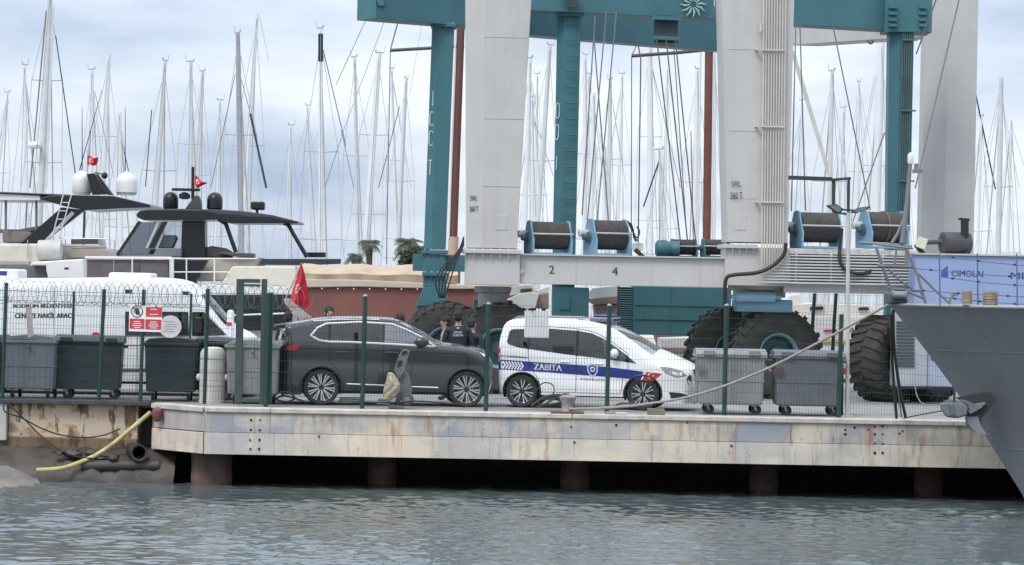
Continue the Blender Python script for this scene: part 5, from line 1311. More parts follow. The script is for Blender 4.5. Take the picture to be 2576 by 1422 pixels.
slab('cabin', 'B2', [(540, 1330), (630, 1185), (660, 1172), (1300, 1175), (1330, 1420), (520, 1420)], Y2 + 0.1, 3.8, gelc, yb, 0.06)
slab('cabin_forward', 'B2', [(-420, 1085), (920, 1085), (900, 1180), (640, 1185), (545, 1330), (-420, 1330)], Y2 + 0.8, 3.2, tan, yb, 0.05)
slab('table', 'B2', [(490, 1040), (520, 1028), (865, 1040), (865, 1085), (700, 1080)], Y2 + 0.6, 0.8, mat('table_dark', (0.06, 0.06, 0.065), 0.4), yb)
slab('seat_back', 'B2', [(360, 985), (420, 962), (560, 985), (640, 1030), (640, 1085), (360, 1085)], Y2 + 1.4, 0.8, mat('seat_olive', (0.17, 0.17, 0.16), 0.8), yb, 0.08)
slab('canvas_panel', 'B1', [(905, 1105), (1180, 1105), (1180, 1290), (905, 1290)], Y2 + 0.2, 0.08, taupe, yb, 0)
slab('canvas_panel', 'B1', [(1186, 1105), (1450, 1108), (1450, 1290), (1186, 1290)], Y2 + 0.2, 0.08, taupe, yb, 0)
slab('canvas_panel', 'B1', [(1456, 1108), (1750, 1115), (1750, 1295), (1456, 1290)], Y2 + 0.2, 0.08, taupe, yb, 0)
slab('deck_edge', 'B1', [(880, 1072), (1790, 1075), (1790, 1110), (880, 1098)], Y2 + 0.1, 0.5, gel, yb)
slab('doorway', 'B2', [(40, 1110), (390, 1110), (300, 1240), (240, 1420), (40, 1420)], Y2 + 0.15, 0.5, blk, yb, 0)
for P in ([(-60, 1095), (900, 1095)], [(20, 1235), (600, 1235)]): rod('deck_rail', 'B2', P, Y2 + 0.02, 0.022, mat('rail_white', (0.7, 0.7, 0.7), 0.35), yb)
for u in (-400, -5, 20, 165, 455): rod('stanchion', 'B2', [(u, 1095), (u, 1340)], Y2 + 0.02, 0.026 if u != 20 else 0.05, mat('rail_white', (0.7, 0.7, 0.7)), yb)
slab('hull_window', 'F', [(512, 742), (735, 742), (735, 832), (512, 832)], Y2 - 0.5, 0.3, blk, yb, 0)
slab('hull_band', 'F', [(505, 716), (735, 722), (735, 741), (505, 738)], Y2 - 0.52, 0.4, gel, yb)
rod('boarding_rail', 'F', [(545, 795), (740, 788)], Y2 - 0.6, 0.03, mat('rail_white', (0.7, 0.7, 0.7)), yb)
rod('flag_staff', 'B2', [(247, 225), (247, 350)], Y2 + 1.15, 0.012, steel, yb)
# ---- red gulet with beige awning
Y3 = 21.0
g_ = thing('gulet', 'reddish brown wooden boat with beige canvas awning and brown mast', 'boat', (at('F', 900, 760, Y3).x, Y3 + 2, 0))
slab('hull', 'F', [(735, 722), (900, 716), (1090, 722), (1330, 722), (1280, 900), (760, 900)], Y3, 4.0, redhull, g_, 0.1)
slab('gunwale', 'F', [(738, 702), (900, 704), (1150, 716), (1330, 716), (1330, 726), (1150, 728), (900, 722), (738, 724)], Y3 - 0.12, 4.2, mat('gunwale_pale', (0.5, 0.42, 0.34), 0.6, var=0.1), g_, 0.03)
# awning: sagging surface between ridges
P = []
for i in range(25):
    f = i / 24; u = 752 + f * 400
    zt_ = at('F', u, 667 + 6 * math.sin(f * 9) ** 2 + 4 * f, Y3).z; zb_2 = at('F', u, 706 + 8 * f, Y3).z
    P.append([(at('F', u, 690, Y3).x, Y3 - 0.05, zb_2), (at('F', u, 690, Y3).x, Y3 - 0.10 + 0.05 * math.sin(f * 31), (zb_2 + zt_) / 2), (at('F', u, 690, Y3).x, Y3 + 0.25, zt_ - 0.04), (at('F', u, 690, Y3).x, Y3 + 1.8, zt_ + 0.06), (at('F', u, 690, Y3).x, Y3 + 3.6, zt_ - 0.05), (at('F', u, 690, Y3).x, Y3 + 3.9, zb_2)])
obj('awning', MB().grid(P), beige, g_, sharp=60)
for i in range(9):
    p = at('F', 770 + i * 40, 726 + 0.3 * i, Y3 - 0.14)
    obj('toggle', MB().ball(tuple(p), 0.022, seg=8, rings=5), gel, g_)
brown = mat('mast_brown', (0.14, 0.048, 0.035), 0.6, var=0.2, scale=2)
rod('mast', 'F', [(1164, -60), (1141, 596)], Y3 + 1.6, 0.105, brown, g_, 12)
obj('mast_foot', MB().tube([at('F', 1141, 596, Y3 + 1.6), at('F', 1136, 720, Y3 + 1.6)], 0.14, 12), mat('mast_sleeve', (0.45, 0.33, 0.24), 0.8, var=0.2), g_)
rod('mast_track', 'F', [(1151, -60), (1129, 600)], Y3 + 1.5, 0.025, gel, g_)
rod('crosstree', 'F', [(982, 127), (1088, 121), (1168, 116)], Y3 + 1.6, 0.045, mat('spar_dark', (0.06, 0.045, 0.045), 0.5), g_)
for P in ([(982, 127), (1002, 55)], [(982, 127), (972, 665)]): rod('stay', 'F', P, Y3 + 1.6, 0.012, wire, g_)

# ---- sailing boats
mastm = mat('mast_alloy', (0.56, 0.57, 0.575), 0.4, var=0.08)
mastp = mat('mast_pale', (0.68, 0.69, 0.69), 0.4, var=0.05)
spreadm = mat('spreader_grey', (0.35, 0.36, 0.38), 0.4)
rig = mat('rigging', (0.20, 0.21, 0.23), 0.5)
rigp = mat('rigging_pale', (0.45, 0.46, 0.48), 0.5)
furl = mat('furled_dark', (0.05, 0.06, 0.085), 0.8)
furlp = mat('furled_pale', (0.55, 0.53, 0.46), 0.8)
def hull_mesh():
    P = []
    for f in np.linspace(0, 1, 11):
        y = -5 + 10.5 * f; w = 1.65 * (0.72 + 0.28 * math.sin(math.pi * min(1, f * 1.2 + 0.1))) * (1 - max(0, f - 0.45) / 0.56) ** 0.75
        sh_ = 1.0 + 0.28 * f
        P.append([(-w, y, sh_), (-w * 0.95, y, 0.5), (-w * 0.6, y, 0.0), (0, y, -0.3), (w * 0.6, y, 0.0), (w * 0.95, y, 0.5), (w, y, sh_)])
    mb = MB().grid(P)
    mb.add([p[0] for p in P] + [p[-1] for p in P], [(i, i + 1, 11 + i + 1, 11 + i) for i in range(10)] + [(0, 11, 11, 0)][:0])
    mb.add(P[0], [tuple(range(7))])
    return mb
HULL = obj('hull', hull_mesh(), gel); CAB = obj('cabin', MB().prism([(-0.9, -2.2, 1.1), (0.9, -2.2, 1.1), (0.6, 2.6, 1.2), (-0.6, 2.6, 1.2)], (0, 0, 0.45)), gelc, bevel=0.1)
HULL.hide_render = CAB.hide_render = False
first = [True]
def sailboat(label, k, top, bot, wpx, row, m=mastm, spr=(0.45,), lines=(), furled=None, radome=None, blacktop=False, swing=0.0):
    Yr = (53.0, 66.0, 79.0, 92.0, 106.0)[row]
    T_, B_ = at(k, *top, Yr), at(k, *bot, Yr)
    d = (T_ - B_).normalized(); zd = SEA + 1.3
    F_ = B_ + d * ((zd - B_.z) / d.z)
    rx = 1.2 * wpx * 0.333 * (Yr + D0) / F_PX / 2
    root = thing('sailboat', label, 'sailboat', (F_.x, Yr, SEA), group='sailing boats moored behind the yard')
    if first[0]: h, c = HULL, CAB; first[0] = False
    else:
        h = HULL.copy(); col.objects.link(h); c = CAB.copy(); col.objects.link(c)
    for o in (h, c): o.parent = root; o.location = (0, 0, 0)
    obj('mast', MB().tube([F_, F_ + (T_ - F_) * 0.8, T_], [rx, rx, rx * 0.75], 10), m, root)
    sw = rnd.choice((-1, 1)) * rnd.uniform(0.5, 1.0)
    if rnd.random() < 0.75: obj('masthead', MB().bar(T_ + Vector((-0.2 * sw, 0, 0.03)), T_ + Vector((0.16 * sw, 0, 0.05)), 0.05, 0.05).cyl(T_ + Vector((-0.2 * sw, 0, 0.03)), T_ + Vector((-0.26 * sw, 0, 0.2 + 0.15 * abs(sw))), 0.010, 5).ball(tuple(T_ + Vector((0.14 * sw, 0, 0.12))), 0.04, seg=6, rings=4), spreadm, root)
    if blacktop: obj('mast_cap', MB().cyl(F_ + (T_ - F_) * 0.90, F_ + (T_ - F_) * 0.985, rx * 1.15, 10), blk, root)
    H = T_ - F_
    for s_ in spr:
        pm = F_ + H * s_; w = 0.95 - 0.5 * s_
        for sd in (-1, 1):
            obj('spreader', MB().bar(pm, pm + Vector((sd * w, 0.25, 0.06)), 0.05, 0.03), spreadm, root)
    for sd in (-1, 1):
        obj('shroud', MB().tube([F_ + H * 0.97] + [F_ + H * s_ + Vector((sd * (0.95 - 0.5 * s_), 0.25, 0.06)) for s_ in sorted(spr, reverse=True)] + [F_ + Vector((sd * 1.35, 0, -0.1))], 0.011, 4), rigp, root)
        obj('shroud', MB().tube([F_ + H * (spr[0] - 0.01), F_ + Vector((sd * 1.3, -0.3, -0.1))], 0.010, 4), rigp, root)
    obj('backstay', MB().tube([T_, F_ + Vector((0.3 + swing, -5, -0.1))], 0.011, 4), rig, root)
    obj('forestay', MB().tube([F_ + H * 0.98, F_ + Vector((0.0 - swing, 5.2, 0.1))], 0.03, 6), furlp, root)
    obj('boom', MB().cyl(F_ + Vector((0, 0, 1.2)), F_ + Vector((0.2, -4.2, 1.1)), 0.13, 8), mat('sail_cover', (0.05, 0.09, 0.18), 0.8), root)
    for (a, b), mm, r in lines:
        obj('stay', MB().tube([at(k, *a, Yr), at(k, *b, Yr)], r, 5), mm, root)
    if radome:
        p = at(k, *radome, Yr)
        obj('radome', MB().lathe([(0.1, -0.14), (0.24, -0.1), (0.26, 0), (0.2, 0.1), (0, 0.14)], p - Vector((0, 0.3, 0)), seg=16), gel, root)
    return root
L_ = lambda a, b, m=rig, r=0.014: ((a, b), m, r)
sailboat('sailboat with thin pale mast nearest the left edge of the photo', 'A1', (185, 495), (200, 1420), 24, 1, mastp, (0.5,))
sailboat('sailboat whose tall grey mast at the left runs out of the top of the photo', 'A1', (380, -60), (310, 1420), 40, 0, mastm, (0.52, 0.75), [L_((350, 80), (225, 1420), rig, 0.03), L_((420, 270), (570, 1320), furl, 0.022), L_((400, 60), (345, 1420), mastp, 0.06)], radome=(268, 1098))
sailboat('sailboat with slim twin edged mast left of the small flag', 'A1', (695, 530), (688, 1290), 26, 2, mastp, (0.5,), [L_((715, 690), (860, 1340), rig, 0.014)])
sailboat('sailboat with pale mast rising just right of the small flag', 'A1', (820, 410), (780, 1290), 36, 3, mastp, (0.4, 0.7))
sailboat('sailboat with short pale mast between the two white domes', 'A1', (900, 850), (905, 1290), 30, 1, mastp, (0.5,))
sailboat('sailboat with leaning grey mast right of the white domes', 'A1', (1245, 465), (1185, 1420), 30, 0, mastm, (0.33, 0.62), [L_((1145, 830), (1098, 1410), furl, 0.02)])
sailboat('sailboat with upright mast above the black radar bar, left of a close pair', 'A1', (1440, 470), (1440, 1250), 28, 2, mastm, (0.4, 0.7))
sailboat('sailboat with leaning mast above the black hardtop, right of a close pair', 'A1', (1530, 540), (1490, 1330), 28, 3, mastm, (0.3, 0.6))
sailboat('sailboat with dark edged upright mast above the black hardtop', 'A1', (1795, 255), (1815, 1420), 36, 0, mat('mast_dark_edge', (0.33, 0.34, 0.36), 0.4), (0.42, 0.68), [L_((1775, 560), (1590, 1420), rig, 0.016), L_((1890, 860), (2010, 1420), furl, 0.045), L_((1822, 600), (1890, 860), rig, 0.014)])
sailboat('sailboat with leaning pale mast crossing the dark edged mast', 'A1', (1940, 112), (1850, 1420), 28, 1, mastp, (0.38, 0.6), [L_((1960, 130), (2030, 470), rigp, 0.012)])
sailboat('sailboat with short white mast left of the black topped mast', 'A1', (2195, 950), (2180, 1420), 20, 3, mastp, (0.5,), [L_((2400, 1000), (2230, 1420), rigp, 0.012)])
sailboat('sailboat with straight pale mast and black top section', 'A1', (2420, 220), (2420, 1420), 28, 0, mastp, (0.35, 0.62), [L_((2440, 380), (2610, 1100), rig, 0.02), L_((2576, 1040), (2450, 1420), rig, 0.014)], blacktop=True)
sailboat('sailboat with first mast to the right of the black topped one', 'A2', (100, 435), (120, 1420), 25, 2, mastm, (0.35, 0.65), [L_((190, 140), (-40, 640), rig, 0.018), L_((325, 160), (0, 1030), rig, 0.014)])
sailboat('sailboat with thick leaning pale mast left of the teal leg', 'A2', (285, 405), (215, 1420), 40, 1, mastp, (0.45, 0.72), [L_((0, 985), (95, 1420), rig, 0.016), L_((425, 165), (370, 370), rig, 0.018)])
sailboat('sailboat with lower mast standing just left of the teal leg', 'A2', (490, 595), (450, 1420), 26, 3, mastm, (0.3, 0.6), [L_((440, 800), (280, 1420), furl, 0.02), L_((605, 190), (515, 720), rigp, 0.013)])
sailboat('sailboat with pale mast close along the right edge of the grey leg', 'A2', (1425, 445), (1395, 1420), 30, 0, mastp, (0.4,))
sailboat('sailboat with short mast between grey leg and laddered teal leg', 'A2', (1440, 735), (1440, 1420), 26, 2, mastp, (0.3, 0.6), [L_((1455, 900), (1600, 1330), rig, 0.014)])
sailboat('sailboat with tall leaning mast left of the laddered teal leg', 'A2', (1575, 345), (1500, 1420), 32, 1, mastm, (0.35, 0.62), [L_((1440, 620), (1515, 1100), rigp, 0.012)])
sailboat('sailboat with pale mast just right of the laddered teal leg', 'A2', (1840, 415), (1835, 1420), 30, 3, mastp, (0.35, 0.65))
sailboat('sailboat with faint white mast among the lift ropes', 'A2', (1905, 700), (1890, 1420), 34, 0, mastp, (0.45,))
sailboat('sailboat with grey mast right of the lift ropes', 'A2', (2030, 605), (2020, 1420), 28, 2, mastm, (0.42, 0.7), [L_((2050, 800), (2150, 1420), rigp, 0.014)])
sailboat('sailboat with the shortest pale mast below the crosstree', 'A2', (1990, 1100), (1985, 1420), 24, 1, mastp, (0.5,))
sailboat('sailboat with tall pale mast under the teal pulley', 'A2', (2330, 315), (2330, 1420), 40, 3, mastp, (0.4, 0.68), [L_((2350, 530), (2560, 1420), rig, 0.018)])
sailboat('sailboat with low thin mast left of the brown mast', 'A2', (2400, 1135), (2410, 1420), 20, 0, mastm, (0.5,), [L_((2400, 1210), (2280, 1560), furl, 0.03)])
sailboat('sailboat with pale mast close left of the brown mast', 'A3', (110, 525), (95, 1420), 30, 1, mastp, (0.35, 0.6))
sailboat('sailboat with pale mast between the brown mast and the piped grey leg', 'A3', (240, 405), (235, 1420), 26, 2, mastp, (0.3,))
sailboat('sailboat with grey mast above the dark lamp frame', 'A3', (1130, 540), (1110, 1420), 30, 0, mastm, (0.35, 0.62), [L_((830, 390), (1130, 1400), furlp, 0.085)])
sailboat('sailboat with shorter pale mast right of the dark lamp frame', 'A3', (1215, 815), (1180, 1420), 32, 3, mastp, (0.4,), [L_((1195, 1080), (1240, 1420), rig, 0.014)])
sailboat('sailboat with the thickest white mast left of the piped teal leg', 'A3', (1500, 300), (1465, 1420), 54, 1, mastp, (0.33, 0.6), [L_((1450, 560), (1340, 1200), rigp, 0.014)])
sailboat('sailboat with grey mast standing alone at the right edge of the photo', 'A3', (2405, 585), (2390, 1420), 34, 2, mastm, (0.3, 0.6), [L_((2400, 640), (2270, 1250), rigp, 0.013), L_((2440, 900), (2540, 1420), rigp, 0.013)])
sailboat('sailboat with leaning dark stay right of the pale grey leg', 'A3', (2255, 880), (2240, 1420), 18, 3, mastp, (0.5,), [L_((2205, 680), (2360, 1430), furl, 0.04)])
far = [('A1', 60, 700, 90), ('A1', 1050, 640, -30), ('A1', 1660, 760, 20), ('A1', 2050, 600, 10), ('A1', 2320, 800, -20), ('A2', 60, 880, 20), ('A2', 380, 520, -25), ('A2', 590, 700, -30), ('A2', 1480, 560, 15), ('A2', 1700, 300, 0), ('A2', 1870, 560, 20), ('A2', 1960, 420, -15), ('A2', 2120, 560, 25), ('A2', 2260, 640, -10), ('A2', 2460, 520, 15),
       ('A3', 60, 700, -10), ('A3', 900, 760, 15), ('A3', 1020, 640, -20), ('A3', 1330, 620, 10), ('A3', 1410, 760, 20), ('A3', 1640, 500, 0), ('A3', 2210, 1050, -10), ('A3', 2480, 900, 15), ('A3', 2330, 1000, 8)]
nth = ('first', 'second', 'third', 'fourth', 'fifth', 'sixth', 'seventh', 'eighth', 'ninth', 'tenth', 'eleventh', 'twelfth', 'thirteenth', 'fourteenth', 'fifteenth', 'sixteenth', 'seventeenth', 'eighteenth', 'nineteenth', 'twentieth', 'twenty first', 'twenty second', 'twenty third', 'twenty fourth')
far = far[0::2]
for i, (k, u, v, ln) in enumerate(far):
    sailboat('distant sailboat with thin pale mast, %s from the left in the far row' % nth[i], k, (u, v), (u - ln, 1420), 13 + (i * 5) % 8, 4, mastp, (0.4,) if i % 3 else (0.35, 0.65), [L_((u + 6, v + 60), (u + (150 if i % 2 else -140), 1420), rigp, 0.016)])
bm_ = thing('wooden_mast_boat', 'boat with tall brown wooden mast and dark crosstree behind the teal beam', 'sailboat', (at('F', 1775, 900, 34).x, 34, 0))
rod('mast', 'F', [(1784, 90), (1774, 900)], 34.0, 0.125, brown, bm_, 12)
rod('mast_track', 'F', [(1763, 90), (1754, 700)], 34.0, 0.03, mastp, bm_); rod('mast_track', 'F', [(1797, 120), (1792, 700)], 34.0, 0.022, mastp, bm_)
rod('crosstree', 'F', [(1589, 141), (1700, 133), (1815, 122)], 34.0, 0.055, mat('spar_dark', (0.06, 0.045, 0.045)), bm_)
for P in ([(1589, 141), (1588, 660)], [(1589, 141), (1610, 95)], [(1694, 100), (1728, 600)], [(1738, 330), (1745, 640)]): rod('stay', 'F', P, 34.0, 0.015, wire, bm_)
slab('hull', 'F', [(1640, 800), (1900, 800), (1860, 930), (1680, 930)], 32.5, 3.0, redhull, bm_, 0.1)
obj('mast_bands', MB().lathe([(0.14, -0.05), (0.14, 0.05)], at('F', 1783, 118, 34), seg=12), mastp, bm_)

# ---- boats standing in the yard
def yard_boat(label, Y, parts):
    p = parts[0]
    c = at(p[1], *p[2][0], Y)
    root = thing('laid_up_boat', label, 'boat', (c.x, Y + 1, 0), group='boats laid up in the yard')
    for nm, k, pts, dep, m, off in parts: slab(nm, k, pts, Y + off, dep, m, root, 0.02)
    lo = min((at(p[1], u, v, Y).z for p in parts for u, v in p[2]))
    xs = [at(p[1], u, v, Y).x for p in parts for u, v in p[2]]
    for f in (0.25, 0.75):
        x = min(xs) + (max(xs) - min(xs)) * f
        for dy in (0.3, 1.6): obj('cradle_leg', MB().bb((x - 0.05, Y + dy, 0.0), (x + 0.05, Y + dy + 0.1, lo + 0.05)), mat('cradle_rust', (0.13, 0.08, 0.06), 0.8), root)
    return root
yard_boat('white pointed bow of a small boat behind the twin tyres', 17.5, [('hull', 'C4', [(275, 118), (420, 40), (560, 20), (640, 40), (600, 190), (440, 205)], 2.0, gel, 0), ('cabin', 'C4', [(330, 60), (360, -40), (560, -60), (640, 20), (560, 30), (430, 40)], 1.6, gelc, 0.4), ('window', 'C4', [(440, -10), (560, -20), (570, 10), (440, 20)], 0.1, dgl, 0.3)])
yard_boat('grey white flared bow of a boat left of the teal engine house', 18.0, [('hull', 'C4', [(1090, 82), (1190, -20), (1480, -50), (1480, 140), (1215, 155)], 2.2, gel, 0), ('boot_stripe', 'C4', [(1120, 95), (1480, 60), (1480, 142), (1215, 157)], 0.3, mat('stripe_brown', (0.28, 0.2, 0.17), 0.6), -0.05), ('keel_body', 'C4', [(1210, 160), (1480, 146), (1480, 330), (1230, 330)], 1.8, mat('antifoul_pink', (0.45, 0.33, 0.29), 0.7, var=0.2, scale=6), 0.2)])
yard_boat('white boat with brown keel seen above the police car roof', 19.5, [('hull', 'C4', [(540, 60), (740, 30), (740, 200), (560, 190)], 2.0, mat('hull_tan', (0.36, 0.29, 0.23), 0.7, var=0.35, scale=8), 0), ('deck', 'C4', [(560, 20), (740, -40), (740, 28), (560, 58)], 1.8, gel, 0.1)])
wb_ = yard_boat('long white motorboat with red line and yellow stripe behind the far green fence', 23.0, [('hull', 'C5', [(1000, 440), (1300, 400), (2100, 395), (2100, 860), (1100, 880), (1040, 700)], 3.0, gel, 0), ('yellow_stripe', 'C5', [(1400, 612), (2100, 606), (2100, 640), (1400, 648)], 0.1, mat('stripe_yellow', (0.6, 0.42, 0.16), 0.5), -0.06), ('red_line', 'C5', [(1465, 524), (1590, 522), (1590, 540), (1465, 542)], 0.1, red_f, -0.06), ('cabin', 'C5', [(1060, 400), (1090, 300), (1400, 280), (1900, 300), (1980, 395)], 2.4, gelc, 0.4),
     ('window', 'C5', [(1340, 312), (1460, 308), (1465, 342), (1335, 345)], 0.1, dgl, 0.3), ('window', 'C5', [(1790, 318), (1880, 316), (1885, 345), (1785, 346)], 0.1, dgl, 0.3), ('flybridge', 'C5', [(1080, 300), (1150, 205), (1240, 195), (1280, 290)], 1.6, gel, 0.6), ('red_panel', 'C5', [(1620, 880), (1850, 880), (1850, 940), (1620, 940)], 0.2, red_f, -0.1)])
a, b, c = at('C5', 1700, 556, 22.9), at('C5', 1812, 556, 22.9), at('C5', 1700, 505, 22.9)
lettering('AG', a, b - a, c - a, ink, wb_, 0.01)
yard_boat('white boat stern seen under the teal engine house', 20.5, [('hull', 'C5', [(-40, 610), (260, 600), (300, 760), (-40, 780)], 2.0, gel, 0), ('rail_band', 'C5', [(-40, 690), (200, 690), (200, 740), (-40, 745)], 0.1, mat('stripe_brown', (0.28, 0.2, 0.17)), -0.06)])
# ---- palms and hedge beyond the yard
leafm = mat('palm_leaf', (0.08, 0.10, 0.06), 0.7, var=0.4, scale=4)
trunkm = mat('palm_trunk', (0.11, 0.085, 0.06), 0.9, var=0.3, scale=6)
def palm(label, u, vc, r, Y, seed):
    g = random.Random(seed); c = at('F', u, vc, Y)
    root = thing('palm_tree', label, 'palm tree', (c.x, Y, 0), group='palm trees beyond the yard')
    obj('trunk', MB().tube([(c.x + 0.1, Y, 0), (c.x, Y, c.z * 0.6), (c.x, Y, c.z)], [0.12, 0.09, 0.11], 10), trunkm, root)
    mb = MB()
    for i in range(44):
        a = g.uniform(0, 6.28); el = g.uniform(-0.3, 1.35); L = 0.95 * r * g.uniform(0.75, 1.15)
        pts = [c + Vector((math.cos(a) * L * t * math.cos(el * (1 - t * 0.6)), math.sin(a) * L * t * math.cos(el), L * (math.sin(el) * t - 0.75 * t * t))) for t in np.linspace(0, 1, 8)]
        for j in range(1, 8):
            d = (pts[j] - pts[j - 1]); sd = d.cross(Vector((0, 0, 1))).normalized()
            for sg in (-1, 1):
                for q in (0.0, 0.5):
                    b0 = pts[j - 1] + d * q; ln = 0.34 * r * math.sin(math.pi * (j - 0.3) / 8.2) + 0.05
                    mb.add([b0, b0 + d * 0.35, b0 + d * 0.7 + sd * sg * ln - Vector((0, 0, ln * 0.45))], [(0, 1, 2)])
    obj('crown', mb, leafm, root, keep=True)
palm('palm tree left of the teal leg above the gulet awning', 1030, 612, 0.55, 36, 1)
palm('palm tree nearest the teal leg, low crown', 1052, 628, 0.5, 37, 2)
palm('small palm tree left of the pale sail mast above the gulet', 930, 612, 0.4, 38, 3)
palm('smallest dark palm beside the yacht stern', 893, 645, 0.35, 36.5, 4)
g = random.Random(12); mb = MB()
ha, hb = at('F', 1004, 660, 35), at('F', 1062, 632, 35)
for i in range(2600):
    c = Vector((g.uniform(ha.x, hb.x), g.uniform(34.6, 35.8), g.uniform(0.3, hb.z)))
    n = Vector((g.uniform(-1, 1), g.uniform(-1, 1), g.uniform(-1, 1))).normalized(); t = n.orthogonal().normalized() * 0.09; b2 = n.cross(t)
    mb.add([c - t, c + b2 * 0.5, c + t, c - b2 * 0.5], [(0, 1, 2, 3)])
hd = thing('hedge', 'dark clipped hedge below the palms beside the teal leg', 'hedge', ((ha.x + hb.x) / 2, 35.2, 0))
obj('foliage', mb, mat('hedge_leaf', (0.05, 0.06, 0.03), 0.8, var=0.4, scale=5), hd, keep=True)
obj('stem', MB().bb((ha.x + 0.1, 35.1, 0), (hb.x - 0.1, 35.3, hb.z - 0.3)), trunkm, hd)
# ------------------------------------------------------------------ grey ship bow at the right
shipg = mat('ship_grey', (0.195, 0.203, 0.214), 0.48, var=0.10, scale=0.7, streak=0.3, streak_col=(0.11, 0.11, 0.115), fine=0.04)
railg = mat('rail_grey_ship', (0.17, 0.175, 0.18), 0.5, var=0.15)
YS = -2.1
sa = R(17)
dv = Vector((math.cos(sa), -math.sin(sa), 0)); nv = Vector((-math.sin(sa), -math.cos(sa), 0))
stem = [at('F', 2240, 766, YS), at('F', 2330, 880, YS), at('F', 2425, 1010, YS), at('F', 2500, 1128, YS), at('F', 2572, 1243, YS), at('F', 2610, 1330, YS)]
ship = thing('ship_bow', 'grey steel ship bow overhanging the quay at the right edge', 'ship', (stem[-2].x + 4, YS - 1, SEA))
def hull_pt(sx, i, side):
    f = i / 5.0
    B = 0.10 * (1 - f) + 0.02 + (2.7 - 1.0 * f) * (1 - math.exp(-sx / (3.2 + 2.5 * f)))
    return stem[i] + dv * sx + nv * side * B
ss = [0, 0.06, 0.15, 0.3, 0.6, 1.0, 1.5, 2.2, 3, 4, 5.5, 7.5, 10, 13, 17]
mb = MB()
for side in (1, -1): mb.grid([[hull_pt(s_, i, side) for s_ in ss] for i in range(6)])
mb.grid([[hull_pt(0, i, -1), hull_pt(0, i, 1)] for i in range(6)])
mb.add([hull_pt(s_, 0, 1) - Vector((0, 0, 0.02)) for s_ in ss] + [hull_pt(s_, 0, -1) - Vector((0, 0, 0.02)) for s_ in ss], [(i, i + 1, len(ss) + i + 1, len(ss) + i) for i in range(len(ss) - 1)])
mb.add([hull_pt(17, i, 1) for i in range(6)] + [hull_pt(17, i, -1) for i in range(6)], [(i, i + 1, 7 + i, 6 + i) for i in range(5)])
obj('hull', mb, shipg, ship, sharp=40)
obj('deck_edge', MB().tube([hull_pt(s_, 0, 1) for s_ in ss], 0.03, 6), mat('edge_pale', (0.33, 0.33, 0.33), 0.6, var=0.3), ship)
obj('deck_edge', MB().tube([hull_pt(s_, 0, -1) for s_ in ss], 0.03, 6), mat('edge_pale', (0.33, 0.33, 0.33)), ship)
for i in (1, 3):          # horizontal plating welds, and a few upright ones
    obj('plate_weld', MB().tube([hull_pt(s_, i, 1) + nv * 0.002 for s_ in ss[1:]], 0.008, 4), shipg, ship)
for s_ in (1.5, 3, 5.5):
    obj('plate_weld', MB().tube([hull_pt(s_, i, 1) + nv * 0.002 for i in range(6)], 0.008, 4), shipg, ship)
def srail(name, pts, r=0.022, m=railg, Y=YS, k='B5'):
    return obj(name, MB().tube([at(k, u, v, Y) for u, v in pts], r, 8), m, ship)
for pts, r, Y in (([(1000, 826), (1250, 838), (1490, 862)], 0.028, YS), ([(1130, 836), (1500, 880)], 0.02, YS - 0.5), ([(1170, 1040), (1510, 1052)], 0.026, YS - 0.2), ([(1260, 1248), (1420, 1262), (1570, 1275)], 0.024, YS), ([(1160, 870), (1215, 1040), (1290, 1245)], 0.03, YS),
                  ([(1350, 850), (1330, 1030)], 0.022, YS - 0.1), ([(1440, 880), (1540, 1120), (1620, 1390)], 0.028, YS - 0.3), ([(1270, 1070), (1400, 1190), (1500, 1255)], 0.022, YS), ([(1550, 1110), (1700, 1260), (1850, 1395)], 0.024, YS - 0.3), ([(1410, 620), (1360, 740), (1305, 830)], 0.03, YS),
                  ([(1440, 880), (1440, 1050)], 0.03, YS), ([(1215, 1045), (1260, 1150), (1290, 1250), (1300, 1380)], 0.024, YS), ([(1420, 1262), (1600, 1345)], 0.022, YS - 0.2), ([(1880, 1300), (1840, 1340), (1850, 1375)], 0.02, YS - 0.6), ([(1570, 1275), (1620, 1390)], 0.02, YS - 0.1)):
    srail('rail', pts, r, railg, Y)
obj('foremast', MB().tube([at('B5', 1400, 830, YS), at('B5', 1440, 500, YS), at('B5', 1475, 95, YS)], [0.055, 0.045, 0.035], 12), railg, ship)
obj('masthead_light', MB().lathe([(0.045, -0.1), (0.055, -0.06), (0.055, 0.06), (0.035, 0.10), (0, 0.12)], at('B5', 1477, 48, YS), seg=14), gel, ship)
obj('light_bracket', MB().bb(at('B5', 1500, 180, YS - 0.05), at('B5', 1585, 150, YS + 0.05)).bb(at('B5', 1515, 150, YS - 0.04), at('B5', 1545, 95, YS + 0.04)), railg, ship)
obj('windlass', MB().bb(at('B5', 1280, 1390, YS - 0.4), at('B5', 1420, 1290, YS + 0.1)), mat('windlass_dark', (0.07, 0.08, 0.08), 0.6, var=0.3), ship, bevel=0.04)
obj('windlass_drum', MB().lathe([(0.1, -0.14), (0.07, -0.1), (0.07, 0.1), (0.1, 0.14)], at('B5', 1380, 1310, YS - 0.5), (1, -0.3, 0), 16), railg, ship)
obj('chock', MB().tube([at('C6', 1225, 230, YS - 0.6), at('C6', 1240, 185, YS - 0.6), at('C6', 1275, 180, YS - 0.6), at('C6', 1265, 215, YS - 0.6)], 0.03, 8), railg, ship)
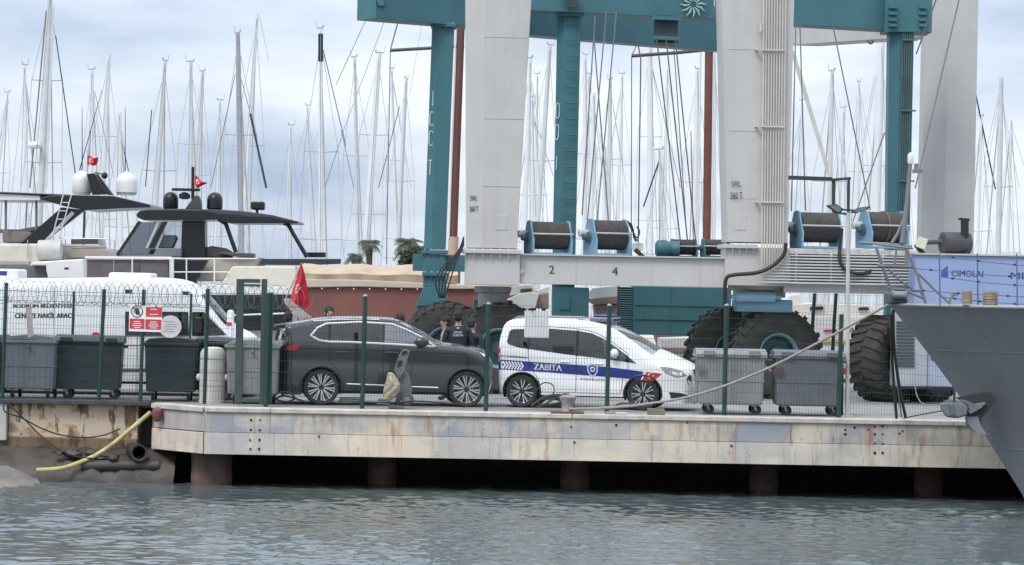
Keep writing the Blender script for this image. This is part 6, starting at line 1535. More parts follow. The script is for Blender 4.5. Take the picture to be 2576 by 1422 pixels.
for u0, u1, v0, v1 in ((1952, 2052, 1370, 1245), (2138, 2292, 1392, 1252)):
    a, b = at('B5', (u0 + u1) / 2, v0, YS - 1.6), at('B5', (u0 + u1) / 2, v1, YS - 1.6)
    r = (at('B5', u1, v0, YS - 1.6) - at('B5', u0, v0, YS - 1.6)).length / 2; h = b.z - a.z
    prof = []
    for j in range(6): prof += [(r * (0.92 if j != 3 else 1.0), h * j / 6 - 0.05), (r * (0.92 if j != 3 else 1.0), h * (j + 0.75) / 6 - 0.05), (r * 0.84, h * (j + 0.8) / 6 - 0.05), (r * 0.84, h * (j + 0.98) / 6 - 0.05)]
    obj('mooring_post', MB().lathe(prof, a, seg=20), mat('post_tan', (0.30, 0.22, 0.16), 0.7, var=0.3, scale=9), ship)
# guard wires with knots
for (u0, v0), (u1, v1), Y in (((1740, 942), (2620, 1046), YS - 1.2), ((1500, 1062), (2620, 1150), YS - 1.0), ((1740, 1140), (2620, 1232), YS - 1.2), ((1420, 1255), (2620, 1330), YS - 1.0), ((1760, 1330), (2620, 1402), YS - 1.2)):
    a, b = at('B5', u0, v0, Y), at('B5', u1, v1, Y - 0.8)
    w_ = obj('guard_wire', MB().tube([a, (a + b) / 2 - Vector((0, 0, 0.02)), b], 0.009, 5), mat('wire_blue', (0.10, 0.13, 0.24), 0.6), ship)
    for f in (0.15, 0.42, 0.8):
        p = a.lerp(b, f) - Vector((0, 0, 0.02 * (1 - abs(2 * f - 1))))
        obj('wire_knot', MB().ball(tuple(p), 0.035, 0.02, 0.022, 8, 5), mat('knot_dark', (0.03, 0.035, 0.05), 0.7), w_)
for u in (1745, 2095, 2460):
    p, q = at('B5', u, 925, YS - 1.4), at('B5', u + 6, 1410, YS - 1.4)
    obj('stanchion', MB().cyl(p, q, 0.014, 6), mat('wire_blue', (0.10, 0.13, 0.24)), ship)
# anchor in its pocket
anc = mat('anchor_grey', (0.15, 0.165, 0.17), 0.6, var=0.25, scale=6)
YN = YS - 1.05
pocket = obj('anchor_pocket', MB().prism([at('C6', u, v, YN) for u, v in ((1285, 1160), (1420, 1130), (1590, 1108), (1640, 1170), (1560, 1290), (1510, 1340), (1500, 1430), (1385, 1415), (1370, 1300), (1420, 1240))], (0, 0.35, 0)), mat('pocket_dark', (0.03, 0.033, 0.037), 0.7), ship)
obj('anchor', MB().prism([at('C6', u, v, YN - 0.08) for u, v in ((1300, 1172), (1360, 1178), (1440, 1215), (1540, 1195), (1550, 1212), (1450, 1290), (1400, 1300), (1370, 1225))], (0, 0.12, 0)), anc, ship, bevel=0.03)
obj('anchor_fluke', MB().prism([at('C6', u, v, YN - 0.16) for u, v in ((1120, 1205), (1180, 1195), (1320, 1205), (1385, 1240), (1370, 1320), (1290, 1345), (1180, 1335), (1140, 1280))], (0, 0.14, 0)), anc, ship, bevel=0.04)
obj('anchor_fluke', MB().prism([at('C6', u, v, YN - 0.20) for u, v in ((1200, 1215), (1240, 1220), (1270, 1320), (1195, 1325), (1215, 1270))], (0, 0.04, 0)), mat('fluke_dark', (0.11, 0.125, 0.125), 0.7), ship, bevel=0.01)
obj('anchor_shank', MB().bar(at('C6', 1385, 1290, YN - 0.05), at('C6', 1500, 1225, YN - 0.05), 0.1, 0.07), anc, ship)
obj('hull_patch', MB().prism([at('C6', u, v, YN - 0.02) for u, v in ((1370, 1330), (1470, 1330), (1500, 1420), (1560, 1500), (1440, 1470), (1380, 1400))], (0, 0.25, 0)), mat('patch_grey', (0.2, 0.21, 0.225), 0.6), ship)

# ------------------------------------------------------------------ mooring lines and quay clutter
ropem = mat('mooring_rope', (0.30, 0.28, 0.25), 0.9, var=0.25, scale=20)
roped = mat('mooring_rope_dark', (0.06, 0.07, 0.06), 0.9, var=0.3)
def line(label, pts, r, m, cat='rope', name='mooring_rope', seg=7):
    return tag(obj(name, MB().tube([Vector(p) for p in crom([tuple(at(*p)) for p in pts], 6)], r, seg), m), label, cat)
line('long pale mooring rope from the ship bow down to the quay bollard', [('F', 2236, 766, YS), ('C5', 1500, 600, -1.4), ('C5', 900, 905, -0.7), ('C5', 300, 1125, -0.2), ('C4', 1700, 1195, 0.05), ('C4', 1300, 1228, 0.12), ('C4', 950, 1240, 0.2)], 0.026, ropem)
line('slack mooring rope lying along the quay edge behind the long rope', [('C4', 1750, 1200, 0.2), ('C4', 1500, 1180, 0.35), ('C4', 1380, 1225, 0.3), ('C4', 1150, 1225, 0.3), ('C4', 960, 1215, 0.3)], 0.02, roped)
line('dark hose pair hanging from the bow, left strand', [('F', 2243, 790, YS + 0.1), ('F', 2243, 880, -1.2), ('F', 2248, 960, -0.5), ('F', 2255, 1052, 0.02)], 0.03, roped, 'hose', 'hanging_hose')
line('dark hose pair hanging from the bow, right strand', [('F', 2247, 780, YS + 0.1), ('F', 2250, 880, -1.2), ('F', 2262, 970, -0.5), ('F', 2278, 1050, 0.02)], 0.03, roped, 'hose', 'hanging_hose')
line('thin pale rope between the two dark hanging hoses', [('F', 2249, 790, YS + 0.1), ('F', 2252, 880, -1.2), ('F', 2258, 970, -0.5), ('F', 2268, 1050, 0.02)], 0.014, ropem)
line('thin rope from the quay to the anchor beside the ship', [('C6', 780, 1345, 0.0), ('C6', 950, 1310, -0.6), ('C6', 1140, 1275, YN - 0.1)], 0.012, roped)
line('thin pale cord hanging in front of the big right tyre', [('C6', 885, 1020, 7.9), ('C6', 900, 1120, 7.9), ('C6', 935, 1190, 7.9), ('C6', 990, 1225, 7.9)], 0.014, ropem, 'cord', 'cord')
pb_ = at('C4', 935, 1215, 0.35)
bo = thing('bollard', 'low grey bollard with rope on the quay below the police car', 'bollard', (pb_.x, 0.35, 0.0))
obj('bollard_post', MB().lathe([(0.15, 0.0), (0.13, 0.06), (0.115, 0.18), (0.16, 0.27), (0.17, 0.31), (0.1, 0.35), (0, 0.36)], (pb_.x, 0.35, 0.013), seg=20), mat('bollard_grey', (0.27, 0.24, 0.24), 0.7, var=0.3, scale=8), bo)
obj('base_plate', MB().bb((pb_.x - 0.33, -0.03, 0.013), (pb_.x + 0.32, 0.6, 0.045)), mat('plate_rust', (0.11, 0.065, 0.055), 0.8, var=0.4, scale=6), bo, bevel=0.01)
for q, (u, v, w, h, lab, c) in enumerate(((1855, 1258, 0.34, 0.12, 'brown concrete block on the quay edge left of the front bins', (0.24, 0.21, 0.16)), (1480, 1268, 0.3, 0.035, 'flat white scrap lying on the quay edge under the police car', (0.6, 0.6, 0.58)), (1385, 1245, 0.2, 0.05, 'small pale stone beside the quay bollard', (0.35, 0.34, 0.32)))):
    p = at('C4', u, v, 0.2)
    tag(obj('block', MB().box((p.x, 0.22, 0.014 + h / 2), (w, 0.16, h)), mat('block%d' % q, c, 0.85, var=0.25, bump=0.4), bevel=0.015), lab, 'block')
# coil of black hose under the police car
hm_ = mat('hose_black', (0.016, 0.016, 0.017), 0.55)
def arc_hose(label, k, pts, Y, r=0.022):
    return tag(obj('hose', MB().tube([Vector(p) for p in crom([tuple(at(k, u, v, Y)) for u, v in pts], 6)], r, 7), hm_), label, 'hose')
arc_hose('upright black hose loop behind the rear wheel of the police car', 'C4', [(560, 1200), (620, 1040), (660, 980), (720, 965), (780, 990), (795, 1050), (770, 1105)], 1.6, 0.012)
arc_hose('tangle of black hose on the ground beside the police car rear wheel', 'C4', [(560, 1210), (640, 1150), (720, 1110), (860, 1100), (900, 1150), (820, 1190), (680, 1200), (620, 1170), (700, 1130), (850, 1140), (880, 1200)], 1.5, 0.034)
arc_hose('second low black hose bundle under the police car sill', 'C4', [(600, 1225), (700, 1190), (760, 1150), (900, 1085), (980, 1120), (1000, 1200)], 1.4, 0.02)
arc_hose('black cable running along the quay under the SUV', 'C3', [(-300, 1240), (0, 1270), (260, 1265), (600, 1270), (820, 1250), (1050, 1262), (1250, 1280), (1500, 1290)], 0.9, 0.014)
arc_hose('loop of black hose by the gate under the SUV tail', 'C2', [(830, 1350), (850, 1290), (920, 1250), (1010, 1260), (1060, 1310), (980, 1345), (880, 1320), (960, 1285), (1120, 1330), (1180, 1350)], 1.3, 0.02)
# pipe and pallet pieces under SUV
for q, (u, v, w, lab) in enumerate(((1600, 1330, 0.42, 'white plank pieces stacked under the SUV behind the fence'), (1940, 1345, 0.25, 'short white plank beside the hand cart'))):
    r0 = thing('plank_pile', lab, 'planks', at('C2', u, v + 30, 2.6))
    for j in range(3): obj('plank', MB().box(at('C2', u + 6 * j, v - 18 * j + 15, 2.6), (w, 0.3, 0.028)), mat('plank_white', (0.55, 0.55, 0.53), 0.7, var=0.15), r0)
# hand cart with sack
def inflate(poly3, thick, h=0.05):
    """poly3 in X,Z at a depth -> pillow shape"""
    P2 = [(p.x, p.z) for p in poly3]; Y = poly3[0].y
    V, T, _ = cdt([densify(P2, h)], h)
    d = segdist(P2, V[:, 0], V[:, 1])[0]; dm = d.max()
    t = thick * np.sqrt(np.clip(d / dm * (2 - d / dm), 0, 1)); n = len(V)
    nse = 0.02 * np.sin(V[:, 0] * 40 + 5 * np.sin(V[:, 1] * 9)) * np.clip(d / dm * 3, 0, 1)
    mb = MB().add([(V[i, 0], Y - t[i] - nse[i], V[i, 1]) for i in range(n)], [tuple(q) for q in T])
    mb.add([(V[i, 0], Y + t[i], V[i, 1]) for i in range(n)], [tuple(q[::-1]) for q in T])
    return mb
ct = thing('hand_cart', 'grey plastic wheeled cart tipped up in front of the SUV', 'cart', at('C3', 740, 1310, 1.0))
cg = mat('cart_grey', (0.14, 0.145, 0.15), 0.6, var=0.2, scale=6)
obj('cart_back', MB().prism([at('C3', u, v, 1.0) for u, v in ((590, 910), (650, 730), (690, 672), (745, 668), (775, 690), (745, 780), (720, 900), (660, 1010), (640, 1000))], (0, 0.08, 0)), cg, ct, bevel=0.02)
obj('grip_hole', MB().prism([at('C3', u, v, 0.985) for u, v in ((628, 850), (640, 800), (680, 792), (690, 812), (670, 850), (632, 866))], (0, 0.012, 0)), black, ct)
obj('grip_hole', MB().prism([at('C3', u, v, 0.985) for u, v in ((676, 720), (690, 690), (730, 682), (745, 700), (720, 725), (690, 735))], (0, 0.012, 0)), black, ct)
wc = at('C3', 745, 1232, 0.95)
w_ = obj('wheel', MB().lathe([(0.06, -0.05), (0.06, 0.05), (0.02, 0.055)], wc, (0, -1, 0), 18), mat('hub_grey', (0.2, 0.2, 0.22), 0.5), ct)
obj('tyre', MB().lathe([(0.058, 0.05), (0.1, 0.05), (0.125, 0.03), (0.125, -0.03), (0.1, -0.05), (0.058, -0.05)], wc, (0, -1, 0), 24, cap=False), mat('tyre_grey', (0.09, 0.09, 0.10), 0.8), w_)
obj('cart_foot', MB().bb((at('C3', 530, 1300, 1).x, 0.9, 0.014), (at('C3', 700, 1300, 1).x, 1.3, 0.07)), cg, ct)
obj('cart_body', MB().prism([at('C3', u, v, 1.08) for u, v in ((640, 1000), (700, 900), (760, 960), (800, 1130), (780, 1200), (690, 1210), (640, 1290), (600, 1290))], (0, 0.25, 0)), cg, ct, bevel=0.03)
tag(obj('plastic_sack', inflate([at('C3', u, v, 0.86) for u, v in ((528, 925), (580, 930), (630, 990), (668, 1075), (650, 1150), (610, 1210), (540, 1252), (470, 1240), (468, 1150), (500, 1030))], 0.11, 0.035), mat('sack_beige', (0.40, 0.36, 0.27), 0.6, var=0.25, scale=7, bump=0.6, bscale=18)), 'crumpled beige sack leaning against the grey hand cart', 'sack')
# ------------------------------------------------------------------ fences
green = mat('fence_green', (0.012, 0.048, 0.036), 0.5, var=0.2, scale=3)
greenw = mat('fence_wire', (0.014, 0.045, 0.036), 0.5)
gated = mat('gate_green', (0.035, 0.062, 0.05), 0.55, var=0.2)
def post(root, b, t, r=0.033, m=green):
    o = obj('post', MB().tube([b, t], r, 8), m, root)
    obj('post_cap', MB().lathe([(r * 1.15, 0), (r * 1.15, 0.02), (0, 0.05)], t, (t - b).normalized(), 8), mat('cap_pale', (0.3, 0.3, 0.27), 0.5) if root.get('pale') else m, o)
    return o
def mesh_panel(root, b0, b1, t0, t1, pitch=0.055, hp=0.2, r=0.0026):
    n = max(2, int((b1 - b0).length / pitch)); mb = MB()
    for i in range(1, n):
        f = i / n; mb.tube([b0.lerp(b1, f), t0.lerp(t1, f)], r, 3)
    k = max(2, int((t0 - b0).length / hp))
    for i in range(k + 1):
        f = i / k; mb.tube([b0.lerp(t0, f) + Vector((0, -0.004, 0)), b1.lerp(t1, f) + Vector((0, -0.004, 0))], r * 1.15, 3)
    return tag(obj('mesh_panel', mb, greenw, root, keep=True), kind='stuff')
def fence(label, posts, Y, mesh_drop=0.05, r=0.039, base=None, pale=False, pitch=0.055, extend=None):
    pts = [(at('F', *b, Y), at('F', *t, Y)) for b, t in posts]
    root = thing('mesh_fence', label, 'fence', (pts[0][0].x, Y, 0.0))
    if pale: root['pale'] = 1
    for i, (b, t) in enumerate(pts):
        b = Vector((b.x, Y, 0.0 if base is None else base)); pts[i] = (b, t); post(root, b, t, r)
    if pale: del root['pale']
    for i in range(len(pts) - 1):
        (b0, t0), (b1, t1) = pts[i], pts[i + 1]
        mesh_panel(root, b0 + Vector((0, -0.035, 0.05)), b1 + Vector((0, -0.035, 0.05)), t0 + Vector((0, -0.035, -mesh_drop)), t1 + Vector((0, -0.035, -mesh_drop)), pitch)
    return root, pts
YF = 1.75
f1, p1_ = fence('green mesh fence with razor wire in front of the left bins', [((-140, 1006), (-128, 700)), ((5, 1010), (16, 716)), ((248, 1012), (262, 732)), ((353, 1014), (362, 733)), ((514, 1016), (523, 731)), ((600, 1014), (606, 735))], YF, 0.12)
x0, x1 = at('F', -120, 0, YF).x, at('F', 790, 0, YF).x
zc0, zc1 = at('F', -120, 730, YF).z, at('F', 790, 752, YF).z
razm = mat('razor_steel', (0.17, 0.175, 0.175), 0.5, metal=0.3)
nl_ = 50; LOOP = {}
for i in range(nl_):
    f = (i + 0.5) / nl_; sg = 1 if i % 2 else -1; rr = 0.235
    c = Vector((x0 + (x1 - x0) * f, YF, zc0 + (zc1 - zc0) * f + 0.02 * math.sin(i * 1.7)))
    if sg not in LOOP:
        pts = []
        for q in range(22):
            a = 2 * math.pi * q / 22
            pts.append(Vector((sg * 0.62 * rr * math.cos(a), 0.78 * rr * math.cos(a), rr * math.sin(a))))
        mb = MB().tube(pts, 0.004, 4, closed=True)
        for q in range(0, 22): mb.box(pts[q], (0.03, 0.004, 0.009), Matrix.Rotation(q * 0.6, 3, 'Y'))
        lo = obj('razor_loop', mb, razm, f1, keep=True); LOOP[sg] = lo; lo['kind'] = 'stuff'
    else:
        lo = LOOP[sg].copy(); col.objects.link(lo)
    lo.location = c - ORG[f1.name]
for dz in (0.02, -0.18): obj('line_wire', MB().tube([Vector((x0, YF - 0.02, zc0 + dz)), Vector((x1, YF - 0.02, zc1 + dz))], 0.005, 4), greenw, f1)
f1b, _ = fence('low back row of green fence posts behind the left bins', [((-60, 1000), (-52, 745)), ((178, 1000), (186, 738)), ((474, 1004), (481, 743))], 4.1, 0.04, 0.028, pitch=0.06)
f2, p2_ = fence('green mesh fence along the quay edge in front of the cars', [((668, 1016), (676, 738)), ((911, 1022), (919, 746)), ((1222, 1028), (1229, 766)), ((1527, 1022), (1533, 770)), ((1822, 1040), (1828, 770)), ((2109, 1050), (2117, 792))], 0.75, 0.02, 0.044, pale=True, pitch=0.058)
f3, _ = fence('distant green mesh fence in front of the white motorboat', [((2034, 990), (2049, 742)), ((2088, 992), (2103, 742)), ((2235, 995), (2243, 745))], 16.5, 0.0, 0.045, base=0.0, pitch=0.08)
f4, _ = fence('right end run of mesh fence beside the lamp post', [((2118, 1050), (2120, 870)), ((2400, 1056), (2402, 900))], 1.6, 0.02, 0.025, pitch=0.055)
# gate frame
gt = thing('gate', 'green steel gate frame with double top bar between bins and SUV', 'gate', at('F', 640, 1016, 0.9))
def gp(name, u0, v0, u1, v1, Y=0.85, d=0.09, m=gated):
    vm, um = (v0 + v1) / 2, (u0 + u1) / 2
    return obj(name, MB().bb((at('F', u0, vm, Y).x, Y, at('F', um, v0, Y).z), (at('F', u1, vm, Y).x, Y + d, at('F', um, v1, Y).z)), m, gt, bevel=0.008)
gp('gate_post', 592, 1016, 611, 702); gp('gate_post', 655, 1017, 669, 702, m=gated)
gp('hinge_post', 669.5, 1017, 684, 735, 0.8, 0.12, green)
gp('top_bar', 612, 712, 654, 702, 0.86); gp('top_bar', 612, 721, 654, 715, 0.86); gp('bottom_bar', 612, 1013, 654, 1004, 0.86)
b0, b1 = at('F', 612, 1003, 0.88), at('F', 654, 1004, 0.88); t0, t1 = at('F', 612, 722, 0.88), at('F', 654, 722, 0.88)
mesh_panel(gt, b0, b1, t0, t1, 0.05)
# signs on the fence
sg = thing('warning_sign', 'red and white warning sign with crossed hand symbol on the left fence', 'sign', at('C1', 1440, 655, YF - 0.07))
YG = YF - 0.06
def plate(root, name, k, pts, Y, m, d=0.006): return obj(name, MB().prism([at(k, u, v, Y) for u, v in pts], (0, d, 0)), m, root)
srd = mat('sign_red', (0.55, 0.05, 0.055), 0.5, var=0.06)
plate(sg, 'board', 'C1', [(1283, 385), (1610, 402), (1600, 655), (1277, 645)], YG, wht)
plate(sg, 'red_panel', 'C1', [(1448, 404), (1608, 408), (1602, 502), (1446, 500)], YG - 0.009, srd)
plate(sg, 'red_panel', 'C1', [(1286, 520), (1432, 524), (1430, 622), (1284, 618)], YG - 0.009, srd)
plate(sg, 'red_panel', 'C1', [(1442, 526), (1602, 532), (1596, 630), (1440, 624)], YG - 0.009, srd)
cc = at('C1', 1358, 448, YG - 0.006)
obj('prohibition_ring', MB().lathe([(0.105, 0), (0.12, 0.0), (0.12, 0.006), (0.105, 0.006)], cc, (0, -1, 0), 26, cap=False), mat('ring_dark', (0.08, 0.03, 0.035), 0.5), sg)
obj('hand_symbol', MB().ball((cc.x + 0.01, cc.y, cc.z - 0.02), 0.045, 0.006, 0.05, 12, 8).box((cc.x - 0.03, cc.y, cc.z + 0.035), (0.014, 0.008, 0.06)).box((cc.x - 0.008, cc.y, cc.z + 0.045), (0.014, 0.008, 0.07)).box((cc.x + 0.014, cc.y, cc.z + 0.043), (0.014, 0.008, 0.07)).box((cc.x + 0.036, cc.y, cc.z + 0.03), (0.014, 0.008, 0.06)).box((cc.x - 0.055, cc.y, cc.z - 0.01), (0.014, 0.008, 0.05)), mat('ink_dark', (0.02, 0.02, 0.03)), sg)
obj('cross_bar', MB().box((cc.x, cc.y - 0.008, cc.z), (0.2, 0.004, 0.018), Matrix.Rotation(R(45), 3, 'Y')), mat('ring_dark', (0.08, 0.03, 0.035)), sg)
for (u0, u1, v0, n) in ((1470, 1580, 425, 2), (1310, 1410, 545, 4), (1470, 1575, 550, 4)):
    for j in range(n):
        w = (u1 - u0) * (0.6 + 0.35 * ((j * 7) % 3) / 2); c = (u0 + u1) / 2; v = v0 + j * (50 if n == 2 else 20)
        plate(sg, 'text_line', 'C1', [(c - w / 2, v), (c + w / 2, v + 1), (c + w / 2, v + 8), (c - w / 2, v + 7)], YG - 0.013, wht, 0.002)
rs = thing('round_sign', 'round pale disc sign on the fence beside the warning sign', 'sign', at('C1', 1690, 700, YG))
c = at('C1', 1688, 600, YG)
obj('disc', MB().lathe([(0.225, 0), (0.225, 0.008)], c, (0, -1, 0), 30), mat('disc_pale', (0.55, 0.53, 0.52), 0.6, var=0.1, scale=8), rs)
for j in range(5): obj('text_line', MB().box((c.x + 0.02 * ((j * 3) % 4 - 1.5), c.y - 0.011, c.z + 0.1 - j * 0.05), (0.2 + 0.03 * (j % 3), 0.002, 0.012)), mat('line_grey', (0.25, 0.22, 0.24), 0.6), rs)
ws = thing('notice_board', 'blank white board tied to the fence above the police car', 'board', at('C4', 615, 495, 0.68))
plate(ws, 'board', 'C4', [(487, 213), (742, 216), (738, 500), (483, 494)], 0.80, mat('board_white', (0.68, 0.68, 0.67), 0.6, var=0.04), 0.012)
plate(ws, 'board_tie', 'C4', [(560, 210), (570, 210), (570, 220), (560, 220)], 0.695, black, 0.1)
# dangling strip of cardboard on the left fence
tag(plate(None, 'cardboard_strip', 'C1', [(255, 410), (310, 400), (335, 690), (275, 712)], YG, mat('card_brown', (0.33, 0.29, 0.27), 0.8, var=0.2, bump=0.3)), 'worn brown grey cardboard strip stuck in the left fence mesh', 'cardboard')

# ------------------------------------------------------------------ waste containers
def make_bin(label, paint, loc, rotz=0.0, ribs=True, lidm=None):
    root = thing('waste_container', label, 'bin', loc, group='wheeled waste containers on the quay', local=True, rotz=rotz)
    W_, D_, z0, z1 = 1.36, 1.06, 0.2, 1.13
    def ringp(z, f): return [(sx * W_ / 2 * f, sy * D_ / 2 * f, z) for sx, sy in ((-1, -1), (1, -1), (1, 1), (-1, 1))]
    mb = MB(); a, b = ringp(z0, 0.92), ringp(z1, 0.985)
    mb.add(a + b, [(3, 2, 1, 0)] + [(i, (i + 1) % 4, (i + 1) % 4 + 4, i + 4) for i in range(4)])
    obj('tub', mb, paint, root, bevel=0.03)
    if ribs:
        for i in range(13):
            f = -0.9 + 1.8 * i / 12
            for sy in (-1, 1):
                p, q = Vector((f * W_ / 2 * 0.91, sy * D_ / 2 * 0.925, z0 + 0.06)), Vector((f * W_ / 2 * 0.97, sy * D_ / 2 * 0.98, z1 - 0.06))
                obj('rib', MB().bar(p, q, 0.02, 0.016), paint, root)
        for i in range(9):
            f = -0.88 + 1.76 * i / 8
            for sx in (-1, 1):
                p, q = Vector((sx * W_ / 2 * 0.925, f * D_ / 2 * 0.91, z0 + 0.06)), Vector((sx * W_ / 2 * 0.98, f * D_ / 2 * 0.97, z1 - 0.06))
                obj('rib', MB().bar(p, q, 0.016, 0.02), paint, root)
    obj('mid_band', MB().add([(sx * (W_ / 2 * 0.955 + 0.012), sy * (D_ / 2 * 0.955 + 0.012), z) for z in (0.66, 0.69) for sx, sy in ((-1, -1), (1, -1), (1, 1), (-1, 1))], [(i, (i + 1) % 4, (i + 1) % 4 + 4, i + 4) for i in range(4)]), paint, root)
    obj('rim', MB().bb((-W_ / 2 - 0.03, -D_ / 2 - 0.03, z1), (W_ / 2 + 0.03, D_ / 2 + 0.03, z1 + 0.075)), paint, root, bevel=0.02)
    P = [[(-W_ / 2 - 0.02 + (W_ + 0.04) * i / 8, y, z1 + 0.078 + h) for y, h in ((-D_ / 2 - 0.01, 0), (-D_ / 2 + 0.08, 0.055), (0, 0.10), (D_ / 2 - 0.08, 0.055), (D_ / 2 + 0.01, 0))] for i in range(9)]
    mb = MB().grid(P); 
    for e in (0, 8): mb.add(P[e], [(0, 1, 2, 3, 4)])
    lid = obj('lid', mb, lidm or paint, root, sharp=30)
    for sx in (-0.45, 0.45): obj('hinge', MB().bb((sx - 0.11, -D_ / 2 - 0.05, z1 + 0.06), (sx + 0.11, -D_ / 2 + 0.06, z1 + 0.16)), lidm or paint, lid, bevel=0.015)
    for sx in (-1, 1): obj('lift_pin', MB().cyl((sx * (W_ / 2 + 0.0), 0, z1 - 0.05), (sx * (W_ / 2 + 0.09), 0, z1 - 0.05), 0.03, 10), paint, root)
    for sx in (-1, 1):
        for sy in (-1, 1):
            x, y = sx * 0.47, sy * 0.36
            wq = obj('castor', MB().bb((x - 0.05, y - 0.05, 0.17), (x + 0.05, y + 0.05, 0.21)).bar((x, y, 0.19), (x + 0.05, y, 0.09), 0.075, 0.03), mat('castor_steel', (0.35, 0.36, 0.37), 0.4, metal=0.4), root)
            obj('castor_wheel', MB().lathe([(0.03, -0.025), (0.1, -0.028), (0.1, 0.028), (0.03, 0.025)], (x + 0.05, y, 0.1), (0, 1, 0), 16), rubber, wq)
    lid.rotation_euler = (R(rnd.uniform(0, 2.5)), R(rnd.uniform(-1.2, 1.2)), 0)
    return root
bg1 = mat('bin_grey', (0.15, 0.165, 0.19), 0.6, var=0.15, scale=3, streak=0.4, streak_col=(0.10, 0.10, 0.10))
bg2 = mat('bin_light', (0.25, 0.26, 0.26), 0.6, var=0.15, scale=3, streak=0.45, streak_col=(0.16, 0.14, 0.12))
bg3 = mat('bin_mid', (0.13, 0.138, 0.158), 0.6, var=0.15, scale=3, streak=0.4, streak_col=(0.1, 0.095, 0.09))
bdk = mat('bin_dark', (0.022, 0.032, 0.036), 0.55, var=0.2, scale=3)
def bx_(u, Y): return at('F', u, 1000, Y).x
B = {}
B[0] = make_bin('light grey ribbed bin at the left behind the first fence posts', bg1, (bx_(84, 3.0), 3.0, 0), R(90))
B[1] = make_bin('dark bin second from the left, right of the light grey one', bdk, (bx_(225, 3.3), 3.3, 0), R(4), ribs=False)
B[2] = make_bin('dark bin under the warning sign', bdk, (bx_(432, 3.0), 3.0, 0), R(93), ribs=False)
B[3] = make_bin('dull brown grey bin cut off by the left edge of the photo', mat('bin_brown', (0.15, 0.14, 0.135), 0.6), (bx_(-62, 3.1), 3.1, 0), R(90))
B[4] = make_bin('dark bin half hidden behind the cream pedestal', bdk, (bx_(556, 4.2), 4.2, 0), R(88), ribs=False, lidm=bg1)
B[5] = make_bin('light grey bin seen through the gate', bg2, (bx_(640, 2.5), 2.5, 0), R(90), lidm=bg2)
B[6] = make_bin('pale grey ribbed bin directly right of the police car', bg2, (bx_(1834, 1.65), 1.65, 0), R(0))
B[7] = make_bin('mid grey bin nearest the lamp post', bg3, (bx_(2028, 1.65), 1.65, 0), R(0), lidm=bg3)
# stickers on the right bins
for lab, k, p4, Yv, m in (('stk', 'C5', ((280, 858), (372, 860), (370, 912), (278, 910)), 1.05, mat('label_grey', (0.16, 0.16, 0.17), 0.7)),):
    obj('label_plate', MB().prism([at(k, u, v, Yv) - Vector(B[6].location) for u, v in p4], (0, 0.006, 0)), m, B[6])
obj('label_plate', MB().prism([at('C5', u, v, 1.05) - Vector(B[7].location) for u, v in ((1000, 882), (1098, 882), (1096, 932), (1000, 932))], (0, 0.006, 0)), mat('label_brown', (0.10, 0.06, 0.045), 0.7), B[7])
# cream pedestal
cp = thing('cream_pedestal', 'cream round topped plastic pedestal behind the fence beside the gate', 'pedestal', at('F', 533, 1012, 2.25))
pc2 = at('F', 533, 1012, 2.25)
obj('pedestal_body', MB().lathe([(0.27, 0.0), (0.27, 0.05), (0.26, 0.06), (0.265, 0.5), (0.26, 0.95), (0.25, 1.03), (0.2, 1.10), (0.1, 1.13), (0, 1.135)], (pc2.x, 2.3, 0), seg=28), mat('pedestal_cream', (0.66, 0.63, 0.57), 0.55, var=0.08), cp)
for sx in (-1, 1): obj('side_knob', MB().ball((pc2.x + sx * 0.28, 2.25, 0.52), 0.055, 0.055, 0.07, 12, 8), mat('pedestal_cream', (0.58, 0.55, 0.48)), cp)
for z in (0.35, 0.62, 0.9): obj('band', MB().lathe([(0.268, z - 0.008), (0.272, z), (0.268, z + 0.008)], (pc2.x, 2.3, 0), seg=28, cap=False), mat('pedestal_line', (0.4, 0.38, 0.34), 0.6), cp)
wp = at('C2', 422, 710, 4.9)
wq_ = thing('white_post', 'short white post with rounded top and red band behind the gate', 'post', (wp.x, 4.9, 0))
zt_ = at('C2', 422, 432, 4.9).z
obj('post_body', MB().lathe([(0.075, 0), (0.075, zt_ - 0.05), (0.05, zt_ - 0.01), (0, zt_)], (wp.x, 4.9, 0), seg=16), gel, wq_)
obj('red_band', MB().lathe([(0.078, -0.04), (0.078, 0.04)], at('C2', 422, 575, 4.9), seg=16), srd, wq_)

# ------------------------------------------------------------------ lamp post
YL = 1.35
lp = thing('lamp_post', 'slim pale lamp post with two dark floodlights at the right', 'lamp post', at('F', 2131, 1050, YL))
b_, t_ = at('F', 2131, 1050, YL), at('F', 2134, 535, YL)
b_.z = 0.0
obj('pole', MB().tube([b_, t_], 0.04, 12), mat('pole_pale', (0.50, 0.49, 0.46), 0.45, var=0.08), lp)
obj('base_plate', MB().box((b_.x, YL, 0.012), (0.22, 0.22, 0.024)), mat('pole_pale', (0.5, 0.49, 0.46)), lp)
dkf = mat('frame_dark', (0.03, 0.034, 0.038), 0.5)
obj('upper_pole', MB().tube([t_ - Vector((0, 0, 0.1)), at('F', 2135, 449, YL)], 0.03, 8), dkf, lp)
obj('top_frame', MB().bar(at('F', 2137, 449, YL), at('F', 2094, 453, YL + 0.9), 0.06, 0.05), dkf, lp)
obj('top_frame', MB().bar(at('F', 2094, 451, YL + 0.9), at('F', 1983, 447, YL + 0.95), 0.08, 0.08), dkf, lp)
obj('upper_pole', MB().tube([at('F', 2097, 452, YL + 0.9), at('F', 2097, 535, YL + 0.9)], 0.035, 8), dkf, lp)
obj('frame_link', MB().bar(at('F', 2097, 533, YL + 0.9), at('F', 2134, 540, YL), 0.05, 0.04), dkf, lp)
